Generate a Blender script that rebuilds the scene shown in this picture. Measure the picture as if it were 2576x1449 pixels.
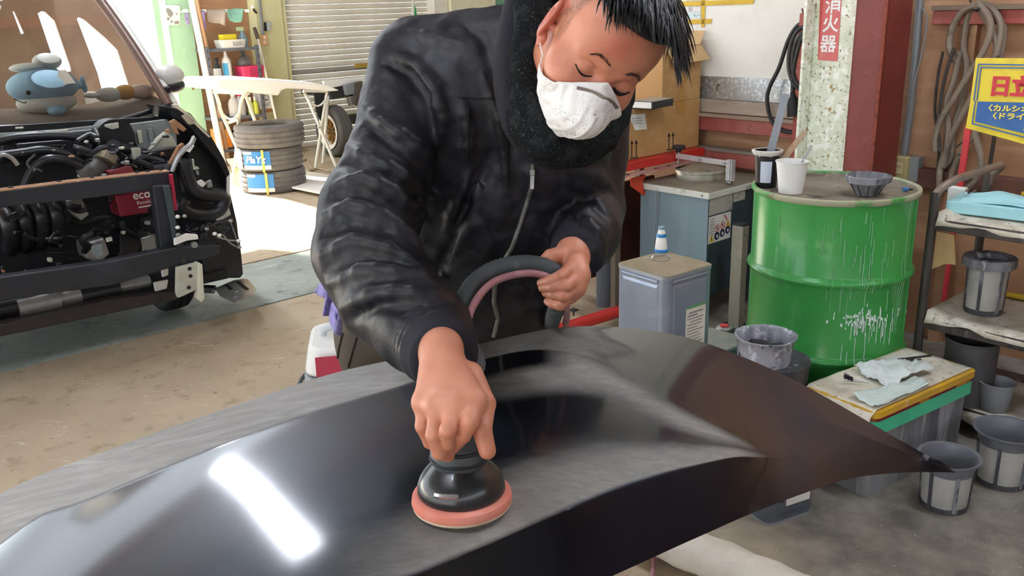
import bpy, bmesh, math, random
import numpy as np
from mathutils import Matrix, Vector, Euler

SC = bpy.context.scene
for o in list(bpy.data.objects):
    bpy.data.objects.remove(o, do_unlink=True)
COL = SC.collection
random.seed(7)
NR = np.random.RandomState(7)

# ------------------------------------------------------------------ camera
FPX, PITCH, ROLL, CAMH = 2220.6, math.radians(17.651), math.radians(1.831), 1.55
cd = bpy.data.cameras.new('camera')
cam = bpy.data.objects.new('camera', cd)
COL.objects.link(cam)
cam.matrix_world = (Matrix.Translation((0, 0, CAMH)) @ Matrix.Rotation(math.pi / 2 - PITCH, 4, 'X')
                    @ Matrix.Rotation(-ROLL, 4, 'Z'))
cd.sensor_fit = 'HORIZONTAL'
cd.sensor_width = 36.0
cd.lens = FPX / 2576 * 36.0
cd.clip_start = 0.05
cd.clip_end = 200
SC.camera = cam

# ------------------------------------------------------------------ world, sun, exposure
SC.view_settings.view_transform = 'Standard'
SC.view_settings.look = 'None'
SC.view_settings.exposure = 1.05
SC.view_settings.gamma = 1.0
SC.view_settings.use_curve_mapping = False
wd = bpy.data.worlds.new('overcast_sky')
SC.world = wd
wd.use_nodes = True
wn = wd.node_tree.nodes
wn['Background'].inputs[0].default_value = (0.84, 0.92, 1.0, 1)
wn['Background'].inputs[1].default_value = 1.5
sd = bpy.data.lights.new('sun', 'SUN')
sd.energy = 20.0
sd.angle = math.radians(3)
sd.color = (1.0, 0.97, 0.91)
sun = bpy.data.objects.new('sun', sd)
COL.objects.link(sun)

# ------------------------------------------------------------------ room frame: U runs along the shutter wall, V away from the camera side
AZ = math.radians(48.74)
UX, UY = math.sin(AZ), math.cos(AZ)
UD = np.array([UX, UY, 0.0])
VD = np.array([-UY, UX, 0.0])
RDEG = math.degrees(math.atan2(UY, UX))
sun.rotation_euler = Vector((-(-0.25 * UX - 0.97 * UY), -(-0.25 * UY + 0.97 * UX), -0.86)).to_track_quat('-Z', 'Y').to_euler()

def W(u, v, z=0.0):
    return Vector((u * UX - v * UY, u * UY + v * UX, z))

_cm = np.array(cam.matrix_world.to_3x3())
_co = np.array([0, 0, CAMH])

def ray(px, py):
    return _cm @ np.array([(px - 1288) / FPX, -(py - 724.5) / FPX, -1.0])

def at(px, py, d):
    'point of the place seen at photo pixel px, py, at depth d metres'
    return Vector(_co + ray(px, py) * d)

def atz(px, py, z):
    r = ray(px, py)
    return Vector(_co + r * ((z - CAMH) / r[2]))

def atp(px, py, p0, n):
    r = ray(px, py)
    n = np.array(n)
    return Vector(_co + r * (np.dot(n, np.array(p0) - _co) / np.dot(n, r)))

def atu(px, py, c):
    return atp(px, py, UD * c, UD)

def atv(px, py, c):
    return atp(px, py, VD * c, VD)

def uv(p):
    return (p[0] * UX + p[1] * UY, -p[0] * UY + p[1] * UX, p[2])

def TR(p, deg=0.0, tilt=None):
    m = Matrix.Translation(p) @ Matrix.Rotation(math.radians(deg), 4, 'Z')
    if tilt:
        m = m @ Euler([math.radians(a) for a in tilt]).to_matrix().to_4x4()
    return m

def TW(u, v, z=0.0, deg=0.0, tilt=None):
    return TR(W(u, v, z), RDEG + deg, tilt)

# ------------------------------------------------------------------ materials
def lin(h):
    if not isinstance(h, str):
        return (h[0], h[1], h[2], 1)
    h = h.lstrip('#')
    c = [int(h[i:i + 2], 16) / 255 for i in (0, 2, 4)]
    return tuple((x / 12.92 if x <= .04045 else ((x + .055) / 1.055) ** 2.4) for x in c) + (1,)

class NT:
    def __init__(s, m):
        s.nt = m.node_tree
        s.b = s.nt.nodes.get('Principled BSDF')
        s.co = None
    def n(s, t, **k):
        x = s.nt.nodes.new(t)
        for a, b in k.items():
            setattr(x, a, b)
        return x
    def l(s, a, b):
        s.nt.links.new(a, b)
    def coord(s, stretch=(1, 1, 1)):
        if s.co is None:
            s.co = s.n('ShaderNodeTexCoord')
        mp = s.n('ShaderNodeMapping')
        mp.inputs['Scale'].default_value = stretch
        s.l(s.co.outputs['Object'], mp.inputs['Vector'])
        return mp.outputs[0]
    def noise(s, scale, stretch=(1, 1, 1), detail=5, dist=0.0, rough=.6):
        t = s.n('ShaderNodeTexNoise')
        t.inputs['Scale'].default_value = scale
        t.inputs['Detail'].default_value = detail
        t.inputs['Distortion'].default_value = dist
        t.inputs['Roughness'].default_value = rough
        s.l(s.coord(stretch), t.inputs['Vector'])
        return t.outputs[0]
    def ramp(s, src, lo, hi):
        r = s.n('ShaderNodeMapRange')
        r.inputs[1].default_value = lo
        r.inputs[2].default_value = hi
        s.l(src, r.inputs[0])
        return r.outputs[0]
    def mix(s, fac, a, b):
        m = s.n('ShaderNodeMix', data_type='RGBA')
        for i, x in ((6, a), (7, b)):
            if isinstance(x, (tuple, list)):
                m.inputs[i].default_value = x
            else:
                s.l(x, m.inputs[i])
        if isinstance(fac, (int, float)):
            m.inputs[0].default_value = fac
        else:
            s.l(fac, m.inputs[0])
        return m.outputs[2]

def M(name, col, rough=.5, metal=0.0, layers=(), bump=0.0, bscale=60, bstretch=(1, 1, 1), spec=.5, coat=0.0,
      emit=None, estr=0.0, trans=0.0, alpha=1.0, sss=0.0, bdist=.002, bdetail=5):
    'procedural material; layers = (colour, noise scale, lo, hi, stretch) spread over the base'
    m = bpy.data.materials.new(name)
    m.use_nodes = True
    t = NT(m)
    b = t.b
    b.inputs['Roughness'].default_value = rough
    b.inputs['Metallic'].default_value = metal
    b.inputs['Specular IOR Level'].default_value = spec
    b.inputs['Coat Weight'].default_value = coat
    b.inputs['Transmission Weight'].default_value = trans
    b.inputs['Alpha'].default_value = alpha
    if sss:
        b.inputs['Subsurface Weight'].default_value = sss
        b.inputs['Subsurface Radius'].default_value = (.012, .005, .003)
        b.inputs['Subsurface Scale'].default_value = 1.0
    c = lin(col)
    b.inputs['Base Color'].default_value = c
    cur = c
    for L in layers:
        c2, sc, lo, hi = L[:4]
        st = L[4] if len(L) > 4 else (1, 1, 1)
        cur = t.mix(t.ramp(t.noise(sc, st), lo, hi), cur, lin(c2))
    if layers:
        t.l(cur, b.inputs['Base Color'])
    if bump:
        bn = t.n('ShaderNodeBump')
        bn.inputs['Strength'].default_value = bump
        bn.inputs['Distance'].default_value = bdist
        t.l(t.noise(bscale, bstretch, detail=bdetail), bn.inputs['Height'])
        t.l(bn.outputs[0], b.inputs['Normal'])
    if emit:
        b.inputs['Emission Color'].default_value = lin(emit)
        b.inputs['Emission Strength'].default_value = estr
    return m

# ------------------------------------------------------------------ mesh builder
class MB:
    def __init__(s, m=None):
        s.v = []
        s.f = []
        s.m = m or Matrix()
    def add(s, vs, fs):
        k = len(s.v)
        s.v += [s.m @ Vector(p) for p in vs]
        s.f += [tuple(i + k for i in f) for f in fs]
        return s
    def box(s, c, d, rot=None):
        x, y, z = (q / 2 for q in d)
        vs = [Vector((a, b, e)) for a in (-x, x) for b in (-y, y) for e in (-z, z)]
        if rot:
            r = Euler([math.radians(a) for a in rot]).to_matrix()
            vs = [r @ p for p in vs]
        vs = [p + Vector(c) for p in vs]
        return s.add(vs, [(0, 1, 3, 2), (4, 6, 7, 5), (0, 4, 5, 1), (2, 3, 7, 6), (0, 2, 6, 4), (1, 5, 7, 3)])
    def bar(s, a, b, w, h, up=(0, 0, 1)):
        'box-section bar from a to b'
        a, b = Vector(a), Vector(b)
        d = (b - a).normalized()
        up = Vector(up)
        x = d.cross(up)
        if x.length < 1e-4:
            x = d.cross(Vector((1, 0, 0)))
        x.normalize()
        y = x.cross(d)
        vs = [p + x * sx * w / 2 + y * sy * h / 2 for p in (a, b) for sx, sy in ((-1, -1), (1, -1), (1, 1), (-1, 1))]
        return s.add(vs, [(3, 2, 1, 0), (4, 5, 6, 7), (0, 1, 5, 4), (1, 2, 6, 5), (2, 3, 7, 6), (3, 0, 4, 7)])
    def tube(s, pts, r, n=10, cap=True, closed=False):
        pts = [Vector(p) for p in pts]
        L = len(pts)
        rs = r if isinstance(r, (list, tuple)) else [r] * L
        vs, fs = [], []
        prev = None
        for i in range(L):
            if closed:
                t = pts[(i + 1) % L] - pts[i - 1]
            else:
                t = pts[min(i + 1, L - 1)] - pts[max(i - 1, 0)]
            if t.length < 1e-9:
                t = Vector((0, 0, 1))
            t.normalize()
            if prev is None:
                x = t.cross(Vector((0, 0, 1)))
                if x.length < .05:
                    x = t.cross(Vector((1, 0, 0)))
            else:
                x = prev - t * prev.dot(t)
            x.normalize()
            prev = x
            y = t.cross(x)
            for k in range(n):
                a = 2 * math.pi * k / n
                vs.append(pts[i] + (x * math.cos(a) + y * math.sin(a)) * rs[i])
        for i in range(L if closed else L - 1):
            j = (i + 1) % L
            for k in range(n):
                q = (k + 1) % n
                fs.append((i * n + k, i * n + q, j * n + q, j * n + k))
        if cap and not closed:
            fs.append(tuple(range(n - 1, -1, -1)))
            fs.append(tuple((L - 1) * n + k for k in range(n)))
        return s.add(vs, fs)
    def cyl(s, a, b, r0, r1=None, n=20):
        return s.tube([a, b], [r0, r0 if r1 is None else r1], n)
    def lathe(s, prof, n=40, c=(0, 0, 0), wob=None, caps=False):
        'profile of (radius, z) turned about the z axis at c'
        vs, fs = [], []
        L = len(prof)
        for i, (r, z) in enumerate(prof):
            for k in range(n):
                a = 2 * math.pi * k / n
                rr = r * (1 + (wob(a, z) if wob else 0))
                vs.append((c[0] + rr * math.cos(a), c[1] + rr * math.sin(a), c[2] + z))
        for i in range(L - 1):
            for k in range(n):
                q = (k + 1) % n
                fs.append((i * n + k, i * n + q, (i + 1) * n + q, (i + 1) * n + k))
        if caps:
            fs.append(tuple(range(n - 1, -1, -1)))
            fs.append(tuple((L - 1) * n + k for k in range(n)))
        return s.add(vs, fs)
    def prism(s, poly, ext):
        'polygon of 3D points pushed along ext'
        n = len(poly)
        e = Vector(ext)
        vs = [Vector(p) for p in poly] + [Vector(p) + e for p in poly]
        fs = [tuple(range(n)), tuple(range(2 * n - 1, n - 1, -1))] + [(i, i + n, (i + 1) % n + n, (i + 1) % n) for i in range(n)]
        return s.add(vs, fs)
    def rbox(s, c, d, r, n=5, flare=0.0):
        'box with rounded vertical corners, open profile closed top and bottom; flare widens the top'
        x, y, z = d[0] / 2, d[1] / 2, d[2]
        pts = []
        for qx, qy, a0 in ((1, 1, 0), (-1, 1, 90), (-1, -1, 180), (1, -1, 270)):
            for k in range(n + 1):
                a = math.radians(a0 + 90 * k / n)
                pts.append((qx * (x - r) + r * math.cos(a), qy * (y - r) + r * math.sin(a)))
        L = len(pts)
        vs = [(c[0] + p[0], c[1] + p[1], c[2]) for p in pts] + [(c[0] + p[0] * (1 + flare), c[1] + p[1] * (1 + flare), c[2] + z) for p in pts]
        fs = [tuple(range(L - 1, -1, -1)), tuple(range(L, 2 * L))] + [(i, (i + 1) % L, (i + 1) % L + L, i + L) for i in range(L)]
        return s.add(vs, fs)
    def grid(s, P, close_u=False):
        'grid of points P[i][j]'
        a, b = len(P), len(P[0])
        vs = [p for r in P for p in r]
        fs = [(i * b + j, i * b + j + 1, (i + 1) * b + j + 1, (i + 1) * b + j) for i in range(a - 1) for j in range(b - 1)]
        return s.add(vs, fs)
    def sphere(s, c, r, nu=20, nv=12):
        r = (r, r, r) if isinstance(r, (int, float)) else r
        vs = [(c[0], c[1], c[2] - r[2])]
        for i in range(1, nv):
            t = math.pi * i / nv - math.pi / 2
            for k in range(nu):
                a = 2 * math.pi * k / nu
                vs.append((c[0] + r[0] * math.cos(t) * math.cos(a), c[1] + r[1] * math.cos(t) * math.sin(a), c[2] + r[2] * math.sin(t)))
        vs.append((c[0], c[1], c[2] + r[2]))
        fs = [(0, 1 + (k + 1) % nu, 1 + k) for k in range(nu)]
        for i in range(nv - 2):
            for k in range(nu):
                q = (k + 1) % nu
                fs.append((1 + i * nu + k, 1 + i * nu + q, 1 + (i + 1) * nu + q, 1 + (i + 1) * nu + k))
        e = len(vs) - 1
        b0 = 1 + (nv - 2) * nu
        fs += [(b0 + k, b0 + (k + 1) % nu, e) for k in range(nu)]
        return s.add(vs, fs)

def base_of(o):
    p = Vector((0, 0, 0))
    while o is not None:
        p += o.location
        o = o.parent
    return p

def link(name, mesh, parent=None):
    o = bpy.data.objects.new(name, mesh)
    COL.objects.link(o)
    o.parent = parent
    return o

def obj(name, mb, mat, parent=None, smooth=False, bevel=0.0, loc=None, thick=0.0, sub=0, seg=2, off=0.0, wn=False):
    'ONE mesh object; vertices are kept relative to the thing it belongs to'
    if isinstance(mb, MB):
        base = base_of(parent) if parent is not None else Vector(loc or (0, 0, 0))
        me = bpy.data.meshes.new(name)
        me.from_pydata([tuple(p - base) for p in mb.v], [], mb.f)
    else:
        me = mb
        base = Vector((0, 0, 0))
    o = link(name, me, parent)
    if parent is None:
        o.location = base
    ms = mat if isinstance(mat, (list, tuple)) else [mat]
    for x in ms:
        me.materials.append(x)
    if smooth is not False:
        bm = bmesh.new()
        bm.from_mesh(me)
        bmesh.ops.recalc_face_normals(bm, faces=bm.faces)
        ang = math.radians(40 if smooth is True else smooth)
        for f in bm.faces:
            f.smooth = True
        for e in bm.edges:
            e.smooth = not (len(e.link_faces) == 2 and e.calc_face_angle(0) > ang)
        bm.to_mesh(me)
        bm.free()
    elif isinstance(mb, MB):
        bm = bmesh.new()
        bm.from_mesh(me)
        bmesh.ops.recalc_face_normals(bm, faces=bm.faces)
        bm.to_mesh(me)
        bm.free()
    if thick:
        md = o.modifiers.new('thick', 'SOLIDIFY')
        md.thickness = thick
        md.offset = off
    if bevel:
        md = o.modifiers.new('bevel', 'BEVEL')
        md.width = bevel
        md.segments = seg
        md.limit_method = 'ANGLE'
        md.angle_limit = math.radians(40)
        md.harden_normals = False
    if sub:
        md = o.modifiers.new('sub', 'SUBSURF')
        md.levels = md.render_levels = sub
    return o

def tag(o, label, cat, group=None, kind=None):
    o['label'] = label
    o['category'] = cat
    if group:
        o['group'] = group
    if kind:
        o['kind'] = kind
    return o

def thing(name, label, cat, loc, group=None):
    o = bpy.data.objects.new(name, None)
    o.empty_display_size = .1
    COL.objects.link(o)
    o.location = Vector(loc)
    return tag(o, label, cat, group)

def struct(name, mb, mat, **k):
    o = obj(name, mb, mat, **k)
    if o.parent is None:
        o['kind'] = 'structure'
    return o

def dup(root, loc=None, label=None, name=None):
    r = root.copy()
    COL.objects.link(r)
    if loc is not None:
        r.location = loc
    if label:
        r['label'] = label
    for ch in root.children:
        c = ch.copy()
        COL.objects.link(c)
        c.parent = r
        for g in ch.children:
            d = g.copy()
            COL.objects.link(d)
            d.parent = c
    return r

def text(name, s, size, mat, mtx, parent=None, sx=1.0, ext=.0004, align='CENTER', shear=0.0, offset=0.0):
    cu = bpy.data.curves.new(name, 'FONT')
    cu.body = s
    cu.size = size
    cu.extrude = ext
    cu.offset = offset
    cu.shear = shear
    cu.align_x = align
    cu.align_y = 'CENTER'
    cu.materials.append(mat)
    cu.resolution_u = 3
    tmp = bpy.data.objects.new(name, cu)
    COL.objects.link(tmp)
    me = bpy.data.meshes.new_from_object(tmp.evaluated_get(bpy.context.evaluated_depsgraph_get()))
    bpy.data.objects.remove(tmp, do_unlink=True)
    me.name = name
    me.materials.clear()
    me.materials.append(mat)
    o = link(name, me, parent)
    m = mtx @ Matrix.Diagonal((sx, 1, 1, 1))
    if parent is not None:
        m = Matrix.Translation(-base_of(parent)) @ m
    o.matrix_local = m
    return o

def frame(o, x, y):
    'matrix with origin o, x axis along x, y axis near y'
    x = Vector(x).normalized()
    y = Vector(y)
    z = x.cross(y).normalized()
    y = z.cross(x)
    m = Matrix((x, y, z)).transposed().to_4x4()
    m.translation = Vector(o)
    return m

def smooth_path(pts, k=6):
    'Catmull-Rom through points'
    P = [Vector(p) for p in pts]
    P = [P[0] * 2 - P[1]] + P + [P[-1] * 2 - P[-2]]
    out = []
    for i in range(1, len(P) - 2):
        for j in range(k):
            t = j / k
            a, b, c, d = P[i - 1], P[i], P[i + 1], P[i + 2]
            out.append(.5 * ((2 * b) + (c - a) * t + (2 * a - 5 * b + 4 * c - d) * t * t + (3 * b - 3 * c + d - a) * t ** 3))
    out.append(P[-2])
    return out
# ================================================================== materials shared by several things
def floor_mat(name, a, b, c, dark, split=None):
    m = M(name, a, rough=.62, layers=((b, 1.6, .35, .75), (c, 9, .55, .75), (dark, 26, .64, .74)), bump=.25, bscale=45)
    t = NT(m)
    # paler scuffs and dust trails
    cur = t.b.inputs['Base Color'].links[0].from_socket
    cur = t.mix(t.ramp(t.noise(5, (1, 3.5, 1), dist=2.2), .63, .70), cur, lin('d8cdb8'))
    if split:
        # grime trodden in near the paint bench
        sx = t.n('ShaderNodeSeparateXYZ')
        t.l(t.co.outputs['Object'], sx.inputs[0])
        ma = t.n('ShaderNodeMath', operation='MULTIPLY_ADD')
        t.l(t.noise(2.2, detail=6), ma.inputs[0])
        ma.inputs[1].default_value = .9
        t.l(sx.outputs[0], ma.inputs[2])
        cur = t.mix(t.ramp(ma.outputs[0], .75, 1.35), cur,
                    t.mix(t.ramp(t.noise(7, detail=8), .35, .7), lin('645f57'), lin('9a9287')))
        cur = t.mix(t.ramp(t.noise(70, detail=2), .70, .73), cur, lin('cfc9bd'))
    t.l(cur, t.b.inputs['Base Color'])
    return m

MAT = {}
MAT['concrete'] = floor_mat('concrete_floor', 'c0ae92', 'a69378', '917f66', '5e5044', True)
MAT['painted_floor'] = floor_mat('worn_green_floor', 'a9b0a4', '8b938c', '666c68', '3e4442')
MAT['joint'] = M('joint_dirt', '2a2622', .9)
MAT['steel_red'] = M('red_oxide_steel', '83372f', .5, layers=(('6b2d29', 3, .4, .75), ('96493f', 14, .6, .8), ('2a1412', 45, .72, .78)), bump=.2, bscale=20)
MAT['beam_red'] = M('dusty_red_beam', '9c4a42', .7, layers=(('b97a6c', 5, .4, .8, (1, 1, .3)), ('6d302c', 18, .6, .8)), bump=.15)
MAT['plywood'] = M('old_plywood', 'b98d6a', .7, layers=(('9a6f4e', 2.2, .35, .75), ('cba683', 5, .5, .8, (.3, .3, 3)), ('7a5840', 9, .66, .8)), bump=.12, bscale=30)
MAT['plaster'] = M('white_board', 'efece2', .7, layers=(('d9d4c4', 1.6, .5, .8), ('c9c2ae', 7, .66, .85)), bump=.05)
MAT['pale_post'] = M('chipped_pale_green_paint', 'e2e6cf', .5, layers=(('cdd3b6', 9, .45, .7), ('f6f7ea', 24, .5, .60), ('86845f', 62, .585, .64), ('a8823c', 34, .62, .68), ('b98d3e', 7, .68, .76)), bump=.35, bscale=60)
MAT['galv'] = M('galvanised_sheet', 'c6cacb', .35, .75, layers=(('a3a9ac', 3, .4, .7), ('e8ecec', 60, .5, .62)), bump=.12, bscale=70)
MAT['olive_post'] = M('stained_olive_paint', 'd6d3a6', .6, layers=(('bdb87c', 3, .4, .75, (1, 1, .25)), ('d8d6b4', 9, .55, .8, (1, 1, .4)), ('8c8650', 14, .66, .8, (1, 1, .3))), bump=.1)
MAT['slat'] = M('shutter_slat_paint', 'e6e2d4', .5, layers=(('d3cdbb', 1.5, .4, .75), ('f0ede2', 8, .55, .8, (.3, .3, 2)), ('9a927f', 30, .7, .8)), bump=.05)
MAT['mint'] = M('mint_door_paint', 'a9cfae', .45, layers=(('93bd9b', 1.5, .4, .8), ('c2dec0', 6, .6, .85)))
MAT['black_rubber'] = M('black_rubber', '17181a', .6, layers=(('2c2d30', 12, .5, .8),), bump=.1)
MAT['grey_plastic'] = M('grey_plastic', '8d8f90', .5)
MAT['white_plastic'] = M('white_plastic', 'ebebe6', .4)
MAT['steel'] = M('bright_steel', 'c9cbcc', .25, .9, layers=(('9ea2a5', 8, .45, .7),))
MAT['dark_steel'] = M('dark_steel', '3a3a3c', .5, .6, layers=(('5a5650', 10, .5, .75),))
MAT['zinc'] = M('zinc_bolt', 'a8a9a8', .4, .8)
MAT['card'] = M('corrugated_card', 'b98f5b', .75, layers=(('a77d4b', 2.5, .4, .75), ('c9a26f', 7, .55, .8)), bump=.06, bscale=90)
MAT['card_in'] = M('card_inner_pale', 'c9a878', .8)
MAT['ink'] = M('black_ink', '141414', .7)
MAT['red_ink'] = M('red_ink', 'c5303a', .6)
MAT['white_ink'] = M('white_ink', 'f4f2ee', .6)
MAT['paper'] = M('white_paper', 'e9e7e0', .8, layers=(('d6d2c6', 6, .5, .8),))
MAT['wood_boards'] = M('brown_boards', '8b5f45', .6, layers=(('6b4530', 1.2, .35, .7, (9, 9, .2)), ('b08a6a', 2, .6, .75, (14, 14, .15)), ('4a3022', 3, .68, .8, (20, 20, .2))))
MAT['ceil'] = M('ceiling_boards', '5d5954', .8, layers=(('4a4743', 1, .4, .7),))
MAT['tube'] = M('fluorescent_tube', 'ffffff', .4, emit='eaf2ff', estr=24.0)
MAT['enamel'] = M('white_enamel', 'e6e6e2', .4)

# ================================================================== room shell
def slab(name, u0, u1, v0, v1, mat, z=0.0):
    mb = MB(TW(0, 0, 0))
    mb.box(((u0 + u1) / 2, (v0 + v1) / 2, z - .1), (u1 - u0, v1 - v0, .2))
    return struct(name, mb, mat)

slab('floor', -14, 9, -6.5, 4.44, MAT['concrete'])
slab('floor', -14, 9, 4.475, 5.34, MAT['painted_floor'], -.004)
slab('floor', -14, 9, 5.352, 9.9, MAT['concrete'])
slab('floor', -14, 9, -6.5, 9.9, MAT['joint'], -.2)
slab('floor', -14, 9, 9.9, 30, M('yard_concrete', 'c8c4ba', .8), -.02)

def panel(name, u0, u1, v0, v1, z0, z1, mat, parent=None, **k):
    mb = MB(TW(0, 0, 0))
    mb.box(((u0 + u1) / 2, (v0 + v1) / 2, (z0 + z1) / 2), (u1 - u0, v1 - v0, z1 - z0))
    return struct(name, mb, mat, parent=parent, **k)

CEIL = 4.0
panel('ceiling', -8, 9, -6, 9.9, CEIL, CEIL + .1, MAT['ceil'])
for i in range(6):
    panel('trim_rafter', -8, 9, -5 + i * 2.7, -4.85 + i * 2.7, CEIL - .18, CEIL, MAT['steel_red'])
# wall with the shutter: olive pillar, brown board behind the shelf, shutter, far posts
wb = panel('wall_back', 3.74, 4.72, 9.76, 9.9, 0, CEIL, MAT['plywood'])
panel('wall_back', 8.2, 9.0, 9.76, 9.9, 0, CEIL, M('green_board', '7fb59a', .6))
panel('wall_back', 5.0, 8.3, 9.76, 9.9, 2.6, CEIL, MAT['plaster'])
panel('trim_pillar', 4.74, 5.08, 9.6, 9.9, 0, CEIL, MAT['olive_post'], bevel=.012)
panel('trim_guide_rail', 5.085, 5.13, 9.62, 9.74, 0, 2.7, MAT['olive_post'])
panel('trim_guide_rail', 7.205, 7.42, 9.55, 9.74, 0, CEIL, MAT['plaster'])
panel('trim_pillar', 7.44, 8.2, 9.5, 9.9, 0, CEIL, M('rusty_cream_paint', 'e6e2c8', .6, layers=(('a8905a', 14, .66, .74), ('cfc79f', 4, .5, .8))))
sh = bpy.data.objects.new('door_1', None)
COL.objects.link(sh)
sh.location = W(5.1, 9.72)
sh['kind'] = 'structure'
mb = MB(TW(5.11, 9.72))
prof = [(0, 0), (-.006, .006), (-.013, .020), (-.013, .046), (-.006, .060), (0, .064), (.004, .064), (.004, 0)]
mb.prism([(0, y, z) for y, z in prof], (2.13, 0, 0))
s0 = obj('slat', mb, MAT['slat'], sh, smooth=35)
for i in range(1, 40):
    c = s0.copy()
    COL.objects.link(c)
    c.location = (0, 0, .066 * i)
    if i == 13:
        c.data = s0.data.copy()
        c.data.materials[0] = M('worn_bottom_bar', 'a39d92', .45)
mb = MB(TW(6.05, 9.69, .888))
mb.rbox((.13, 0, 0), (.30, .02, .05), .006)
obj('latch', mb, M('brass_latch', 'c9a850', .4, .6), sh)
# mint sliding door with its bright steel edge strip
d2 = panel('door_2', 3.61, 3.675, 9.58, 9.66, 0, 3.4, MAT['mint'])
panel('door_panel', 3.755, 4.01, 9.60, 9.64, 0, 3.4, MAT['mint'], parent=d2)
panel('edge_strip', 3.69, 3.745, 9.59, 9.65, 0.55, 3.4, MAT['white_plastic'], parent=d2)
panel('bolt_plate', 3.905, 3.93, 9.595, 9.605, .80, .83, M('rust_plate', '8d6a3c', .7), parent=d2)
# right wall: white board above, ledges and red beams, plywood bay beyond the posts
CB = 4.05
panel('wall_right', CB, CB + .1, 2.2, 3.9, .95, CEIL, MAT['plaster'])
panel('wall_right', CB + .02, CB + .12, 2.2, 3.9, 0, .95, MAT['plywood'])
panel('wall_right', CB, CB + .1, -6, 2.2, 0, CEIL, MAT['plywood'])
panel('wall_right', CB, 9.0, 3.9, 4.0, 0, CEIL, MAT['plaster'])
panel('wall_right', 8.9, 9.0, 4.0, 9.9, 0, CEIL, MAT['plaster'])
panel('trim_galvanised', CB - .012, CB, 2.0, 3.89, 1.045, 1.162, MAT['galv'])
panel('trim_ledge', CB - .05, CB, 2.0, 3.89, .975, 1.043, M('dusty_timber', 'b5a596', .7, layers=(('8f7a68', 4, .4, .8, (1, .2, 2)), ('cfc4b8', 9, .6, .8))), bevel=.004)
panel('trim_ledge', CB - .075, CB, 2.0, 3.89, .955, .972, M('dusty_board', 'a08a78', .75))
panel('trim_beam', CB - .06, CB, 2.0, 3.89, .88, .953, MAT['beam_red'], bevel=.004)
panel('trim_beam', CB - .075, CB, 2.0, 3.89, .775, .790, M('dust_grey', '8b7d72', .8))
panel('trim_beam', CB - .07, CB, 2.0, 3.89, .70, .774, MAT['beam_red'], bevel=.004)
panel('trim_beam', CB - .07, CB, -4, 1.75, 1.423, 1.48, MAT['beam_red'], bevel=.004)
panel('trim_beam', CB - .09, CB, -4, 1.75, 1.481, 1.50, M('dust_top', '7d6b5a', .8))
panel('trim_beam', CB - .07, CB, -4, 1.75, .715, .80, M('brown_beam', '5e3c33', .7, layers=(('78503f', 5, .4, .8),)), bevel=.004)
# wall studs casting darker bays
panel('trim_stud', CB - .045, CB, 1.57, 1.62, 0, 1.42, MAT['plywood'])
panel('trim_stud', CB - .045, CB, 0.72, 0.77, 0, 1.42, MAT['plywood'])
# red steel H column and the pale chipped plate fixed to its side
cx = thing('steel_column', 'dark red steel column rising behind the green drum', 'column', W(3.82, 1.85))
mb = MB(TW(0, 0, 0))
cv1 = uv(atu(2233, 10, 3.70))[1]
cu2 = uv(atv(2297, 10, cv1))[0]
mb.box((3.71, (cv1 + 1.952) / 2, 1.9), (.02, 1.952 - cv1, 3.8))
mb.box(((3.70 + cu2) / 2, cv1 + .009, 1.9), (cu2 - 3.70, .018, 3.8))
mb.box(((3.70 + cu2) / 2, 1.943, 1.9), (cu2 - 3.70, .018, 3.8))
obj('flange', mb, MAT['steel_red'], cx, bevel=.003)
mb = MB(TW(0, 0, 0))
mb.box((3.700, cv1 + .004, 1.9), (.010, .014, 3.8))
obj('weld_seam', mb, M('rust_seam', '8a3d2a', .7, layers=(('5a2a20', 40, .5, .7),), bump=.4), cx)
px_ = thing('steel_post', 'pale green chipped steel post beside the red column, fire sign on it', 'column', W(3.74, 2.05))
mb = MB(TW(0, 0, 0))
mb.box((3.755, 2.055, 1.9), (.05, .205, 3.8))
obj('plate', mb, MAT['pale_post'], px_, bevel=.004)
mb = MB(TW(0, 0, 0))
mb.box((3.725, 2.165, 1.9), (.13, .014, 3.8))
obj('lip', mb, MAT['pale_post'], px_, bevel=.003)
# rear boards and lamps (seen in the paint and the windscreen only)
panel('wall_rear', -8, 4.05, -5.2, -5.1, 0, 2.3, MAT['wood_boards'])

def lamp(u, v, label, L=1.75, deg=0.0):
    B = TW(u, v, CEIL - .28, deg)
    t = thing('ceiling_lamp', label, 'lamp', W(u, v, CEIL - .28))
    mb = MB(B)
    mb.box((0, 0, .07), (.24, L, .05))
    mb.bar((0, L / 2 - .1, .09), (0, L / 2 - .1, .28), .02, .02)
    mb.bar((0, -L / 2 + .1, .09), (0, -L / 2 + .1, .28), .02, .02)
    obj('housing', mb, MAT['enamel'], t)
    for s_ in (-.055, .055):
        mb = MB(B)
        mb.cyl((s_, -L / 2, .02), (s_, L / 2, .02), .034, n=12)
        obj('tube', mb, MAT['tube'], t, smooth=True)
    return t
lamp(1.72, 5.25, 'twin tube ceiling lamp above the van front, nearest of the row', deg=-8)
lamp(1.98, 7.05, 'twin tube ceiling lamp above the van roof, middle of the row', deg=-8)
lamp(2.24, 8.85, 'twin tube ceiling lamp beside the yard opening, far end of the row', deg=-8)
lamp(2.6, .2, 'twin tube ceiling lamp above the paint corner')
lamp(-1.2, 1.2, 'twin tube ceiling lamp left of the camera')
# ================================================================== car bonnet panel being sanded
HX0, HX1 = -1.12, None

def hood_curve(pts):
    P = np.array([list(atz(*p)) for p in pts])
    return P

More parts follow.
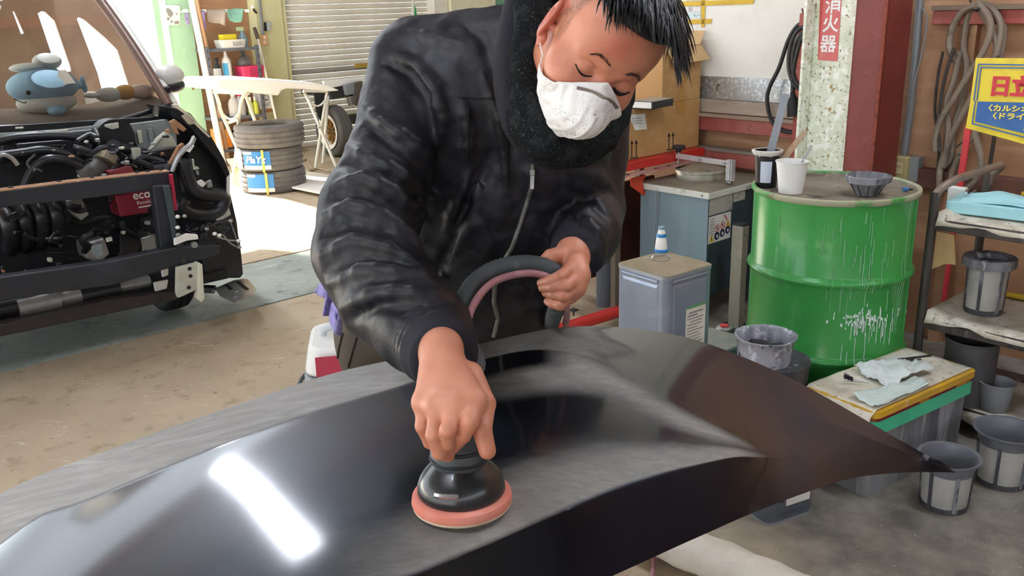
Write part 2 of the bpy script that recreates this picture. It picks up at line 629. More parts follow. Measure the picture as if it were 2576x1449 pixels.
A_ = hood_curve([(-260, 1395, .765), (-150, 1330, .78), (0, 1243, .80), (300, 1122, .835), (600, 1017, .875), (850, 936, .905), (1030, 897, .922), (1190, 868, .937), (1430, 822, .95),
                 (1520, 821, .95), (1620, 829, .945), (1760, 858, .928), (1900, 911, .902), (2000, 957, .88), (2100, 1012, .852), (2200, 1070, .822), (2300, 1128, .788), (2370, 1165, .758), (2402, 1187, .735)])
B_ = hood_curve([(-420, 1580, .765), (-150, 1470, .795), (0, 1371, .815), (60, 1325, .822), (200, 1268, .835), (440, 1168, .865), (700, 1068, .895), (1030, 965, .925), (1190, 912, .938), (1390, 882, .948),
                 (1500, 905, .945), (1620, 960, .932), (1800, 1058, .893), (1950, 1128, .842), (2080, 1168, .802), (2250, 1180, .768), (2402, 1187.5, .735)])
C_ = hood_curve([(-700, 2100, .80), (0, 1790, .855), (400, 1650, .875), (800, 1530, .89), (1050, 1449, .90), (1300, 1342, .905), (1550, 1232, .90), (1750, 1172, .89), (1900, 1146, .872), (2030, 1170, .822), (2160, 1182, .795), (2290, 1185, .765), (2402, 1188, .735)])
D_ = hood_curve([(-300, 2250, .72), (600, 1830, .765), (1100, 1620, .785), (1540, 1449, .80), (1620, 1413, .80), (1700, 1376, .80), (1790, 1336, .80), (1875, 1298, .80), (1960, 1264, .80), (2043, 1234, .796), (2114, 1210, .788), (2250, 1190, .768), (2330, 1187.6, .75), (2402, 1188.5, .735)])
HX1 = float(A_[-1][0])

def at_x(Pc, xs):
    o = np.argsort(Pc[:, 0])
    q = Pc[o]
    # monotone smooth interpolation in x
    x, out = q[:, 0], []
    for k in (1, 2):
        y = q[:, k]
        m = np.gradient(y, x)
        i = np.clip(np.searchsorted(x, xs) - 1, 0, len(x) - 2)
        h = x[i + 1] - x[i]
        t = np.clip((xs - x[i]) / h, -.5, 1.5)
        out.append((1 + 2 * t) * (1 - t) ** 2 * y[i] + t * (1 - t) ** 2 * h * m[i] + t * t * (3 - 2 * t) * y[i + 1] + t * t * (t - 1) * h * m[i + 1])
    return np.stack([xs, out[0], out[1]], 1)

NX = 150
tt = np.linspace(0, 1, NX)
hx = HX0 + (HX1 - HX0) * (1 - (1 - tt) ** 1.5)
cA, cB, cC, cD = (at_x(c, hx) for c in (A_, B_, C_, D_))
def ssv(a, b, x):
    t = np.clip((x - a) / (b - a), 0, 1)
    return (t * t * (3 - 2 * t))[:, None]
# towards the tip both creases run out into one plain convex flank
tipb = np.clip((HX1 - hx) / .35, 0, 1)
wB, wC = ssv(.38, .56, hx), ssv(.32, .46, hx)
fl5 = cA * .55 + cD * .45; fl5[:, 2] += .016 * tipb
fl8 = cA * .22 + cD * .78; fl8[:, 2] += .011 * tipb
cB = cB * (1 - wB) + fl5 * wB
cC = cC * (1 - wC) + fl8 * wC
rows = []       # (points, v coordinate)

def lerp3(a, b, t, bulge=0.0):
    r = a * (1 - t) + b * t
    r = r.copy()
    r[:, 2] += bulge * 4 * t * (1 - t) * np.clip(np.linalg.norm(a - b, axis=1) / .5, 0, 1)
    return r
tap = np.clip((1 - tt) / .25, 0, 1)
under = cA.copy(); under[:, 1] += -.012 * tap; under[:, 2] -= .03 * tap
rows += [(under, -.1)]
for t in (0, .04, .12, .3, .5, .7, .88, .95):
    rows.append((lerp3(cA, cB, t, .006), t))
rows.append((cB, 1.0))
for t in (.02, .05, .1, .18, .28, .4, .5, .6, .7, .8, .88, .94, .975):
    rows.append((lerp3(cB, cC, t, .005), 1 + t))
rows.append((cC, 2.0))
for t in (.02, .06, .14, .28, .45, .6, .75, .88, .96, 1.0):
    rows.append((lerp3(cC, cD, t, .006), 2 + t))
under2 = cD.copy(); under2[:, 1] += .014 * tap; under2[:, 2] -= .004 * tap
rows.append((under2, 3.1))

hood = thing('car_bonnet', 'glossy black car bonnet panel, half sanded grey, lying across the padded stand', 'car part', (0, 1.3, .88))
mb = MB()
mb.grid([[tuple(p) for p in r] for r, _ in rows])
# paint: black lacquer, with the sanded dust and the primer edge as marks of their own (position on the panel)
hm = bpy.data.materials.new('bonnet_paint')
hm.use_nodes = True
t_ = NT(hm)
b_ = t_.b
uvn = t_.n('ShaderNodeAttribute', attribute_name='panel')
sep = t_.n('ShaderNodeSeparateXYZ')
t_.l(uvn.outputs['Vector'], sep.inputs[0])
attr = lambda nm: t_.n('ShaderNodeAttribute', attribute_name=nm).outputs['Fac']
dust = attr('sanded')
prim = attr('primer')
nz = t_.noise(5, (1, 2.2, 1), detail=4, dist=.4)
nz2 = t_.noise(40, (1, 3, 1), detail=5, dist=.5)
ma = t_.n('ShaderNodeMath', operation='MULTIPLY_ADD'); t_.l(nz, ma.inputs[0]); ma.inputs[1].default_value = .7; ma.inputs[2].default_value = -.33
ad = t_.n('ShaderNodeMath', operation='ADD'); t_.l(dust, ad.inputs[0]); t_.l(ma.outputs[0], ad.inputs[1])
# keep clean lacquer truly clean
mu = t_.n('ShaderNodeMath', operation='MULTIPLY'); t_.l(t_.ramp(dust, .02, .35), mu.inputs[0]); t_.l(t_.ramp(ad.outputs[0], .10, 1.0), mu.inputs[1])
dustc = t_.mix(t_.ramp(nz2, .35, .7), lin('827e78'), lin('918d86'))
c1 = t_.mix(mu.outputs[0], lin('04050a'), dustc)
primc = t_.mix(t_.ramp(t_.noise(6, (1, 4, 1), detail=8, dist=1.5), .4, .7), lin('96928b'), lin('aeaaa3'))
c2 = t_.mix(prim, c1, primc)
t_.l(c2, b_.inputs['Base Color'])
mx = t_.n('ShaderNodeMath', operation='MAXIMUM'); t_.l(mu.outputs[0], mx.inputs[0]); t_.l(prim, mx.inputs[1])
rr = t_.n('ShaderNodeMapRange'); t_.l(mx.outputs[0], rr.inputs[0]); rr.inputs[2].default_value = .6; rr.inputs[3].default_value = .40; rr.inputs[4].default_value = .62
t_.l(rr.outputs[0], b_.inputs['Roughness'])
sp = t_.n('ShaderNodeMapRange'); t_.l(mx.outputs[0], sp.inputs[0]); sp.inputs[3].default_value = .26; sp.inputs[4].default_value = .25
t_.l(sp.outputs[0], b_.inputs['Specular IOR Level'])
cw = t_.n('ShaderNodeMapRange'); t_.l(mx.outputs[0], cw.inputs[0]); cw.inputs[2].default_value = .45; cw.inputs[3].default_value = .8; cw.inputs[4].default_value = 0.0
t_.l(cw.outputs[0], b_.inputs['Coat Weight'])
b_.inputs['Coat Roughness'].default_value = .10
b_.inputs['Specular Tint'].default_value = (.45, .62, 1.0, 1)
panel_o = obj('panel', mb, hm, hood, smooth=62)
# marks are stored per vertex in panel coordinates
me = panel_o.data
def reg(name, f):
    a = me.attributes.new(name, 'FLOAT', 'POINT')
    vals = []
    for r, vv in rows:
        for k in range(NX):
            vals.append(f(float(hx[k]), vv))
    a.data.foreach_set('value', vals)
def sstep(a, b, x):
    t = min(1, max(0, (x - a) / (b - a)))
    return t * t * (3 - 2 * t)
def primer(x, v):
    # bare grey primer on the far flange, up to where the new black starts
    e = 1 - sstep(.985, 1.005, v)
    return e * (1 - sstep(-.16, -.08, x)) if v > -.2 else 0
def sanded(x, v):
    if v < 1.0:
        return .85 * sstep(-.14, -.02, x) * (1 - sstep(.16, .22, x + .03 * math.sin(v * 9)))
    if v > 2.02:
        return 0
    s = v - 1
    near = sstep(.62, .86, s) * sstep(-.36, .0, x) * (1 - sstep(.34, .43, x))          # band along the near edge
    far = sstep(.09, .20, s) * (1 - sstep(.22, .38, s)) * sstep(-.13, .03, x) * (1 - sstep(.15, .30, x)) * .9
    diag = math.exp(-((s - (.12 + (x - .12) * 1.55)) / .20) ** 2) * sstep(.02, .12, x) * (1 - sstep(.33, .42, x)) * .95
    edge = (1 - sstep(.985, 1.0, s)) 
    return min(1, max(near, far, diag)) * edge
reg('sanded', sanded)
reg('primer', primer)
sol = panel_o.modifiers.new('thick', 'SOLIDIFY')
sol.thickness = .0016
sol.offset = -1

from mathutils.bvhtree import BVHTree
hood_tree = BVHTree.FromPolygons(mb.v, mb.f)
def hood_z(x, y):
    h = hood_tree.ray_cast(Vector((x, y, 2)), Vector((0, 0, -1)))
    return h[0], h[1]
# ================================================================== signed-distance modelling for the figure
def smin(a, b, k):
    h = np.clip(.5 + .5 * (b - a) / k, 0, 1)
    return b * (1 - h) + a * h - k * h * (1 - h)

def smax(a, b, k):
    return -smin(-a, -b, k)

def capsule(P, a, b, ra, rb):
    a = np.asarray(a, float); b = np.asarray(b, float)
    ab = b - a
    h = np.clip(((P - a) @ ab) / max(ab @ ab, 1e-12), 0, 1)
    return np.linalg.norm(P - a - h[:, None] * ab, axis=1) - (ra + (rb - ra) * h)

def ellipsoid(P, c, r, R=None):
    q = P - np.asarray(c, float)
    if R is not None:
        q = q @ R
    r = np.asarray(r, float)
    k0 = np.linalg.norm(q / r, axis=1)
    k1 = np.linalg.norm(q / (r * r), axis=1)
    return k0 * (k0 - 1) / np.maximum(k1, 1e-9)

def chain(P, pts, rs, k=.01):
    d = None
    for i in range(len(pts) - 1):
        c = capsule(P, pts[i], pts[i + 1], rs[i], rs[i + 1])
        d = c if d is None else smin(d, c, k)
    return d

def snet(f, lo, hi, h, margin=1.6):
    'surface of f = 0 in the box lo..hi as quads (surface nets on active blocks only)'
    lo = np.array(lo, float)
    n = np.ceil((np.array(hi) - lo) / h).astype(int)
    B = 8
    nb = (n + B - 1) // B
    n = nb * B
    cx = [lo[i] + (np.arange(nb[i]) + .5) * B * h for i in range(3)]
    C = np.stack(np.meshgrid(*cx, indexing='ij'), -1).reshape(-1, 3)
    dc = f(C)
    G = np.empty(tuple(n + 1), np.float32)
    dcg = dc.reshape(tuple(nb))
    big = np.where(dcg > 0, 1.0, -1.0).astype(np.float32)
    G[:-1, :-1, :-1] = big.repeat(B, 0).repeat(B, 1).repeat(B, 2)
    G[-1] = 1; G[:, -1] = 1; G[:, :, -1] = 1
    act = np.argwhere(np.abs(dcg) < B * h * .87 * margin)
    off = np.stack(np.meshgrid(*[np.arange(B + 1)] * 3, indexing='ij'), -1).reshape(-1, 3)
    for s in range(0, len(act), 1500):
        a = act[s:s + 1500]
        idx = (a[:, None, :] * B + off[None]).reshape(-1, 3)
        vals = f(lo + idx * h)
        G[idx[:, 0], idx[:, 1], idx[:, 2]] = vals
    S = G < 0
    c = S[:-1, :-1, :-1].astype(np.int8)
    tot = np.zeros(c.shape, np.int8)
    for i in (0, 1):
        for j in (0, 1):
            for k in (0, 1):
                tot += S[i:S.shape[0] - 1 + i, j:S.shape[1] - 1 + j, k:S.shape[2] - 1 + k]
    cells = np.argwhere((tot > 0) & (tot < 8))
    vid = -np.ones(tot.shape, np.int64)
    vid[cells[:, 0], cells[:, 1], cells[:, 2]] = np.arange(len(cells))
    acc = np.zeros((len(cells), 3)); cnt = np.zeros(len(cells))
    cor = [(i, j, k) for i in (0, 1) for j in (0, 1) for k in (0, 1)]
    gv = {q: G[cells[:, 0] + q[0], cells[:, 1] + q[1], cells[:, 2] + q[2]] for q in cor}
    for q in cor:
        for ax in range(3):
            if q[ax] == 0:
                q2 = list(q); q2[ax] = 1; q2 = tuple(q2)
                a, b = gv[q], gv[q2]
                m = (a < 0) != (b < 0)
                t = np.where(m, a / np.where(np.abs(a - b) < 1e-12, 1, a - b), 0)
                p = np.array(q, float)[None].repeat(len(cells), 0)
                p[:, ax] = t
                acc += p * m[:, None]; cnt += m
    V_ = lo + (cells + acc / np.maximum(cnt, 1)[:, None]) * h
    F_ = []
    for ax in range(3):
        o1, o2 = [(1, 2), (2, 0), (0, 1)][ax]
        s0 = [slice(None)] * 3; s1 = [slice(None)] * 3
        s0[ax] = slice(0, -1); s1[ax] = slice(1, None)
        e = np.argwhere(S[tuple(s0)] != S[tuple(s1)])
        ok = (e[:, o1] > 0) & (e[:, o2] > 0) & (e[:, o1] < tot.shape[o1]) & (e[:, o2] < tot.shape[o2])
        e = e[ok]
        ins = S[e[:, 0], e[:, 1], e[:, 2]]
        d1 = np.zeros(3, int); d1[o1] = 1
        d2 = np.zeros(3, int); d2[o2] = 1
        q = [e - d1 - d2, e - d2, e, e - d1]
        ids = np.stack([vid[x[:, 0], x[:, 1], x[:, 2]] for x in q], 1)
        g = (ids >= 0).all(1)
        ids = ids[g]; ins = ins[g]
        ids[~ins] = ids[~ins][:, ::-1]
        F_.append(ids)
    F_ = np.concatenate(F_)
    return V_, F_

def np_mesh(name, V_, F_, base):
    me = bpy.data.meshes.new(name)
    me.vertices.add(len(V_))
    me.vertices.foreach_set('co', (V_ - np.array(base)).astype(np.float32).ravel())
    me.loops.add(F_.size)
    me.loops.foreach_set('vertex_index', F_.astype(np.int32).ravel())
    me.polygons.add(len(F_))
    me.polygons.foreach_set('loop_start', (np.arange(len(F_)) * F_.shape[1]).astype(np.int32))
    me.polygons.foreach_set('use_smooth', np.ones(len(F_), bool))
    me.update(calc_edges=True)
    me.validate()
    return me

def join_np(parts):
    vs, fs, k = [], [], 0
    for v, f in parts:
        vs.append(v); fs.append(f + k); k += len(v)
    return np.concatenate(vs), np.concatenate(fs)

def march(f, px, py, d0, d1, eps=.0008):
    'where the sight line through a photo pixel first meets the surface f'
    r = ray(px, py)
    n = np.linalg.norm(r)
    t = d0
    for _ in range(160):
        p = _co + r * t
        d = float(f(p[None])[0])
        if d < eps:
            return p
        t += max(d, .001) / n * .8
        if t > d1:
            return None
    return None

def grad(f, p, e=.002):
    P = np.array([p + np.eye(3)[i] * s for i in range(3) for s in (e, -e)])
    d = f(P)
    g = np.array([d[0] - d[1], d[2] - d[3], d[4] - d[5]])
    return g / max(np.linalg.norm(g), 1e-9)

def vnoise(P, scale, seed=0):
    'cheap smooth value noise'
    q = P * scale + seed * 17.13
    i = np.floor(q).astype(np.int64)
    f = q - i
    f = f * f * (3 - 2 * f)
    def hsh(x, y, z):
        n = (x * 374761393 + y * 668265263 + z * 2147483647 + seed * 144665) & 0x7fffffff
        n = (n ^ (n >> 13)) * 1274126177 & 0x7fffffff
        return ((n ^ (n >> 16)) & 0xffff) / 65535.0
    r = 0
    for dx in (0, 1):
        for dy in (0, 1):
            for dz in (0, 1):
                w = (f[:, 0] if dx else 1 - f[:, 0]) * (f[:, 1] if dy else 1 - f[:, 1]) * (f[:, 2] if dz else 1 - f[:, 2])
                r = r + w * hsh(i[:, 0] + dx, i[:, 1] + dy, i[:, 2] + dz)
    return r * 2 - 1
# ================================================================== the worker
def cv(x, y, z):
    'direction given in camera terms (right, down, away) as a world direction'
    return _cm @ np.array([x, -y, -z])
HE = cv(.83, .30, .47); HE /= np.linalg.norm(HE)            # towards the worker's left
HU = cv(.55, -.585, -.595); HU -= HE * (HU @ HE); HU /= np.linalg.norm(HU)
HF = np.cross(HE, HU)
HM = np.stack([HE, HU, HF], 1)
HO = np.array(at(1526, 197, 1.25))
def hl(p):
    return HO + HM @ np.array(p, float)

def side(s, p):
    return (s * p[0], p[1], p[2])

NECK = np.array(at(1352, 175, 1.47))
NECKL = HM.T @ (NECK - HO)

def skull(Q):
    d = ellipsoid(Q, (0, .030, -.092), (.076, .090, .098))
    d = smin(d, ellipsoid(Q, (0, .046, -.045), (.062, .050, .046)), .03)
    d = smin(d, ellipsoid(Q, (0, -.056, -.050), (.054, .056, .056)), .03)
    d = smin(d, ellipsoid(Q, (0, -.022, -.052), (.069, .060, .050)), .02)
    for s in (-1, 1):
        d = smin(d, ellipsoid(Q, (s * .040, -.034, -.030), (.029, .027, .030)), .022)
    d = smin(d, np.linalg.norm(Q - np.array((0, -.096, -.014)), axis=1) - .016, .03)
    return d

def face(Q):
    d = skull(Q)
    for s in (-1, 1):
        d = smin(d, capsule(Q, (s * .012, .014, -.006), (s * .046, .018, -.022), .0095, .008), .014)
    for s in (-1, 1):
        d = smax(d, -(np.linalg.norm((Q - np.array((s * .033, -.004, .012))) * np.array((.85, 1.15, 1)), axis=1) - .0165), .012)
    d = smin(d, chain(Q, [(0, .010, -.012), (0, -.016, .002), (0, -.040, .016)], [.0075, .0085, .0115], .008), .011)
    for s in (-1, 1):
        d = smin(d, np.linalg.norm(Q - np.array((s * .0135, -.043, .006)), axis=1) - .0085, .008)
        # lowered eyelid over the eyeball, crease above it, bag below
        d = smin(d, ellipsoid(Q, (s * .0325, -.0045, -.0125), (.0155, .0115, .0120)), .004)
        d = smax(d, -chain(Q, [(s * .019, .0045, -.004), (s * .032, .0078, -.0015), (s * .047, .0035, -.0105)], [.0008, .0013, .0008], .001), .003)
        d = smin(d, chain(Q, [(s * .019, -.0175, -.008), (s * .033, -.0205, -.006), (s * .046, -.0165, -.015)], [.002, .003, .002], .002), .008)
    # ears
    for s in (-1, 1):
        c = np.array((s * .079, -.004, -.098))
        a = math.radians(12)
        R = np.array([[math.cos(.45 * s), 0, math.sin(.45 * s)], [0, 1, 0], [-math.sin(.45 * s), 0, math.cos(.45 * s)]])
        er = ellipsoid(Q, c, (.0085, .034, .021), R)
        er = smin(er, ellipsoid(Q, (s * .075, -.036, -.088), (.006, .012, .010)), .006)
        er = smax(er, -ellipsoid(Q, c + np.array((s * .010, .002, .004)), (.0075, .024, .0125), R), .004)
        er = smin(er, capsule(Q, (s * .083, .004, -.100), (s * .080, -.018, -.092), .0030, .0035), .006)
        er = smin(er, np.linalg.norm(Q - np.array((s * .073, -.010, -.081)), axis=1) - .0055, .006)
        d = smin(d, er, .005)
    return d

def headneck(Q):
    d = face(Q)
    return smin(d, capsule(Q, (0, -.050, -.105), NECKL, .053, .058), .025)

fv, ff = snet(headneck, (-.115, -.22, -.27), (.115, .14, .05), .0022)
fv_w = HO + fv @ HM.T

# ------------------------------------------------------------------ hands
def hand_sdf(wr, elbow_dir, palm, fingers, thumb, pr=.0135):
    'palm = list of (a, b, ra, rb) capsules; fingers = chains of (points, radii)'
    def f(P):
        d = None
        for a, b, ra, rb in palm:
            c = capsule(P, a, b, ra, rb)
            d = c if d is None else smin(d, c, .012)
        g = None
        for pts, rs in fingers + thumb:
            c = chain(P, pts, rs, .0025)
            g = c if g is None else smin(g, c, .0012)
        d = smin(d, g, .006)
        d = smin(d, capsule(P, wr, elbow_dir, .024, .026), .015)
        return d
    return f

A3 = lambda px, py, d: np.array(at(px, py, d))
# his right hand, closed over the sander
RW = A3(1108, 878, 1.185)
RE = A3(1075, 845, 1.225)
rk = [A3(1068, 1012, 1.120), A3(1104, 1024, 1.098), A3(1148, 1026, 1.088), A3(1192, 1010, 1.092)]     # little .. index knuckles
rp = [(RW, rk[0], .024, .0145), (RW, rk[1], .024, .0150), (RW, rk[2], .024, .0155), (RW, rk[3], .024, .0155),
      (rk[0], rk[1], .0140, .0145), (rk[1], rk[2], .0145, .0150), (rk[2], rk[3], .0150, .0150)]
rf = [([rk[0], A3(1064, 1072, 1.110), A3(1082, 1112, 1.122), A3(1104, 1120, 1.142)], [.0115, .0098, .0088, .0078]),
      ([rk[1], A3(1092, 1094, 1.080), A3(1106, 1138, 1.092), A3(1128, 1146, 1.112)], [.0122, .0105, .0094, .0082]),
      ([rk[2], A3(1128, 1082, 1.068), A3(1128, 1112, 1.086), A3(1140, 1126, 1.108)], [.0124, .0108, .0096, .0084]),
      ([rk[3], A3(1184, 1060, 1.068), A3(1166, 1096, 1.080), A3(1150, 1116, 1.100)], [.0124, .0106, .0092, .0082])]
rt = [([A3(1180, 945, 1.150), A3(1218, 1016, 1.120), A3(1212, 1080, 1.092), A3(1226, 1134, 1.090)], [.0190, .0148, .0125, .0108])]
rh = hand_sdf(RW, RE, rp, rf, rt)
def bbox(ps, m):
    ps = np.array(ps)
    return ps.min(0) - m, ps.max(0) + m
lo, hi = bbox([RW, RE] + rk + [p for q in rf + rt for p in q[0]], .036)
rhv, rhf = snet(rh, lo, hi, .0018)

# his left hand, gripping the two hoses
LW = A3(1443, 636, 1.545)
LE = A3(1470, 585, 1.60)
lk = [A3(1452, 662, 1.490), A3(1458, 692, 1.478), A3(1448, 722, 1.476), A3(1432, 742, 1.484)]         # index .. little knuckles
lp = [(LW, lk[0], .025, .0145), (LW, lk[1], .025, .0145), (LW, lk[2], .025, .0140), (LW, lk[3], .025, .0130),
      (lk[0], lk[1], .0145, .0145), (lk[1], lk[2], .0145, .0140), (lk[2], lk[3], .0140, .0130)]
lf = [([lk[0], A3(1416, 692, 1.455), A3(1386, 706, 1.462), A3(1362, 712, 1.480)], [.0120, .0105, .0092, .0080]),
      ([lk[1], A3(1424, 720, 1.452), A3(1392, 722, 1.462), A3(1366, 724, 1.480)], [.0122, .0108, .0094, .0082]),
      ([lk[2], A3(1420, 744, 1.456), A3(1394, 740, 1.468), A3(1374, 736, 1.484)], [.0120, .0105, .0092, .0080]),
      ([lk[3], A3(1410, 768, 1.466), A3(1390, 764, 1.478), A3(1378, 758, 1.490)], [.0108, .0092, .0082, .0072])]
lt = [([A3(1420, 640, 1.520), A3(1386, 646, 1.500), A3(1364, 664, 1.510), A3(1350, 684, 1.520)], [.0165, .0135, .0118, .0098])]
lh = hand_sdf(LW, LE, lp, lf, lt)
lo, hi = bbox([LW, LE] + lk + [p for q in lf + lt for p in q[0]], .036)
lhv, lhf = snet(lh, lo, hi, .0018)

# ------------------------------------------------------------------ jacket
ARM_R = [((1040, 172, 1.61), .082), ((1008, 300, 1.575), .073), ((985, 400, 1.535), .076), ((932, 535, 1.475), .086),
         ((910, 632, 1.430), .079), ((984, 742, 1.370), .080), ((1062, 822, 1.290), .069), ((1092, 868, 1.235), .056)]
ARM_L = [((1478, 235, 1.70), .085), ((1470, 390, 1.725), .082), ((1472, 520, 1.71), .076), ((1470, 590, 1.63), .064), ((1458, 628, 1.575), .052)]
ar = [A3(*p) for p, r in ARM_R]; arr = [r for p, r in ARM_R]
al = [A3(*p) for p, r in ARM_L]; alr = [r for p, r in ARM_L]
TS = [((1160, 250, 1.60), (1130, 520, 1.73), .118, .128), ((1130, 520, 1.73), (1045, 800, 1.905), .128, .115),
      ((1400, 300, 1.585), (1345, 520, 1.735), .108, .122), ((1345, 520, 1.735), (1258, 790, 1.905), .122, .105),
      ((1280, 220, 1.60), (1240, 520, 1.715), .115, .135), ((1240, 520, 1.715), (1150, 800, 1.885), .135, .130),
      ((1330, 110, 1.52), (1060, 158, 1.62), .070, .083), ((1370, 180, 1.56), (1480, 240, 1.70), .080, .085)]
TS = [(A3(*a), A3(*b), ra, rb) for a, b, ra, rb in TS]
def jk0(P):
    d = None
    for a, b, ra, rb in TS:
        c = capsule(P, a, b, ra, rb)
        d = c if d is None else smin(d, c, .035)
    d = smin(d, chain(P, ar, arr, .012), .018)
    d = smin(d, chain(P, al, alr, .012), .016)
    return d

def J(x, y):
    return (780 + x / 1.61, y / 1.61)
FOLDS = [  # (photo polyline, ridge radius, +1 ridge / -1 groove)
    ([J(345, 225), J(430, 262), J(510, 360), J(540, 480), J(525, 570)], .014, 1),
    ([J(300, 250), J(400, 300), J(470, 390), J(500, 520)], .010, -1),
    ([J(215, 430), J(300, 500), J(420, 590), J(510, 640)], .015, 1),
    ([J(230, 500), J(320, 580), J(430, 660), J(500, 690)], .009, -1),
    ([J(150, 590), J(260, 640), J(380, 715), J(500, 790)], .016, 1),
    ([J(130, 660), J(250, 690), J(360, 760), J(470, 850)], .010, -1),
    ([J(95, 735), J(220, 715), J(330, 775), J(420, 835), J(470, 890)], .017, 1),
    ([J(80, 800), J(200, 780), J(320, 850), J(430, 930)], .010, -1),
    ([J(45, 870), J(160, 830), J(290, 870), J(400, 960), J(450, 1010)], .017, 1),
    ([J(45, 950), J(170, 900), J(300, 930), J(420, 1020)], .010, -1),
    ([J(40, 1030), J(180, 970), J(320, 1005), J(450, 1085)], .016, 1),
    ([J(60, 1090), J(200, 1040), J(340, 1050), J(500, 1100)], .010, -1),
    ([J(70, 1150), J(200, 1100), J(350, 1105), J(540, 1120)], .016, 1),
    ([J(120, 1250), J(250, 1190), J(420, 1185), J(580, 1175)], .015, 1),
    ([J(150, 1300), J(280, 1240), J(430, 1240), J(580, 1220)], .009, -1),
    ([J(620, 400), J(640, 530), J(642, 660)], .010, 1), ([J(700, 300), J(770, 480), J(800, 780)], .010, 1),
    ([J(650, 690), J(600, 820), J(545, 940)], .013, 1), ([J(730, 620), J(680, 760), J(600, 900)], .009, -1),
    ([J(600, 80), J(700, 150), J(740, 280)], .010, -1), ([J(420, 130), J(520, 160), J(620, 180)], .009, 1),
    ([(1430, 420), (1500, 440), (1545, 480)], .012, 1), ([(1420, 480), (1480, 500), (1525, 545)], .011, -1),
    ([(1425, 530), (1480, 560), (1520, 600)], .013, 1), ([(1400, 440), (1425, 520), (1440, 580)], .010, -1),
    ([(1330, 430), (1370, 520), (1380, 590)], .010, 1), ([(1180, 560), (1120, 640), (1100, 700)], .012, -1),
    ([(1210, 430), (1190, 560), (1130, 660)], .012, 1),
]
fold3 = []
for pl, r, s in FOLDS:
    q = []
    for a, b in zip(pl[:-1], pl[1:]):
        for t in (0, .5):
            q.append((a[0] + (b[0] - a[0]) * t, a[1] + (b[1] - a[1]) * t))
    q.append(pl[-1])
    p3 = [march(jk0, x, y, 1.05, 2.2) for x, y in q]
    p3 = [p for p in p3 if p is not None]
    if len(p3) > 1:
        fold3.append((np.array(p3), r, s))

def jacket(P):
    d = jk0(P)
    near = np.abs(d) < .06
    if near.any():
        Q = P[near]
        dd = d[near]
        for p3, r, s in fold3:
            m = ((Q > p3.min(0) - .045) & (Q < p3.max(0) + .045)).all(1)
            if not m.any():
                continue
            n = len(p3)
            w = np.sin(np.linspace(.25, math.pi - .25, n))
            c = chain(Q[m], p3, list(r * w), .006)
            dd[m] = smin(dd[m], c + .002, .012) if s > 0 else smax(dd[m], -(c + .001), .012)
        dd = dd + .0035 * vnoise(Q, 16, 3) + .0018 * vnoise(Q, 42, 5)
        d = d.copy()
        d[near] = dd
    return d
lo, hi = bbox([t[0] for t in TS] + [t[1] for t in TS] + ar + al, .16)
jv, jf = snet(jacket, lo, hi, .0052)

# body below the clothes: neck down to the shoulders and forearms, so hands and head belong to one figure
def core(P):
    d = None
    for a, b, ra, rb in TS[:6]:
        c = capsule(P, a, b, ra - .035, rb - .035)
        d = c if d is None else smin(d, c, .04)
    d = smin(d, capsule(P, NECK, A3(1300, 260, 1.60), .055, .07), .03)
    d = smin(d, chain(P, ar + [RW], [r * .52 for r in arr] + [.026], .02), .02)
    d = smin(d, chain(P, al + [LW], [r * .52 for r in alr] + [.026], .02), .02)
    return d
cv_, cf_ = snet(core, lo, hi, .012)
bv, bf = join_np([(fv_w, ff), (rhv, rhf), (lhv, lhf), (cv_, cf_)])
hipc = A3(1150, 830, 1.93)
pers = thing('person', 'person in black camouflage bomber jacket and white mask bent over the bonnet, sanding', 'person', (hipc[0], hipc[1], 0))
skin = bpy.data.materials.new('skin')
skin.use_nodes = True
t_ = NT(skin)
t_.b.inputs['Roughness'].default_value = .48
t_.b.inputs['Subsurface Weight'].default_value = .12
t_.b.inputs['Subsurface Radius'].default_value = (.010, .004, .002)
t_.b.inputs['Subsurface Scale'].default_value = .6
c_ = t_.mix(t_.ramp(t_.noise(22, detail=4), .35, .75), lin('cf8e72'), lin('bf785d'))
c_ = t_.mix(t_.ramp(t_.n('ShaderNodeAttribute', attribute_name='flush').outputs['Fac'], 0, 1), c_, lin('b8604e'))
st = t_.n('ShaderNodeAttribute', attribute_name='stubble').outputs['Fac']
mu = t_.n('ShaderNodeMath', operation='MULTIPLY'); t_.l(st, mu.inputs[0]); t_.l(t_.ramp(t_.noise(420, (1, 1, .4), detail=3), .25, .85), mu.inputs[1])
c_ = t_.mix(mu.outputs[0], c_, lin('2b211d'))
t_.l(c_, t_.b.inputs['Base Color'])
bn = t_.n('ShaderNodeBump'); bn.inputs['Strength'].default_value = .15; bn.inputs['Distance'].default_value = .001
t_.l(t_.noise(320, detail=4), bn.inputs['Height']); t_.l(bn.outputs[0], t_.b.inputs['Normal'])
me = np_mesh('body', bv, bf, pers.location)
body = obj('body', me, skin, pers)
Q = fv
stb = np.zeros(len(bv)); fl = np.zeros(len(bv))
nh = len(fv)
def ss(a, b, x):
    t = np.clip((x - a) / (b - a), 0, 1)
    return t * t * (3 - 2 * t)
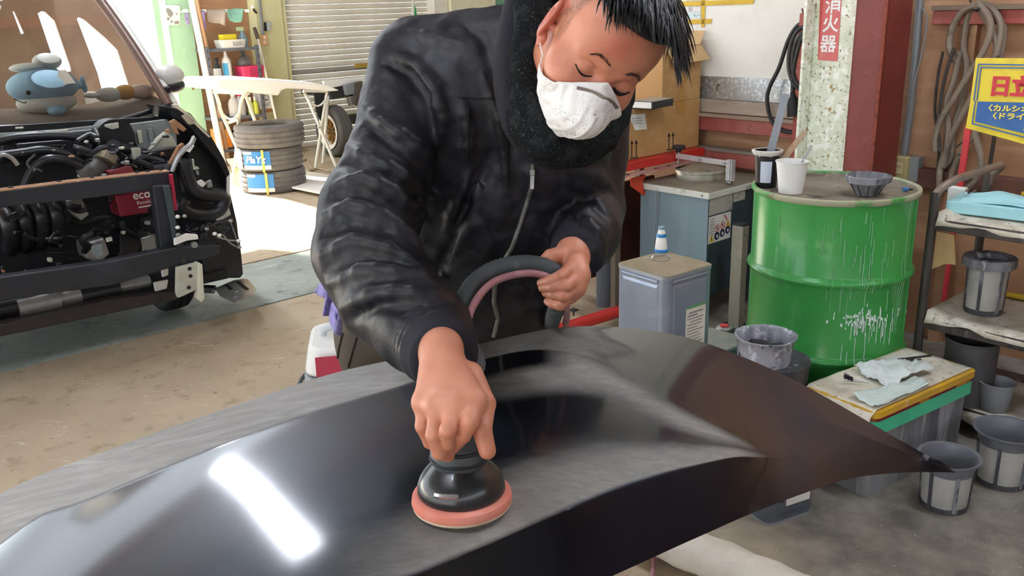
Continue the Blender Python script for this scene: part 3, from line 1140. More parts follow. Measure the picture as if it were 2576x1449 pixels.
# close-cropped sides: above a line from the temple down in front of the ear
hair_line = .040 - .9 * np.clip(-.045 - Q[:, 2], 0, .06)
hl_side = ss(-.004, .012, Q[:, 1] - hair_line) * ss(.040, .060, np.abs(Q[:, 0])) * ss(.046, .056, -Q[:, 2])
burn = ss(.048, .056, -Q[:, 2]) * (1 - ss(.070, .078, -Q[:, 2])) * ss(-.024, -.004, Q[:, 1]) * ss(.055, .062, np.abs(Q[:, 0]))
back = ss(.100, .120, -Q[:, 2]) * ss(-.06, -.03, Q[:, 1])
isear = np.abs(Q[:, 0]) > .0755
stb[:nh] = np.where(isear, 0, np.clip(np.maximum(np.maximum(hl_side, back), burn * .8), 0, 1))
fl[:nh] = np.clip(.75 * isear + .7 * np.exp(-((Q[:, 0] + .02) ** 2 + (Q[:, 1] - .05) ** 2) / .0006) * (Q[:, 2] > -.05)
                  + .5 * np.exp(-(Q[:, 0] ** 2 / .0004 + (Q[:, 1] + .03) ** 2 / .0008)) * (Q[:, 2] > -.02)
                  + .35 * np.exp(-((np.abs(Q[:, 0]) - .045) ** 2 / .0004 + (Q[:, 1] + .03) ** 2 / .0005)), 0, 1)
for nm, a in (('stubble', stb), ('flush', fl)):
    at_ = me.attributes.new(nm, 'FLOAT', 'POINT')
    at_.data.foreach_set('value', a.astype(np.float32))

jm = M('black_nylon', '1d1d22', .50, layers=(('2b2b30', 9, .46, .58, (1, 1.6, 1)), ('141417', 14, .52, .62), ('34343a', 22, .60, .70)), bump=.35, bscale=26, bdist=.006, bdetail=3, spec=.35)
rib = M('black_rib_knit', '2d2d33', .85, bump=.5, bscale=160, spec=.2)
obj('jacket', np_mesh('jacket', jv, jf, pers.location), jm, pers)

# scarf, collar, cuffs
def loop_tube(name, pts, rs, mat, n=28, k=10, fuzz=0.0, ribs=0):
    P = [Vector(A3(*p)) for p in pts]
    L = len(P)
    path, rad = [], []
    for i in range(L):
        a, b, c, d = P[i - 1], P[i], P[(i + 1) % L], P[(i + 2) % L]
        for j in range(k):
            t = j / k
            path.append(.5 * ((2 * b) + (c - a) * t + (2 * a - 5 * b + 4 * c - d) * t * t + (3 * b - 3 * c + d - a) * t ** 3))
            rad.append(rs[i] * (1 - t) + rs[(i + 1) % L] * t + (.0012 if ribs and j % 2 else 0))
    mb = MB()
    mb.tube(path, rad, n, closed=True)
    if fuzz:
        vv_ = np.array([list(p) for p in mb.v])
        fo = .008 * vnoise(vv_ * np.array((1, 1, .45)), 26, 12) + .004 * vnoise(vv_ * np.array((1, 1, .6)), 60, 14)
        mb.v = [p + (p - path[min(i // n, len(path) - 1)]).normalized() * float(fo[i]) + Vector(NR.normal(0, fuzz, 3)) for i, p in enumerate(mb.v)]
    return obj(name, mb, mat, pers, smooth=80, sub=1)
wool = M('charcoal_fleece', '1b1d1e', .95, layers=(('585a58', 260, .58, .70), ('2f3233', 40, .5, .7)), bump=.9, bscale=150, bdist=.006, spec=.1)
loop_tube('neck_warmer', [(1352, -40, 1.43), (1328, 90, 1.395), (1322, 210, 1.375), (1340, 314, 1.370), (1400, 362, 1.375), (1478, 336, 1.415), (1540, 270, 1.475), (1530, 150, 1.58), (1440, 20, 1.60), (1380, -60, 1.53)],
          [.028, .028, .031, .040, .043, .042, .036, .04, .04, .036], wool, fuzz=.0012)
loop_tube('collar', [(1318, -30, 1.47), (1288, 90, 1.425), (1280, 200, 1.415), (1300, 320, 1.425), (1360, 402, 1.440), (1450, 398, 1.475), (1545, 320, 1.54), (1560, 200, 1.64), (1460, 60, 1.66), (1370, -50, 1.60)],
          [.022, .024, .025, .022, .010, .012, .014, .016, .02, .02], rib, ribs=1, k=10)
for nm, a, b, r0, r1 in (('cuff', A3(1078, 856, 1.255), A3(1122, 899, 1.190), .056, .047), ('cuff', A3(1466, 606, 1.605), A3(1447, 645, 1.545), .056, .045)):
    mb = MB()
    pts, rs = [], []
    for i in range(15):
        t = i / 14
        pts.append(Vector(a) * (1 - t) + Vector(b) * t)
        rs.append(r0 + (r1 - r0) * t + (.0016 if i % 2 else 0) - (.006 if i == 14 else 0))
    mb.tube(pts, rs, 28)
    obj(nm, mb, rib, pers, smooth=80)

# zip, puller, seams laid on the cloth
def on_cloth(pl, k=8, lift=.0, f=jacket):
    out = []
    for i in range(len(pl) - 1):
        for j in range(k):
            t = j / k
            x = pl[i][0] * (1 - t) + pl[i + 1][0] * t
            y = pl[i][1] * (1 - t) + pl[i + 1][1] * t
            p = march(f, x, y, 1.05, 2.3)
            if p is not None:
                out.append(Vector(p + grad(f, p) * lift))
    return out
zipm = M('zip_metal', '8d8c86', .4, .8, bump=.6, bscale=400)
zp = on_cloth([(1341, 412), (1338, 470), (1322, 520), (1306, 570), (1288, 620), (1268, 655), (1246, 700), (1242, 760), (1252, 800), (1240, 850)], 10, .001)
mb = MB(); mb.tube(zp, [.0042 + .0011 * (i % 2) for i in range(len(zp))], 8)
obj('zip', mb, zipm, pers, smooth=60)
z0 = march(jacket, 1340, 425, 1.05, 2.2)
gz = grad(jacket, z0)
mb = MB(); q0 = Vector(z0 + gz * .006)
dn = (Vector(A3(1338, 480, 1.46)) - Vector(A3(1340, 425, 1.46))).normalized()
mb.bar(q0, q0 + dn * .010, .008, .005, up=gz); mb.bar(q0 + dn * .010, q0 + dn * .034, .0062, .0022, up=gz)
obj('zip_pull', mb, M('steel_pull', 'c9c7c2', .3, .9), pers, bevel=.0006)
for s in ((zp[0], -1), (zp[0], 1)):
    pass
sm = M('seam_thread', '0f0f11', .8)
for pl in ([J(600, 395), J(690, 400), J(790, 395)], [J(640, 430), J(642, 560), J(636, 670)], [J(795, 560), J(800, 680), J(800, 780)], [J(440, 1008), J(455, 990), J(468, 972)], [(1395, 730), (1372, 780), (1362, 826)]):
    q = on_cloth(pl, 8, .0004)
    if len(q) > 2:
        mb = MB(); mb.tube(q, .0014, 6)
        obj('seam', mb, sm, pers, smooth=True)

# ------------------------------------------------------------------ mask, hair, brows, lashes
def head_lay(pts, lift=.001, f=None):
    'points on the face nearest to the given local points'
    f = f or face
    out = []
    for p in pts:
        p = np.array(p, float)
        for _ in range(6):
            d = float(f(p[None])[0])
            p = p - grad(f, p, .0006) * (d - lift)
        out.append(Vector(HO + HM @ p))
    return out
mk0 = lambda Q: smin(skull(Q) - .004, smin(ellipsoid(Q, (0, -.058, -.002), (.043, .045, .046)), capsule(Q, (0, -.030, .014), (0, -.056, .032), .015, .013), .02), .016)
def maskf(Q):
    d = smin(skull(Q) - .004, ellipsoid(Q, (0, -.058, -.002), (.043, .045, .046)), .016)
    d = smin(d, capsule(Q, (0, -.030, .014), (0, -.056, .032), .015, .013), .02)
    d = d + .0009 * vnoise(Q, 90, 4) + .0006 * np.sin(Q[:, 0] * 420 + 3 * vnoise(Q, 40, 2)) * (Q[:, 1] < -.03) - .0022 * np.exp(-(Q[:, 0] / .0035) ** 2) * (Q[:, 1] < -.035)
    sh_ = np.abs(d - .001) - .0012
    ytop = .000 - .42 * np.abs(Q[:, 0]) - 4.5 * Q[:, 0] ** 2
    cut = smax(Q[:, 1] - ytop, -(Q[:, 2] + .056 - .10 * (Q[:, 1] + .06)), .004)
    return smax(sh_, cut, .0012)
mv, mf = snet(maskf, (-.085, -.155, -.075), (.085, .012, .085), .0016)
maskm = M('white_filter_felt', 'f1efec', .8, layers=(('e4e1dc', 12, .45, .75),), bump=.18, bscale=70, bdist=.003)
rim_ = []
for x in np.linspace(-.058, .058, 41):
    y = -.0008 - .42 * abs(x) - 4.5 * x * x
    zs = np.linspace(.09, -.055, 200)
    dz_ = mk0(np.stack([np.full(200, x), np.full(200, y), zs], 1)) - .001
    z = zs[np.argmax(dz_ < 0)]
    if z > -.048:
        rim_.append(Vector(HO + HM @ np.array((x, y, z))))
mb = MB(); mb.tube(rim_, .0016, 8); obj('mask_rim', mb, maskm, pers, smooth=True)
obj('mask', np_mesh('mask', HO + mv @ HM.T, mf, pers.location), maskm, pers)
mk = lambda Q: smin(skull(Q) - .004, smin(ellipsoid(Q, (0, -.058, -.002), (.043, .045, .046)), capsule(Q, (0, -.030, .014), (0, -.056, .032), .015, .013), .02), .016) - .002
nb = head_lay([(x, -.014 - .30 * abs(x) - 3 * x * x, .03 - abs(x) * .5) for x in np.linspace(-.034, .034, 15)], .0015, mk)
mb = MB()
for i in range(len(nb) - 1):
    mb.bar(nb[i], nb[i + 1], .0055, .0012, up=HF)
obj('nose_clip', mb, M('aluminium_strip', 'b9b6b2', .35, .8), pers)
for s in (-1, 1):
    st = [Vector(hl((s * .079, -.030, -.088))), Vector(hl((s * .076, -.040, -.078)))] + head_lay([(s * .068, -.046, -.066), (s * .064, -.045, -.054), (s * .060, -.043, -.044)], .004)
    mb = MB(); mb.tube(smooth_path(st, 5), .0013, 6)
    obj('mask_strap', mb, M('white_elastic', 'e9e6e2', .7), pers, smooth=True)
lash = M('lash_black', '1a1210', .7)
browm = M('brow_hair', '4a372e', .8)
for s in (-1, 1):
    q = head_lay([(s * .0200, -.0080, .0), (s * .026, -.0115, .0), (s * .033, -.0128, .0), (s * .040, -.0112, -.004), (s * .0475, -.0070, -.010)], .0004)
    mb = MB(); mb.tube(smooth_path(q, 5), [(.0009 + .0007 * math.sin(math.pi * i / 20)) * (1.9 if s > 0 else 1) for i in range(21)], 6)
    obj('eyelash', mb, lash, pers, smooth=True)
    mb = MB()
    for k in range(70):
        t = NR.rand()
        x = .013 + .036 * t
        y = .0225 + .0045 * math.sin(t * 2.6) - .004 * max(0, t - .7) * 4 + NR.normal(0, .0013)
        p = head_lay([(s * x, y, .012)], .0003)[0]
        d_ = HM @ np.array((s * (.7 + .3 * t), .55 - .9 * t, .25))
        mb.tube([p, p + Vector(d_) * .0035, p + Vector(d_) * .0065], [.00034, .0003, .0001], 4)
    obj('eyebrow', mb, browm, pers)

hairm = M('black_hair', '0c0b0d', .42, layers=(('1d1b1e', 60, .45, .6, (1, 1, .1)),), bump=.6, bscale=200, bstretch=(1, 1, .06), spec=.5)
def haircap(Q):
    d = smin(ellipsoid(Q, (0, .046, -.092), (.080, .088, .104)), ellipsoid(Q, (0, .078, -.050), (.066, .044, .058)), .03)
    d = d + .004 * vnoise(Q, 55, 9)
    lim = .080 - .35 * np.clip(-Q[:, 2] - .03, 0, 1) + .15 * np.clip(np.abs(Q[:, 0]) - .04, 0, 1)
    return smax(d, lim - Q[:, 1], .010)
hv, hf = snet(haircap, (-.11, .0, -.22), (.11, .17, .04), .003)
mb = MB()
G = Vector((0, 0, -1))
gl = HM.T @ np.array((0, 0, -1.0))
for k in range(900):
    # tufts from the crown forward over the forehead, falling with gravity
    x = NR.uniform(-.068, .068)
    z = NR.uniform(-.14, .000) if k > 420 else NR.uniform(-.060, .002)
    p = np.array((x, .14 - .9 * x * x / .08, z))
    fr = (z + .14) / .14
    for _ in range(8):
        d = float(haircap(p[None] )[0]) if p[1] > .06 else 0
        p = p - grad(haircap, p, .001) * d
    L = NR.uniform(.035, .070) * (.7 + .5 * fr) * (.62 + .38 * min(1, max(0, (x + .045) / .06)))
    dirn = np.array((x * 2.2 + NR.normal(0, .22), .12 - .30 * fr, .75 + .3 * fr))
    dirn /= np.linalg.norm(dirn)
    pts, rs = [], []
    q = p.copy()
    r0 = NR.uniform(.0010, .0026)
    for j in range(7):
        pts.append(Vector(HO + HM @ q))
        rs.append(r0 * (1 - j / 6.0) ** .7 + .0001)
        dirn = dirn + gl * (.22 if j > 1 else .05) + np.array((0, 0, .02))
        dirn /= np.linalg.norm(dirn)
        q = q + dirn * L / 6
        d = float(skull(q[None])[0])
        if d < .004:
            q = q + grad(skull, q, .001) * (.004 - d)
    mb.tube(pts, rs, 5)
hm2, hf2 = np.array([list(p) for p in mb.v]), mb.f
hair = obj('hair', np_mesh('hair', HO + hv @ HM.T, hf, pers.location), hairm, pers)
obj('fringe', mb, hairm, pers, smooth=True)

# ------------------------------------------------------------------ trousers and shoes
trm = M('brown_work_trousers', '4b4238', .85, layers=(('5e5447', 6, .45, .75), ('38312a', 12, .6, .8)), bump=.3, bscale=120)
hp = {}
hipl, hipr = A3(978, 900, 1.93), A3(1230, 880, 1.95)
KR = np.array((hipl[0] - .02, hipl[1] + .02, .50)); KL = np.array((hipr[0] + .03, hipr[1] + .04, .50))
FR_ = np.array((hipl[0] - .02, hipl[1] + .10, .09)); FL_ = np.array((hipr[0] + .05, hipr[1] + .14, .09))
hipl[2] = hipr[2] = .90
def trous(P):
    d = capsule(P, hipl, hipr, .110, .110)
    d = smin(d, capsule(P, A3(1022, 830, 1.92), A3(1240, 820, 1.93), .118, .112), .04)
    d = smin(d, chain(P, [hipl, KR, FR_], [.105, .078, .070], .02), .03)
    d = smin(d, chain(P, [hipr, KL, FL_], [.105, .078, .070], .02), .03)
    d = smax(d, .045 - P[:, 2], .004)
    return d + .003 * vnoise(P, 14, 2)
lo, hi = bbox([hipl, hipr, KR, KL, FR_, FL_, A3(1010, 830, 1.92)], .16)
tv, tf = snet(trous, lo, hi, .009)
obj('trousers', np_mesh('trousers', tv, tf, pers.location), trm, pers)
for pl in ([(862, 838), (852, 880), (845, 935)], [(902, 835), (888, 880), (874, 930)]):
    q = on_cloth(pl, 8, .0006, trous)
    if len(q) > 2:
        mb = MB(); mb.tube(q, .002, 6)
        obj('seam', mb, M('trouser_seam', '2a251f', .9), pers, smooth=True)
for f_ in (FR_, FL_):
    mb = MB(TR((f_[0], f_[1] - .05, 0), -90))
    mb.rbox((.02, 0, 0), (.27, .095, .022), .04)
    mb.sphere((.05, 0, .045), (.10, .046, .042), 16, 8)
    mb.sphere((-.06, 0, .055), (.055, .044, .055), 16, 8)
    obj('shoe', mb, M('black_shoe', '1c1c1e', .5), pers, smooth=True)
# ================================================================== paint corner on the right
def dirt(name, base, c2='5c5c60', c3='d9dadd', rough=.6, sc=18, metal=0, bump=.3, st=(1, 1, .18)):
    return M(name, base, rough, metal, layers=((c2, sc, .42, .66, st), (c3, sc * 1.6, .58, .70, st), ('2a2a2c', sc * 2.4, .62, .72, st)), bump=bump, bscale=sc * 3)
MAT['green_drum'] = M('green_drum_paint', '3d9a49', .30, coat=.2, layers=(('348c40', 3, .4, .8), ('55a85c', 9, .62, .8, (1, 1, .3))), bump=.03, bscale=9)
MAT['drum_lid'] = M('dusty_drum_lid', '8a8172', .85, layers=(('6e6558', 6, .4, .7), ('3a3733', 11, .62, .70), ('b5ab97', 16, .6, .75)))
MAT['drip_white'] = M('dried_white_drips', 'd5e2da', .5)
MAT['drip_pale'] = M('dried_pale_green_drips', '74b27e', .5)
MAT['splat'] = dirt('paint_splashed_grey', '8b8c92')
MAT['splat_d'] = dirt('paint_splashed_dark', '4a4a4f', '303034', '9a9ca4')
MAT['mesh_c'] = M('filter_mesh', 'b4b1aa', .7, layers=(('97948e', 7, .45, .7), ('77756f', 4, .6, .75)), bump=.25, bscale=500)
MAT['grease'] = dirt('grimy_steel', '57504c', '3b3634', '8a8580', .6, 10, .3)
MAT['news'] = M('stained_newspaper', 'd3cbb9', .85, layers=(('aea390', 7, .45, .7), ('e6e0d2', 12, .52, .7), ('6e665c', 16, .62, .74), ('8f8474', 40, .60, .68)), bump=.1)
MAT['cloth_w'] = M('wiping_cloth', 'd4dcd8', .85, layers=(('b3bdbd', 10, .5, .75), ('c9bfb6', 6, .6, .8), ('8f9694', 16, .68, .8)), bump=.2, bscale=90)

# ---- drum
DC = Vector((1.2, 3.2, 0))
drum = thing('oil_drum', 'big green steel oil drum with white paint runs, standing by the posts', 'drum', DC)
mb = MB(TR(DC))
R_ = .286
def hoop(z):
    return [(R_, z - .022), (R_ + .004, z - .014), (R_ + .012, z - .004), (R_ + .0125, z + .004), (R_ + .004, z + .014), (R_, z + .022)]
prof = [(R_ - .01, .0), (R_ + .008, .002), (R_ + .009, .012), (R_, .018)] + hoop(.296) + hoop(.592) + [(R_, .868), (R_ + .001, .878)]
mb.lathe(prof, 72, wob=lambda a, z: .0025 * math.sin(3 * a + 5 * z) + (.006 * math.exp(-((a - 2.6) / .25) ** 2 - ((z - .75) / .09) ** 2)))
obj('shell', mb, MAT['green_drum'], drum, smooth=50)
mb = MB(TR(DC)); mb.lathe([(R_ - .006, .872), (R_ + .004, .870), (R_ + .010, .878), (R_ + .009, .889), (R_ - .002, .892), (R_ - .007, .886), (R_ - .006, .872)], 72)
obj('rim', mb, M('worn_rim', 'a9a88c', .5, layers=(('3f9a48', 5, .5, .6), ('7b6f58', 14, .6, .7))), drum, smooth=50)
mb = MB(TR(DC)); mb.lathe([(0.0001, .874), (.15, .875), (R_ - .012, .872), (R_ - .007, .884)], 60)
obj('lid', mb, MAT['drum_lid'], drum, smooth=60)
mb = MB(TR(DC)); a0 = 5.65
mb.tube([(R_ * math.cos(a0) * 1.002, R_ * math.sin(a0) * 1.002, z) for z in np.linspace(.02, .866, 12)], .0035, 6)
obj('side_seam', mb, MAT['green_drum'], drum, smooth=True)
def run(mb, px, py, L, w):
    'a run of paint on the drum side, starting at a photo pixel'
    r = ray(px, py)
    rr = R_ + .0008
    oc = _co[:2] - np.array(DC[:2])
    a = r[0] ** 2 + r[1] ** 2; b = 2 * (oc @ r[:2]); c = oc @ oc - rr * rr
    q = b * b - 4 * a * c
    if q < 0:
        return
    t = (-b - math.sqrt(q)) / (2 * a)
    p = _co + r * t
    an = math.atan2(p[1] - DC[1], p[0] - DC[0])
    z = p[2]
    pts, rs = [], []
    for k in range(7):
        zz = z - L * k / 6
        hz = min(abs(zz - .296), abs(zz - .592))
        rad = rr + max(0, .0125 * (1 - hz / .02))
        an2 = an + .0025 * math.sin(k * .9 + px)
        pts.append((rad * math.cos(an2), rad * math.sin(an2), zz))
        rs.append(w * (.55 if k < 5 else .8 if k == 5 else .3))
    m2 = MB(TR(DC)); m2.tube(pts, rs, 6)
    mb.v += m2.v; k0 = len(mb.v) - len(m2.v); mb.f += [tuple(i + k0 for i in f) for f in m2.f]
m1, m2_ = MB(), MB()
for k in range(46):
    x = 2168 + NR.normal(0, 34); y = 806 + NR.normal(0, 9) - (x - 2168) * .07
    run(m1, x, y, NR.uniform(.004, .012), NR.uniform(.003, .007))
for k in range(46):
    x = NR.normal(2168, 38); y = NR.normal(800, 13) - (x - 2168) * .06
    run(m1, x, y, abs(NR.normal(.03, .035)) + .008, NR.uniform(.0012, .0034))
for x, y, L in ((2118, 868, .06), (2130, 885, .05), (2178, 838, .11), (2152, 850, .12), (2208, 805, .09), (2232, 790, .05), (2260, 776, .03), (2170, 775, .02), (2185, 778, .02)):
    run(m1, x, y, L, .0022)
for k in range(34):
    x = NR.uniform(2090, 2250); y = NR.uniform(520, 760)
    run(m2_, x, y, NR.uniform(.03, .11), NR.uniform(.0016, .0042))
for x, y, L in ((2292, 500, .42), (2272, 640, .30), (2262, 700, .2), (2082, 690, .1), (2120, 540, .14), (2075, 560, .12), (1962, 540, .05), (2000, 640, .04), (2030, 600, .05)):
    run(m2_, x, y, L, .0022)
o = obj('white_run', m1, MAT['drip_white'], drum, smooth=True); o['kind'] = 'stuff'
o = obj('pale_run', m2_, MAT['drip_pale'], drum, smooth=True); o['kind'] = 'stuff'

# ---- on the drum lid
LZ = .876
def cup(name, label, p, r0, r1, h, mat, cat='cup', lip=.003, wall=.002, group=None, mb=None, n=36, rimmat=None):
    t = thing(name, label, cat, p, group)
    m = MB(TR(p))
    m.lathe([(.0001, 0), (r0, 0), (r0 + (r1 - r0) * .5, h * .5), (r1, h - .004), (r1 + lip, h - .003), (r1 + lip, h), (r1 - wall, h), (r0 - wall, .004), (.0001, .004)], n)
    obj('wall', m, mat, t, smooth=50)
    return t
p = atz(1988, 484, LZ)
c1 = cup('plastic_cup', 'white plastic mixing cup on the drum, nearer of the two cups', p, .042, .056, .116, MAT['white_plastic'])
p2 = atz(1926, 468, LZ)
c2 = cup('paint_can', 'black paint can with pale sticker and clear liner on drum left edge', p2, .038, .048, .135, M('black_can', '1b1b1d', .4), 'can')
mb = MB(TR(p2, 0)); mb.grid([[(.0475 * math.cos(a) * (.90 + .1 * z / .1), .0475 * math.sin(a) * (.90 + .1 * z / .1), z) for z in (.02, .06, .10)] for a in np.linspace(-2.35, -1.45, 9)])
obj('sticker', mb, M('pale_sticker', 'c5cede', .6), c2, thick=.0006)
mb = MB(TR(p2)); mb.lathe([(.049, .120), (.056, .130), (.057, .137), (.050, .139), (.045, .11), (.037, .02)], 30, wob=lambda a, z: .02 * math.sin(7 * a))
obj('liner', mb, M('milky_liner', 'd8d6d0', .5, layers=(('9a9894', 20, .5, .7),)), c2, smooth=60)
def stick(name, label, a, b, w, h, mat):
    mb = MB(); mb.bar(a, b, w, h, up=Vector(_co) - Vector(a))
    o = obj(name, mb, mat, bevel=.0006, loc=a)
    return tag(o, label, 'stick')
inc = Vector((p2[0], p2[1], LZ + .006)) + Vector((0, 0, .004))
stick('mixing_ruler', 'aluminium mixing ruler standing upright in the black paint can', inc + Vector((-.012, .004, 0)), at(1977, 236, (Vector(at(1977, 236, 3.20)) - Vector(_co)).length / np.linalg.norm(ray(1977, 236)) + .06), .028, .0025, M('aluminium_ruler', '8f9499', .45, .3, layers=(('6f7276', 60, .6, .66, (1, 1, 2)),)))
stick('scraper_blade', 'rusty flat stirring blade leaning right out of the black paint can', inc + Vector((-.008, -.010, 0)), at(2026, 330, 3.26), .022, .003, M('rusty_blade', 'b09a80', .5, .4, layers=(('a8702e', 9, .5, .65), ('d6d2c8', 14, .6, .7))))
stick('stir_rod', 'grey stirring rod leaning in the white plastic cup', Vector(p) + Vector((-.012, .0, .008)), at(2042, 366, 3.20), .008, .004, M('grey_rod', '9c9a98', .5))
pz = atz(2180, 490, LZ)
fun = thing('paint_strainer', 'small grey paint strainer basket, caked, on the drum lid', 'strainer', pz)
mb = MB(TR(pz))
mb.lathe([(.036, 0), (.038, .004), (.060, .042), (.074, .048), (.077, .070), (.072, .072), (.068, .052), (.054, .042), (.030, .004), (.0001, .003)], 40, wob=lambda a, z: .03 * math.sin(22 * a) * (1 if z > .01 else 0) + .03 * math.sin(3 * a + 40 * z))
obj('bowl', mb, MAT['splat'], fun, smooth=50)
for k in range(10):
    a = 2 * math.pi * k / 10
    mb = MB(TR(pz)); mb.bar((.037 * math.cos(a), .037 * math.sin(a), .002), (.064 * math.cos(a), .064 * math.sin(a), .046), .005, .003)
    obj('rib', mb, MAT['splat_d'], fun)
gp = atz(2040, 436, LZ)
gl_ = thing('bung_cap', 'flat green bung plate lying behind the white plastic cup', 'cap', gp)
mb = MB(TR(gp, 30)); mb.box((0, 0, .003), (.085, .035, .005))
obj('plate', mb, M('olive_green_plate', '6f7d63', .6), gl_, bevel=.001)
mb = MB(TR(gp, 30)); mb.cyl((-.012, 0, .004), (-.012, 0, .014), .016)
obj('plug', mb, M('pale_green_plug', '8fae93', .5), gl_, smooth=True)
bp = atz(2279, 482, LZ)
b1 = thing('valve_stub', 'tiny blue and black nozzle lying on the drum lid', 'nozzle', bp)
mb = MB(TR(bp, 10)); mb.cyl((-.012, 0, .008), (.006, 0, .008), .007)
obj('blue_ring', mb, M('blue_plastic', '2f6fa8', .4), b1, smooth=True)
mb = MB(TR(bp, 10)); mb.cyl((.006, 0, .008), (.026, 0, .006), .004, .003)
obj('tip', mb, MAT['black_rubber'], b1, smooth=True)

# ---- solvent tank on its stand
T0, T1, TV0, TV1, TZ0, TZ1 = 3.468, 4.0, 2.50, 2.925, .145, .662
tank = thing('solvent_tank', 'blue-grey sheet steel solvent still with clamped round lid, beside the green drum', 'tank', W(3.7, 2.7))
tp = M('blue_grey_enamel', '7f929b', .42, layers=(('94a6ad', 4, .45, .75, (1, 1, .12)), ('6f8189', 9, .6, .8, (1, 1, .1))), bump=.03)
mb = MB(TW(0, 0)); mb.box(((T0 + T1) / 2, (TV0 + TV1) / 2, (TZ0 + TZ1) / 2), (T1 - T0, TV1 - TV0, TZ1 - TZ0))
obj('body', mb, tp, tank, bevel=.004)
mb = MB(TW(0, 0)); mb.box(((T0 + T1) / 2, (TV0 + TV1) / 2, TZ1 + .006), (T1 - T0 + .014, TV1 - TV0 + .014, .012))
obj('top', mb, M('dusty_top', '8f8674', .7, layers=(('6c6355', 5, .45, .7), ('a89e8a', 12, .6, .8))), tank, bevel=.002)
for a, b, c, d in (((T0 + T1) / 2, TV0 - .008, T1 - T0 + .02, .006), (T0 - .008, (TV0 + TV1) / 2, .006, TV1 - TV0 + .02)):
    mb = MB(TW(0, 0)); mb.box((a, b, TZ1 - .006), (c, d, .030))
    obj('edge_trim', mb, M('scuffed_cream_trim', 'd9d9cf', .5, layers=(('a7a595', 14, .55, .7),)), tank, bevel=.002)
for u, v in ((T0 - .012, TV0 + .03), (T0 - .012, TV1 - .03), (T0 + .30, TV0 - .012), (T0 + .325, TV0 - .012)):
    mb = MB(TW(u, v, TZ1 - .006)); mb.sphere((0, 0, 0), .006, 10, 6)
    obj('screw', mb, MAT['zinc'], tank, smooth=True)
lc = uv(atz(1762, 437, TZ1 + .03))
L = TW(lc[0], lc[1], TZ1 + .012)
mb = MB(L); mb.lathe([(.122, 0), (.124, .004), (.124, .030), (.130, .033), (.131, .044), (.126, .047)], 48)
obj('lid_ring', mb, M('worn_chrome', 'c9c6ba', .35, .45, layers=(('98937f', 8, .5, .7),)), tank, smooth=50)
mb = MB(L); mb.lathe([(.125, .046), (.118, .048), (.112, .044), (.104, .046), (.06, .064), (.03, .069), (.0001, .070)], 48)
obj('lid', mb, M('dusty_lid', '958b78', .6, layers=(('776d5c', 6, .45, .7),)), tank, smooth=50)
ca, cb = Vector(at(1702, 392, 4.02)), Vector(at(1838, 415, 3.88))
zz = TZ1 + .118
ca.z, cb.z = zz, zz
ca = W(uv(atz(1702, 392, zz))[0], uv(atz(1702, 392, zz))[1], zz); cb = atz(1838, 412, zz)
mb = MB(); mb.bar(ca, cb, .020, .026)
chr_ = M('clamp_chrome', 'dedfe0', .3, .45, layers=(('b5b7ba', 9, .5, .75),))
obj('clamp_bar', mb, chr_, tank, bevel=.003)
cd_ = (cb - ca).normalized()
for t in (.48, .93):
    mb = MB(); q = ca.lerp(cb, t); sd_ = cd_.cross(Vector((0, 0, 1)))
    mb.cyl(q - sd_ * .016, q + sd_ * .016, .007, n=8)
    obj('bolt', mb, MAT['zinc'], tank, smooth=True)
mb = MB(); mb.bar(cb - Vector((0, 0, .085)) - cd_ * .008, cb + Vector((0, 0, .02)) - cd_ * .008, .022, .026, up=cd_)
mb.bar(cb - Vector((0, 0, .085)) + cd_ * .016, cb + Vector((0, 0, .02)) + cd_ * .016, .030, .006, up=cd_)
obj('hinge_bracket', mb, chr_, tank, bevel=.002)
mb = MB(); q = cb - Vector((0, 0, .096)); mb.cyl(q - cd_ * .02, q + cd_ * .012, .008); mb.cyl(q, q - Vector((0, 0, .022)), .005)
obj('hinge_pin', mb, MAT['steel'], tank, smooth=True)
mb = MB(); q = ca + cd_ * .014; mb.cyl(q - Vector((0, 0, .055)), q + Vector((0, 0, .03)), .006)
obj('screw_rod', mb, MAT['zinc'], tank, smooth=True)
mb = MB(TR(q + Vector((0, 0, .022)))); mb.lathe([(.0001, 0), (.014, 0), (.016, .012), (.030, .016), (.033, .022), (.031, .034), (.02, .036), (.0001, .036)], 36, wob=lambda a, z: .06 * math.cos(7 * a) if z > .014 else 0)
obj('clamp_knob', mb, M('black_knob', '2a2b2d', .5), tank, smooth=50)
TF = frame(W(0, TV0 - .0015, 0), W(1, 0), (0, 0, 1))      # front face of the tank: x = u, y = z
def plate(name, u0, u1, z0, z1, mat, parent=tank, dep=.0016, F=TF):
    m = MB(F); m.box(((u0 + u1) / 2, (z0 + z1) / 2, .0008), (u1 - u0, z1 - z0, dep))
    return obj(name, m, mat, parent)
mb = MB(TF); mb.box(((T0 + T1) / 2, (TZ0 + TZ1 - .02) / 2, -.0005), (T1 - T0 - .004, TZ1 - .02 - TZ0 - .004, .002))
obj('shaded_front', mb, M('enamel_in_shade', '33474d', .4, layers=(('2a3b40', 6, .5, .8),)), tank)  # dark sheet puts the shade on the tank's unlit face into colour
plate('name_plate', 3.474, 3.664, .557, .640, M('worn_plate', 'b5b2a6', .6, .0, layers=(('8f8c84', 9, .5, .7),)))
plate('tag_plate', 3.672, 3.770, .592, .638, M('pale_tag', 'b9b8ac', .6, layers=(('8e8d84', 16, .6, .7),)))
SP = plate('warning_label', 3.474, 3.656, .415, .550, MAT['paper'])
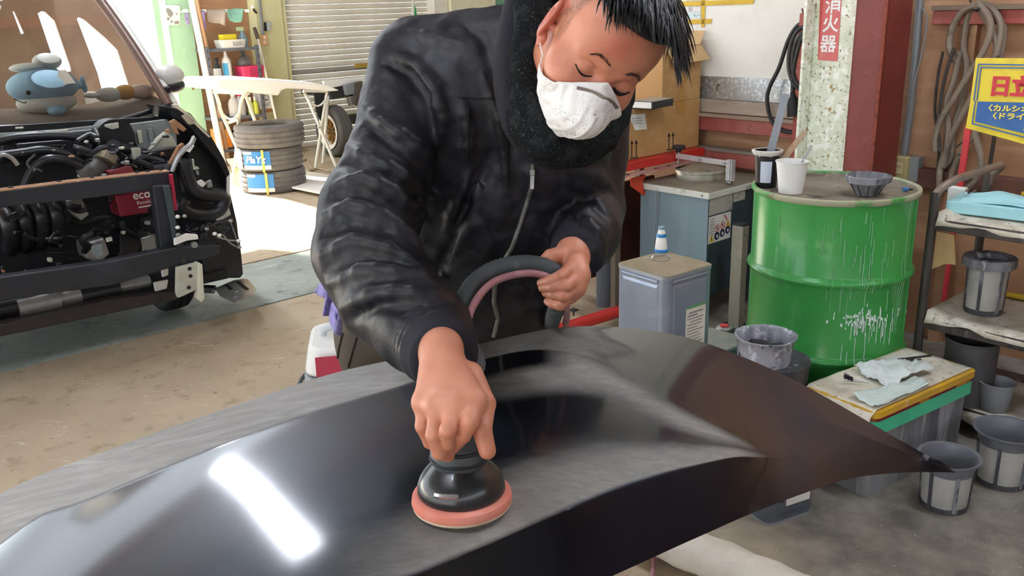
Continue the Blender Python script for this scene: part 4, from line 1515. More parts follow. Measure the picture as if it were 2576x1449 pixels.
def disc(u, z, r, mat, inner=None, parent=SP, n=24, F=TF, dz=.0022):
    vs = [(u + r * math.cos(2 * math.pi * k / n), z + r * math.sin(2 * math.pi * k / n), dz) for k in range(n)]
    m = MB(F)
    if inner:
        vs2 = [(u + inner * math.cos(2 * math.pi * k / n), z + inner * math.sin(2 * math.pi * k / n), dz) for k in range(n)]
        m.add(vs + vs2, [(k, (k + 1) % n, n + (k + 1) % n, n + k) for k in range(n)])
    else:
        m.add(vs, [tuple(range(n))])
    return m
yel = M('warning_yellow', 'e3c23a', .5)
navy = M('navy_ink', '1d2a4a', .6)
for u, z in ((3.545, .482), (3.589, .489)):
    m = disc(u, z, .0195, MAT['red_ink'], .0155); m.m = TF; m.box((u, z, .0022), (.034, .004, .0004), (0, 0, -45))
    obj('ban_mark', m, MAT['red_ink'], SP)
    m = MB(TF); m.box((u, z + .002, .0020), (.008, .016, .0004), (0, 0, 20)); obj('glyph', m, MAT['ink'], SP)
for u, z in ((3.632, .492), (3.500, .438)):
    m = MB(TF); m.add([(u - .021, z - .016, .0022), (u + .021, z - .016, .0022), (u, z + .022, .0022)], [(0, 1, 2)]); obj('hazard_triangle', m, yel, SP)
    m = MB(TF); m.box((u, z, .0026), (.004, .018, .0004)); obj('glyph', m, MAT['ink'], SP)
for u, z in ((3.543, .445), (3.587, .452), (3.631, .460)):
    obj('duty_disc', disc(u, z, .0205, navy), navy, SP)
    m = MB(TF); m.box((u + .002, z - .002, .0027), (.012, .016, .0004), (0, 0, 12)); obj('glyph', m, MAT['white_ink'], SP)
m = MB(TF); m.bar((3.598, .541, .0024), (3.625, .512, .0024), .006, .0005, up=(0, 0, 1)); obj('spark', m, MAT['red_ink'], SP)
for k in range(7):
    m = MB(TF); m.box((3.502, .536 - k * .0125, .0022), (.040, .004, .0004)); obj('text_line', m, M('grey_print', '8d8b86', .8) if k == 0 else bpy.data.materials['grey_print'], SP)
for i in range(2):
    m = MB(TF); m.box((3.700 + .02 * i, .612 + .012 * i, .0022), (.04, .005, .0004)); obj('text_line', m, bpy.data.materials['grey_print'], tank)
wir = [at(1656, 460, 4.02), at(1652, 520, 3.86), at(1655, 560, 3.5)]
for s in (0, .012):
    mb = MB(); mb.tube(smooth_path([W(T0 - .010, 2.80 + s, .655), W(T0 - .012, 2.80 + s, .52), W(T0 - .011, 2.81 + s, .34), W(T0 - .012, 2.80 + s, .20)], 5), .0022, 6)
    obj('earth_wire', mb, M('grey_wire', '8f989c', .5) if s == 0 else bpy.data.materials['grey_wire'], tank, smooth=True)
for u, v in ((T0 + .04, TV0 + .05), (T0 + .04, TV1 - .05), (T1 - .05, TV0 + .05), (T1 - .05, TV1 - .05)):
    mb = MB(TW(0, 0)); mb.box((u, v, TZ0 / 2), (.04, .04, TZ0))
    obj('foot', mb, MAT['dark_steel'], tank)
post = thing('guard_post', 'square grey steel post with dark cap, before the dark tank front', 'post', W(3.53, 2.354))
mb = MB(TW(3.53, 2.354)); mb.box((0, 0, .262), (.050, .062, .524))
obj('tube', mb, M('galvanised_post', '8e8a7c', .5, .4, layers=(('a8a497', 6, .5, .8),)), post, bevel=.003)
mb = MB(TW(3.53, 2.354)); mb.box((0, 0, .528), (.046, .058, .010))
obj('cap', mb, MAT['black_rubber'], post, bevel=.003)
mb = MB(TW(3.53, 2.354)); mb.cyl((.0, -.030, .49), (.0, -.036, .49), .008)
obj('bolt', mb, MAT['zinc'], post, smooth=True)
mb = MB(TW(3.53, 2.354)); mb.box((0, 0, .005), (.14, .14, .01))
obj('base_plate', mb, MAT['dark_steel'], post)

# ---- 18 litre tins
tinm = M('bare_tinplate', '9aa4b4', .35, .55, layers=(('8590a3', 3, .45, .75), ('b6bfcc', 9, .6, .8)), bump=.04)
tinw = M('tin_top_dusty', '9c8f78', .6, .2, layers=(('86795f', 6, .45, .7), ('b5ab96', 12, .6, .8)))
def tin(p, deg, label, h=.349, w=.238, mat=tinm, topm=tinw, name='oil_tin'):
    t = thing(name, label, 'tin', p)
    m = MB(TR(p, deg)); m.rbox((0, 0, .004), (w, w, h - .008), .028)
    obj('body', m, mat, t, smooth=35)
    for z in (0, h - .012):
        m = MB(TR(p, deg)); m.rbox((0, 0, z), (w + .004, w + .004, .010 if z == 0 else .011), .029)
        obj('rim', m, M('tin_rim', 'b7bdc6', .3, .7) if 'tin_rim' not in bpy.data.materials else bpy.data.materials['tin_rim'], t, smooth=35)
    m = MB(TR(p, deg)); m.rbox((0, 0, h - .003), (w - .002, w - .002, .004), .027)
    obj('top', m, topm, t)
    # pressed panels with bevelled frame on each side
    for k in range(4):
        F = TR(p, deg + 90 * k) @ Matrix.Translation((0, -w / 2, 0)) @ Matrix.Rotation(math.pi / 2, 4, 'X')
        m = MB(F)
        a, b0, b1 = w / 2 - .034, .03, h - .035
        pts0 = [(-a, b0), (a, b0), (a, b1), (-a, b1)]
        a2, c0, c1 = a - .008, b0 + .008, b1 - .010
        pts1 = [(-a2, c0), (a2, c0), (a2, c1), (-a2, c1)]
        m.add([(x, y, .0006) for x, y in pts0] + [(x, y, .0032) for x, y in pts1], [(0, 1, 5, 4), (1, 2, 6, 5), (2, 3, 7, 6), (3, 0, 4, 7), (4, 5, 6, 7)])
        obj('side_panel', m, mat, t)
        m = MB(F); m.tube([(-a, h - .022, .002), (a, h - .022, .002)], .005, 8)
        obj('bead', m, mat, t, smooth=True)
    return t
TINP = Vector((.5325, 2.940, .336))
tn = tin(TINP, 36.5, 'tall bare tin can with glue nozzle on top and paper label, uppermost', h=.349)
F = TR(TINP, 36.5) @ Matrix.Translation((0, -.119, 0)) @ Matrix.Rotation(math.pi / 2, 4, 'X')
lb = MB(F); lb.box((.028, .125, .0042), (.098, .200, .001))
lbl = obj('label', lb, M('tin_label', 'dcd8c9', .7, layers=(('c4c0b0', 9, .5, .8),)), tn)
m = MB(F); m.box((.028, .221, .0050), (.096, .010, .0006)); obj('green_band', m, M('label_green', '5f9a6a', .6), lbl)
m = MB(F); m.box((.028, .031, .0050), (.096, .012, .0006)); obj('green_band', m, bpy.data.materials['label_green'], lbl)
for k in range(15):
    ww = (.07, .05, .08, .06)[k % 4]
    m = MB(F); m.box((.028 + (-.012 + ww / 2 - .03 if k % 3 else 0), .200 - k * .011, .0050), (ww, .0035 if k > 1 else .006, .0005))
    obj('text_line', m, bpy.data.materials['grey_print'], lbl)
zt = TINP.z + .349
m = MB(); q = atz(1662, 652, zt)
hd = [q + Vector((-.03, .004, .002)), q + Vector((-.024, .003, .012)), q + Vector((0, 0, .013)), q + Vector((.024, -.003, .012)), q + Vector((.03, -.004, .002))]
m.tube(smooth_path(hd, 5), .0028, 8); obj('handle', m, MAT['steel'], tn, smooth=True)
m = MB(TR(q)); m.lathe([(.0001, .0005), (.034, .0005), (.035, .003), (.030, .003), (.029, .001)], 30); obj('handle_dish', m, tinw, tn, smooth=40)
sp_ = atz(1663, 633, zt)
nz_ = thing('glue_nozzle', 'white and blue spout bottle top standing on the tall tin', 'nozzle', sp_)
m = MB(TR(sp_)); m.lathe([(.0001, 0), (.0235, 0), (.0245, .003), (.0245, .010), (.022, .012)], 28); obj('blue_base', m, M('cap_blue', '2a7fc4', .4), nz_, smooth=50)
m = MB(TR(sp_)); m.lathe([(.022, .010), (.0225, .014), (.020, .035), (.0165, .058), (.012, .080), (.0105, .086), (.0001, .087)], 28); obj('spout', m, M('spout_white', 'e9e7df', .4), nz_, smooth=50)
m = MB(TR(sp_)); m.lathe([(.0178, .056), (.0182, .058), (.0160, .068), (.0152, .068)], 28); obj('blue_ring', m, bpy.data.materials['cap_blue'], nz_, smooth=50)
m = MB(TR(sp_)); m.lathe([(.0115, .084), (.0125, .086), (.012, .094), (.0001, .095)], 28); obj('cap', m, M('cap_grey_blue', '7f9fb5', .5), nz_, smooth=50)
tin(Vector((.5325, 2.940, 0)) + Vector((.03, .02, 0)), 36.5, 'plain tin hidden below the tall tin, carrying it', h=.336)
lowp = Vector((.854, 3.16, 0)) + Vector((-.168 * math.cos(math.radians(8)), .0, 0)) + Vector((.09, .09, 0))
lowp = Vector((.749, 3.098, 0))
tl = tin(lowp, 36.5, 'dark teal square tin with red cap, beside the stacked tins', h=.335, w=.200, mat=M('teal_tin', '4b6468', .4, .3), topm=M('teal_tin_top', '8d9086', .5, .3, layers=(('6d7068', 8, .5, .7),)), name='thinner_tin')
cp_ = atz(1822, 826, .336)
m = MB(TR(cp_)); m.lathe([(.0001, .010), (.020, .010), (.021, .008), (.030, .006), (.032, .002), (.032, 0)], 30); obj('cap_collar', m, MAT['zinc'], tl, smooth=50)
m = MB(TR(cp_)); m.lathe([(.0001, .015), (.015, .015), (.018, .013), (.018, .009)], 30); obj('red_cap', m, MAT['red_ink'], tl, smooth=50)
p3 = (atz(1930, 1328, 0) + atz(2047, 1288, 0)) / 2
t3 = tin(Vector((.806, 2.481, 0)), 25, 'grey tin standing on the floor in front of the bonnet tip, white label low', h=.30, w=.188, mat=M('slate_tin', '6d7681', .4, .45, layers=(('59626d', 5, .5, .8),)), name='paint_tin')
F3 = TR(Vector((.806, 2.481, 0)), 25) @ Matrix.Translation((0, -.094, 0)) @ Matrix.Rotation(math.pi / 2, 4, 'X')
m = MB(F3); m.box((.02, .080, .0042), (.095, .042, .001)); obj('label', m, MAT['paper'], t3)

# ---- caked mesh basket on a drum stub, left of the crate
def basket(p, label, r, h, name='caked_basket'):
    t = thing(name, label, 'basket', p)
    m = MB(TR(p)); m.lathe([(r * .90, 0), (r * .93, h * .15), (r * .95, h * .5), (r * 1.0, h * .9), (r * 1.09, h * .95), (r * 1.10, h), (r * 1.02, h), (r * .95, h * .92), (r * .90, h * .5), (r * .85, h * .12), (.0001, h * .12)], 48, wob=lambda a, z: .012 * math.sin(31 * a) + .015 * math.sin(5 * a + 20 * z))
    obj('wall', m, M('caked_basket_wall', 'a3a4ad', .6, layers=(('74757e', 16, .45, .64, (1, 1, .25)), ('d6d6de', 26, .56, .68), ('3b3b40', 40, .62, .70)), bump=.7, bscale=60) if 'caked_basket_wall' not in bpy.data.materials else bpy.data.materials['caked_basket_wall'], t, smooth=60)
    return t
bk = Vector(at(1925, 868, 2.97)); bz = bk.z
st_ = Vector((bk.x + .02, bk.y + .0, 0))
sb = thing('paint_bucket', 'grey paint-streaked bucket under the caked mesh basket', 'bucket', Vector((bk.x + .035, bk.y + .02, 0)))
m = MB(TR(Vector((bk.x + .035, bk.y + .02, 0)))); m.lathe([(.0001, 0), (.105, 0), (.12, bz - .075), (.124, bz - .07), (.124, bz - .058), (.0001, bz - .058)], 40, wob=lambda a, z: .004 * math.sin(9 * a))
obj('wall', m, MAT['splat_d'], sb, smooth=50)
bq = basket(Vector((bk.x, bk.y, bz - .057)), 'round mesh basket caked with dried grey paint, at the bonnet edge', .094, .094)
m = MB(TR(Vector((bk.x, bk.y, bz - .057))))
for k in range(40):
    a, rr = NR.uniform(0, 6.28), .08 * math.sqrt(NR.rand())
    m.sphere((rr * math.cos(a), rr * math.sin(a), .022 + NR.uniform(0, .022) + .018 * (1 - rr / .08)), (NR.uniform(.008, .022), NR.uniform(.008, .022), NR.uniform(.006, .014)), 8, 6)
o = obj('dried_sludge', m, M('black_sludge', '2e2c30', .7, layers=(('59565c', 30, .5, .7), ('8d8288', 18, .64, .74)), bump=.5), bq, smooth=60); o['kind'] = 'stuff'

# ---- foam crate with taped lid
CH = .285
CRA, CRW, CRD = -8.0, .555, .262
CRM = TW(2.48, 1.13, 0, CRA)
def CL(x, y, z=0.0):
    return CRM @ Vector((x, y, z))
def Cm():
    return CRM @ Matrix.Translation((CRW / 2, CRD / 2, 0))
crate = thing('foam_crate', 'grey paint-streaked box with green tape band and yellow-edged lid', 'crate', W(2.75, 1.27))
m = MB(Cm()); m.rbox((0, 0, 0), (CRW - .03, CRD - .03, CH), .02, flare=.035)
obj('box', m, M('streaked_foam', '8d8d8e', .7, layers=(('63636a', 7, .4, .62, (1, 1, .09)), ('c2c2c4', 12, .55, .68, (1, 1, .07)), ('4a4848', 18, .64, .74, (1, 1, .1))), bump=.15), crate, smooth=35)
m = MB(Cm()); m.rbox((0, 0, CH - .055), (CRW + .002, CRD + .002, .05), .022)
obj('green_tape', m, M('green_tape', '4fc795', .45, layers=(('3fae82', 6, .5, .8), ('8b8f8c', 22, .64, .72, (1, 1, .2)))), crate, smooth=35)
m = MB(Cm()); m.rbox((0, 0, CH - .005), (CRW + .006, CRD + .006, .012), .024)
obj('red_tape', m, M('dark_red_tape', '7a1f22', .45, layers=(('c9872f', 9, .5, .56),)), crate, smooth=35)
m = MB(Cm()); m.rbox((0, 0, CH + .007), (CRW + .012, CRD + .012, .022), .026)
obj('lid', m, M('yellow_tape_lid', 'd9aa2e', .5, layers=(('b9954a', 7, .45, .7), ('d8d2c4', 16, .60, .70, (1, 1, .3)), ('7c7468', 22, .68, .76))), crate, smooth=35)
LZ2 = CH + .031
def sheet(name, label, cat, P, mat, nx=14, ny=12, amp=.006, z=LZ2, seed=1, curl=0.0, parent=None, thick=.0012, drape=None):
    'soft sheet over the quad P (four world points) with crumples'
    rs = np.random.RandomState(seed)
    g = []
    for i in range(nx):
        row = []
        for j in range(ny):
            a, b = i / (nx - 1), j / (ny - 1)
            q = (P[0] * (1 - a) + P[1] * a) * (1 - b) + (P[3] * (1 - a) + P[2] * a) * b
            e = vnoise(np.array([[a * 3.1, b * 3.1, seed]]), 1.6, seed)[0] + .5 * vnoise(np.array([[a * 7, b * 7, seed]]), 1.6, seed + 1)[0]
            q = Vector(q) + Vector((0, 0, amp * (e + .9)))
            if drape:
                q = drape(q, a, b)
            row.append(q)
        g.append(row)
    m = MB(); m.grid(g)
    o = obj(name, m, mat, parent, smooth=180, loc=None if parent else P[0], thick=thick, off=1)
    if parent is None:
        tag(o, label, cat)
    return o
def wdrape(q, a, b):
    l = CRM.inverted() @ Vector(q)
    if l.x < -.008:
        return CL(-.014 - .25 * -l.x, l.y, l.z - .85 * -l.x)
    return Vector(q)
sheet('newspaper', 'stained newspaper sheet spread over the crate lid', 'paper', [CL(-.08, .004, LZ2), CL(.55, .012, LZ2), CL(.54, .255, LZ2), CL(-.08, .262, LZ2)], MAT['news'], 22, 16, .003, seed=4, drape=wdrape)
sheet('wiping_cloth', 'pale damp cloth crumpled on the newspaper over the crate', 'cloth', [CL(.16, .07, LZ2 + .008), CL(.40, .06, LZ2 + .008), CL(.43, .20, LZ2 + .008), CL(.20, .23, LZ2 + .008)], MAT['cloth_w'], 22, 18, .020, seed=11)
sheet('paper_towel', 'greenish white paper towel at the near edge of the crate lid', 'cloth', [CL(.01, .005, LZ2 + .009), CL(.30, .005, LZ2 + .009), CL(.30, .065, LZ2 + .010), CL(.02, .11, LZ2 + .010)], M('green_white_towel', 'c9d6cf', .85, layers=(('aebbb4', 9, .5, .7),), bump=.2), 16, 12, .008, seed=23)
brp = CL(.115, .17, LZ2 + .012)
br = thing('wire_brush', 'small dark bristle brush lying on the crate newspaper', 'brush', brp)
m = MB(TR(brp, -20)); m.cyl((0, 0, .006), (.05, 0, .006), .004); obj('handle', m, MAT['steel'], br, smooth=True)
m = MB(TR(brp, -20))
for k in range(60):
    a = NR.uniform(-.6, .6); m.cyl((0, NR.uniform(-.008, .008), .006 + NR.uniform(-.004, .01)), (-.03 * math.cos(a), .03 * math.sin(a), .006 + NR.uniform(0, .024)), .0008, .0004, 4)
o = obj('bristles', m, MAT['black_rubber'], br); o['kind'] = 'stuff'
rp_ = thing('spray_wand', 'thin dark metal rods along the far edge of the crate lid', 'rod', CL(.4, .2, LZ2 + .01))
for k, (a, b, r) in enumerate(((CL(.26, .25, LZ2 + .012), CL(.53, .15, LZ2 + .010), .004), (CL(.28, .238, LZ2 + .011), CL(.47, .15, LZ2 + .010), .003))):
    m = MB(); m.cyl(a, b, r, n=8); obj('rod', m, MAT['dark_steel'], rp_, smooth=True)

# ---- strainer cups on the floor and on the cart
def strainer(p, label, r=.078, h=.175, ring=.045, deg=0, flip=False):
    t = thing('strainer_cup', label, 'strainer', p, 'paint strainer cups')
    B = TR(p, deg)
    m = MB(B); m.lathe([(r * .86, .010), (r * .93, h - ring)], 40)
    obj('mesh_wall', m, MAT['mesh_c'], t, smooth=60)
    m = MB(B); m.lathe([(.0001, .006), (r * .8, .006), (r * .84, .0), (r * .90, .0), (r * .90, .016), (r * .86, .018)], 40)
    obj('base_ring', m, MAT['splat_d'], t, smooth=50)
    if flip:
        m = MB(B); m.lathe([(r * .90, h - ring), (r * 1.22, h - ring), (r * 1.25, h - ring + .004), (r * 1.25, h - .006), (r * 1.2, h), (r * 1.0, h + .002), (r * .80, h - .004), (r * .76, h - .022), (.0001, h - .022)], 44, wob=lambda a, z: .012 * math.sin(20 * a))
    else:
        m = MB(B); m.lathe([(r * .94, h - ring - .004), (r * .97, h - ring + .01), (r * 1.08, h - .012), (r * 1.20, h - .004), (r * 1.20, h), (r * 1.06, h - .003), (r * .94, h - ring + .01), (r * .90, h - ring - .002), (r * .84, .020), (.0001, .012)], 44, wob=lambda a, z: .006 * math.sin(5 * a))
    obj('funnel_ring', m, MAT['splat'] if flip else M('grey_funnel_%d' % len(bpy.data.materials), '6e7076', .35, layers=(('56585e', 9, .5, .7), ('a9abb0', 22, .66, .74))), t, smooth=50)
    for k in range(6):
        a = math.radians(60 * k + 20)
        m = MB(B); m.bar((r * .89 * math.cos(a), r * .89 * math.sin(a), .008), (r * .96 * math.cos(a), r * .96 * math.sin(a), h - ring + .004), .010, .006, up=(math.cos(a), math.sin(a), 0))
        obj('rib', m, MAT['splat_d'] if k != 4 else MAT['splat'], t)
    return t
strainer(atz(2372, 1268, 0), 'mesh strainer cup on the floor under the bonnet tip', deg=8)
strainer(atz(2515, 1208, 0), 'darker caked strainer cup on the floor at the right edge', r=.086, h=.19, deg=30)

# ---- tool cart
K0, K1, KV0, KV1 = 3.15, 3.62, 1.31, .10
cart = thing('tool_cart', 'grimy steel tool cart with three newspaper-lined shelves at the right', 'cart', W(3.4, .7))
for z in (.10, .405, .778):
    m = MB(TW(0, 0)); m.box(((K0 + K1) / 2, (KV0 + KV1) / 2, z), (K1 - K0, KV0 - KV1, .012))
    m.box((K0 + .004, (KV0 + KV1) / 2, z - .012), (.008, KV0 - KV1, .040))
    m.box(((K0 + K1) / 2, KV0 - .004, z - .012), (K1 - K0, .008, .040))
    obj('shelf', m, MAT['grease'], cart, bevel=.003)
for u, v in ((K0 + .01, KV0), (K1, KV0), (K0 + .01, KV1), (K1, KV1)):
    top = .88
    m = MB(); m.tube([W(u, v, .03), W(u, v, .4), W(u, v, top)], .016, 12)
    obj('post', m, MAT['grease'], cart, smooth=True)
m = MB(); m.tube(smooth_path([W(K0 + .01, KV0, .84), W(K0 + .015, KV0 - .005, .88), W(K0 + .07, KV0 - .03, .915), W(K0 + .20, KV0 - .05, .925), W(K1 - .05, KV0 - .06, .925), W(K1, KV0 - .02, .88), W(K1, KV0, .83)], 6), .014, 12)
obj('handle', m, M('worn_handle', '8a7c70', .45, .4, layers=(('a8453c', 7, .56, .62), ('6a5f56', 12, .5, .7))), cart, smooth=True)
m = MB(TW(0, 0)); m.box((K1 - .01, (KV0 + KV1) / 2, .80), (.012, .95, .055)); obj('yellow_rail', m, M('worn_yellow', 'c9a728', .5, layers=(('a68a1e', 8, .5, .7), ('6d5a24', 20, .66, .74))), cart, bevel=.002)
m = MB(TW(0, 0)); m.tube([(K1 - .05, 1.18, .43), (K1 - .02, .6, .44), (K1, .15, .44)], .011, 10); obj('yellow_bar', m, bpy.data.materials['worn_yellow'], cart, smooth=True)
for u, v in ((K0 + .02, KV0 - .02), (K1 - .02, KV0 - .02), (K0 + .02, KV1 + .02), (K1 - .02, KV1 + .02)):
    m = MB(TW(u, v, .03)); m.cyl((0, -.012, 0), (0, .012, 0), .03); obj('caster', m, MAT['black_rubber'], cart, smooth=True)
def edge_drape(zs):
    def f(q, a, b):
        u, v, z = uv(q)
        wv = .012 * math.sin(v * 23) + .006 * math.sin(v * 51)
        if u < K0:
            return W(K0 - .006 + wv * .3, v, z - (K0 - u) * 1.0 + wv * .5)
        if v > KV0 - .06:
            return W(u, v, z + (v - KV0 + .06) * .5)
        return Vector(q)
    return f
def ksheet(name, label, z, u0, u1, v0, v1, seed, amp=.004):
    return sheet(name, label, 'paper', [W(u0, v0, z), W(u1, v0, z), W(u1, v1, z), W(u0, v1, z)], MAT['news'], 16, 30, amp, seed=seed, drape=edge_drape(z))
ksheet('newspaper', 'brown-stained newspaper lining the top shelf of the cart', .786, K0 - .022, K1 - .05, 1.29, .5, 31)
ksheet('newspaper', 'printed newspaper lining the middle shelf of the cart', .413, K0 - .02, K1 - .06, 1.29, .4, 32, .007)
ksheet('newspaper', 'scrap newspaper on the bottom shelf of the cart', .108, K0 - .05, K1 - .1, 1.26, .4, 33)
# blue wipes
wp = atz(2496, 533, .797)
wi = thing('wipes_stack', 'stack of pale blue paper wipes on the top shelf of the cart', 'wipes', wp)
wb_ = M('pale_blue_wipe', 'a9dfe6', .8, layers=(('93cdd6', 5, .5, .8),), bump=.1)
m = MB(TR(wp, RDEG + 6)); m.box((0, -.02, .022), (.20, .30, .042)); obj('stack', m, wb_, wi, bevel=.004)
g = [[TR(wp, RDEG + 6) @ Vector((-.09 + .18 * i / 13, -.13 + .22 * j / 13, .046 + .026 * math.exp(-((i - 9) / 3.5) ** 2 - ((j - 7) / 3.) ** 2) + .004 * math.sin(i * .9 + j * .4))) for j in range(14)] for i in range(14)]
m = MB(); m.grid(g); obj('top_sheet', m, wb_, wi, smooth=180, thick=.0012)
# red bar, tape, clamp at the top shelf
def lt(name, label, cat, mb_, mat, p, **k):
    return tag(obj(name, mb_, mat, loc=p, **k), label, cat)
# strainer cup on the middle shelf, tape roll, folded card
strainer(atz(2472, 782, .424), 'upright strainer cup with thick ring on the cart middle shelf', r=.072, h=.21, ring=.034, deg=25, flip=True)
tr_ = W(3.30, .86, .435)
m = MB(TR(tr_, RDEG) @ Matrix.Rotation(math.radians(80), 4, 'Y')); m.lathe([(.020, -.012), (.034, -.012), (.035, .012), (.020, .012), (.020, -.012)], 30)
lt('tape_roll', 'dark tape roll standing on the cart middle shelf at right edge', 'tape', m, M('dark_tape', '3c3d3e', .5, layers=(('9a9b98', 30, .6, .7),)), tr_, smooth=50)
m = MB(); cc = [atu(2340, 578, 3.17), atu(2400, 590, 3.17), atu(2403, 666, 3.17), atu(2376, 664, 3.17), atu(2330, 683, 3.17)]
m.prism(cc, W(.008, 0)); lt('card_scrap', 'tan card scrap hanging below the top shelf of the cart', 'card', m, M('tan_card', 'b99a6a', .8, layers=(('9d7f53', 5, .5, .75),)), cc[0])
# cans on the bottom shelf
def can(p, label, r, h, mat, deg=0):
    t = thing('paint_can', label, 'can', p)
    m = MB(TR(p)); m.lathe([(.0001, 0), (r, 0), (r, h - .008), (r * 1.05, h - .006), (r * 1.06, h), (r * .98, h + .001), (r * .94, h - .008), (r * .93, .006), (.0001, .006)], 40)
    obj('wall', m, mat, t, smooth=50)
    return t
can(atz(2428, 1000, .118), 'dark grey open paint can on the cart bottom shelf behind the crate', .088, .235, M('dark_grey_can', '4f4d4e', .55, layers=(('62605f', 5, .5, .8, (1, 1, .2)), ('2f2e2f', 9, .6, .75)), bump=.1))
cup('mixing_cup', 'small light grey plastic cup on the cart bottom shelf', atz(2500, 1026, .118), .045, .060, .105, M('grey_cup', '8c8d90', .5, layers=(('7b7c80', 4, .5, .8),)))
can(W(3.24, .74, .118), 'black oily can at the right end of the cart bottom shelf', .07, .20, M('black_oily_can', '232326', .5, layers=(('43434a', 12, .6, .75),)))

# ---- sign on a red stake
SC_ = 3.66
sl = lambda x, y: atu(x, y, SC_)
sign = thing('enamel_sign', 'yellow and blue enamel sign with red characters on a red stake, right edge', 'sign', sl(2440, 330))
def poly(pts, off, mat, name, parent=sign, ext=.002):
    m = MB(); m.prism([sl(x, y) - Vector(UD) * off for x, y in pts], Vector(UD) * ext)
    return obj(name, m, mat, parent)
ye = M('sign_yellow', 'e8cf33', .45, layers=(('cdb32a', 9, .5, .7), ('8b7a2a', 30, .68, .74), ('f0e27c', 16, .66, .8)))
bl = M('sign_blue', '2f5fa0', .45, layers=(('42719f', 9, .5, .75), ('b9c7d6', 60, .72, .75)))
poly([(2455, 146), (2662, 147), (2662, 386), (2429, 322), (2440, 260)], 0, ye, 'board', ext=.006)
poly([(2461, 160), (2662, 163), (2662, 166), (2463.5, 163.4), (2452, 253), (2448.8, 253)], .003, bl, 'blue_line')
poly([(2467, 168), (2662, 171), (2662, 174), (2469.5, 171), (2459.5, 253), (2456.5, 253)], .003, bl, 'blue_line')
poly([(2460, 255), (2662, 260), (2662, 356), (2453, 306)], .003, bl, 'blue_field')
poly([(2446.5, 309), (2662, 366), (2662, 369), (2445, 312)], .003, bl, 'blue_line')
poly([(2453, 253), (2455.5, 253), (2448, 310), (2445, 310)], .003, bl, 'blue_line')
n_ = -Vector(UD)
def stext(s, cx_, cy, pxw, pxh, mat, sx=1.0, shear=0.0, off=.0052, asp=1.0):
    c = sl(cx_, cy) + n_ * off
    r = (sl(cx_ + 30, cy + 1.2) - sl(cx_, cy))
    up = sl(cx_ + 2, cy - 30) - sl(cx_, cy)
    size = (sl(cx_, cy - pxh / 2) - sl(cx_, cy + pxh / 2)).length
    return text('lettering', s, size * 1.05, mat, frame(c, r, up), sign, sx=sx, shear=shear, ext=.0006, offset=.004 * size * 10 if asp > 1 else .0)
sr = M('sign_red', 'cf2f3f', .5)
stext('日', 2517, 220, 45, 52, sr, asp=2)
stext('立', 2571, 222, 50, 52, sr, asp=2)
yl = M('sign_letter_yellow', 'efdc5a', .5)
stext('〈カルシオコ', 2545, 274, 17, 17, yl, sx=1.25, asp=2)
stext('〈ドライバー', 2556, 294, 17, 17, yl, sx=1.25, asp=2)
stext('《', 2575, 327, 17, 17, yl)
m = MB(); m.bar(sl(2434, 318) + n_ * -.008, sl(2408, 500) + n_ * -.008, .024, .012, up=n_); m.bar(sl(2408, 500) + n_ * -.008, sl(2372, 760) + n_ * -.008, .020, .012, up=n_)
obj('stake', m, M('bright_red_stake', 'd3393f', .5, layers=(('b02c33', 6, .5, .8),)), sign, bevel=.002)
m = MB(); m.bar(sl(2418, 478) + n_ * .01, sl(2440, 492) + n_ * .01, .05, .02, up=n_)
cl_ = atz(2400, 513, .790)
tk = thing('tape_block', 'white block with black wire coil at the back of the cart top shelf', 'block', cl_)
m = MB(TR(cl_, RDEG)); m.box((.02, 0, .032), (.03, .065, .062)); obj('block', m, MAT['white_plastic'], tk, bevel=.006)
for k in range(4):
    m = MB(TR(cl_ + W(.0, -.05 - .012 * k, .035), RDEG) @ Matrix.Rotation(math.radians(70), 4, 'X')); m.tube([(.026 * math.cos(a), .026 * math.sin(a), 0) for a in np.linspace(0, 2 * math.pi, 17)[:-1]], .0032, 6, closed=True)
    obj('wire_loop', m, MAT['black_rubber'] if k % 2 else MAT['steel'], tk, smooth=True)

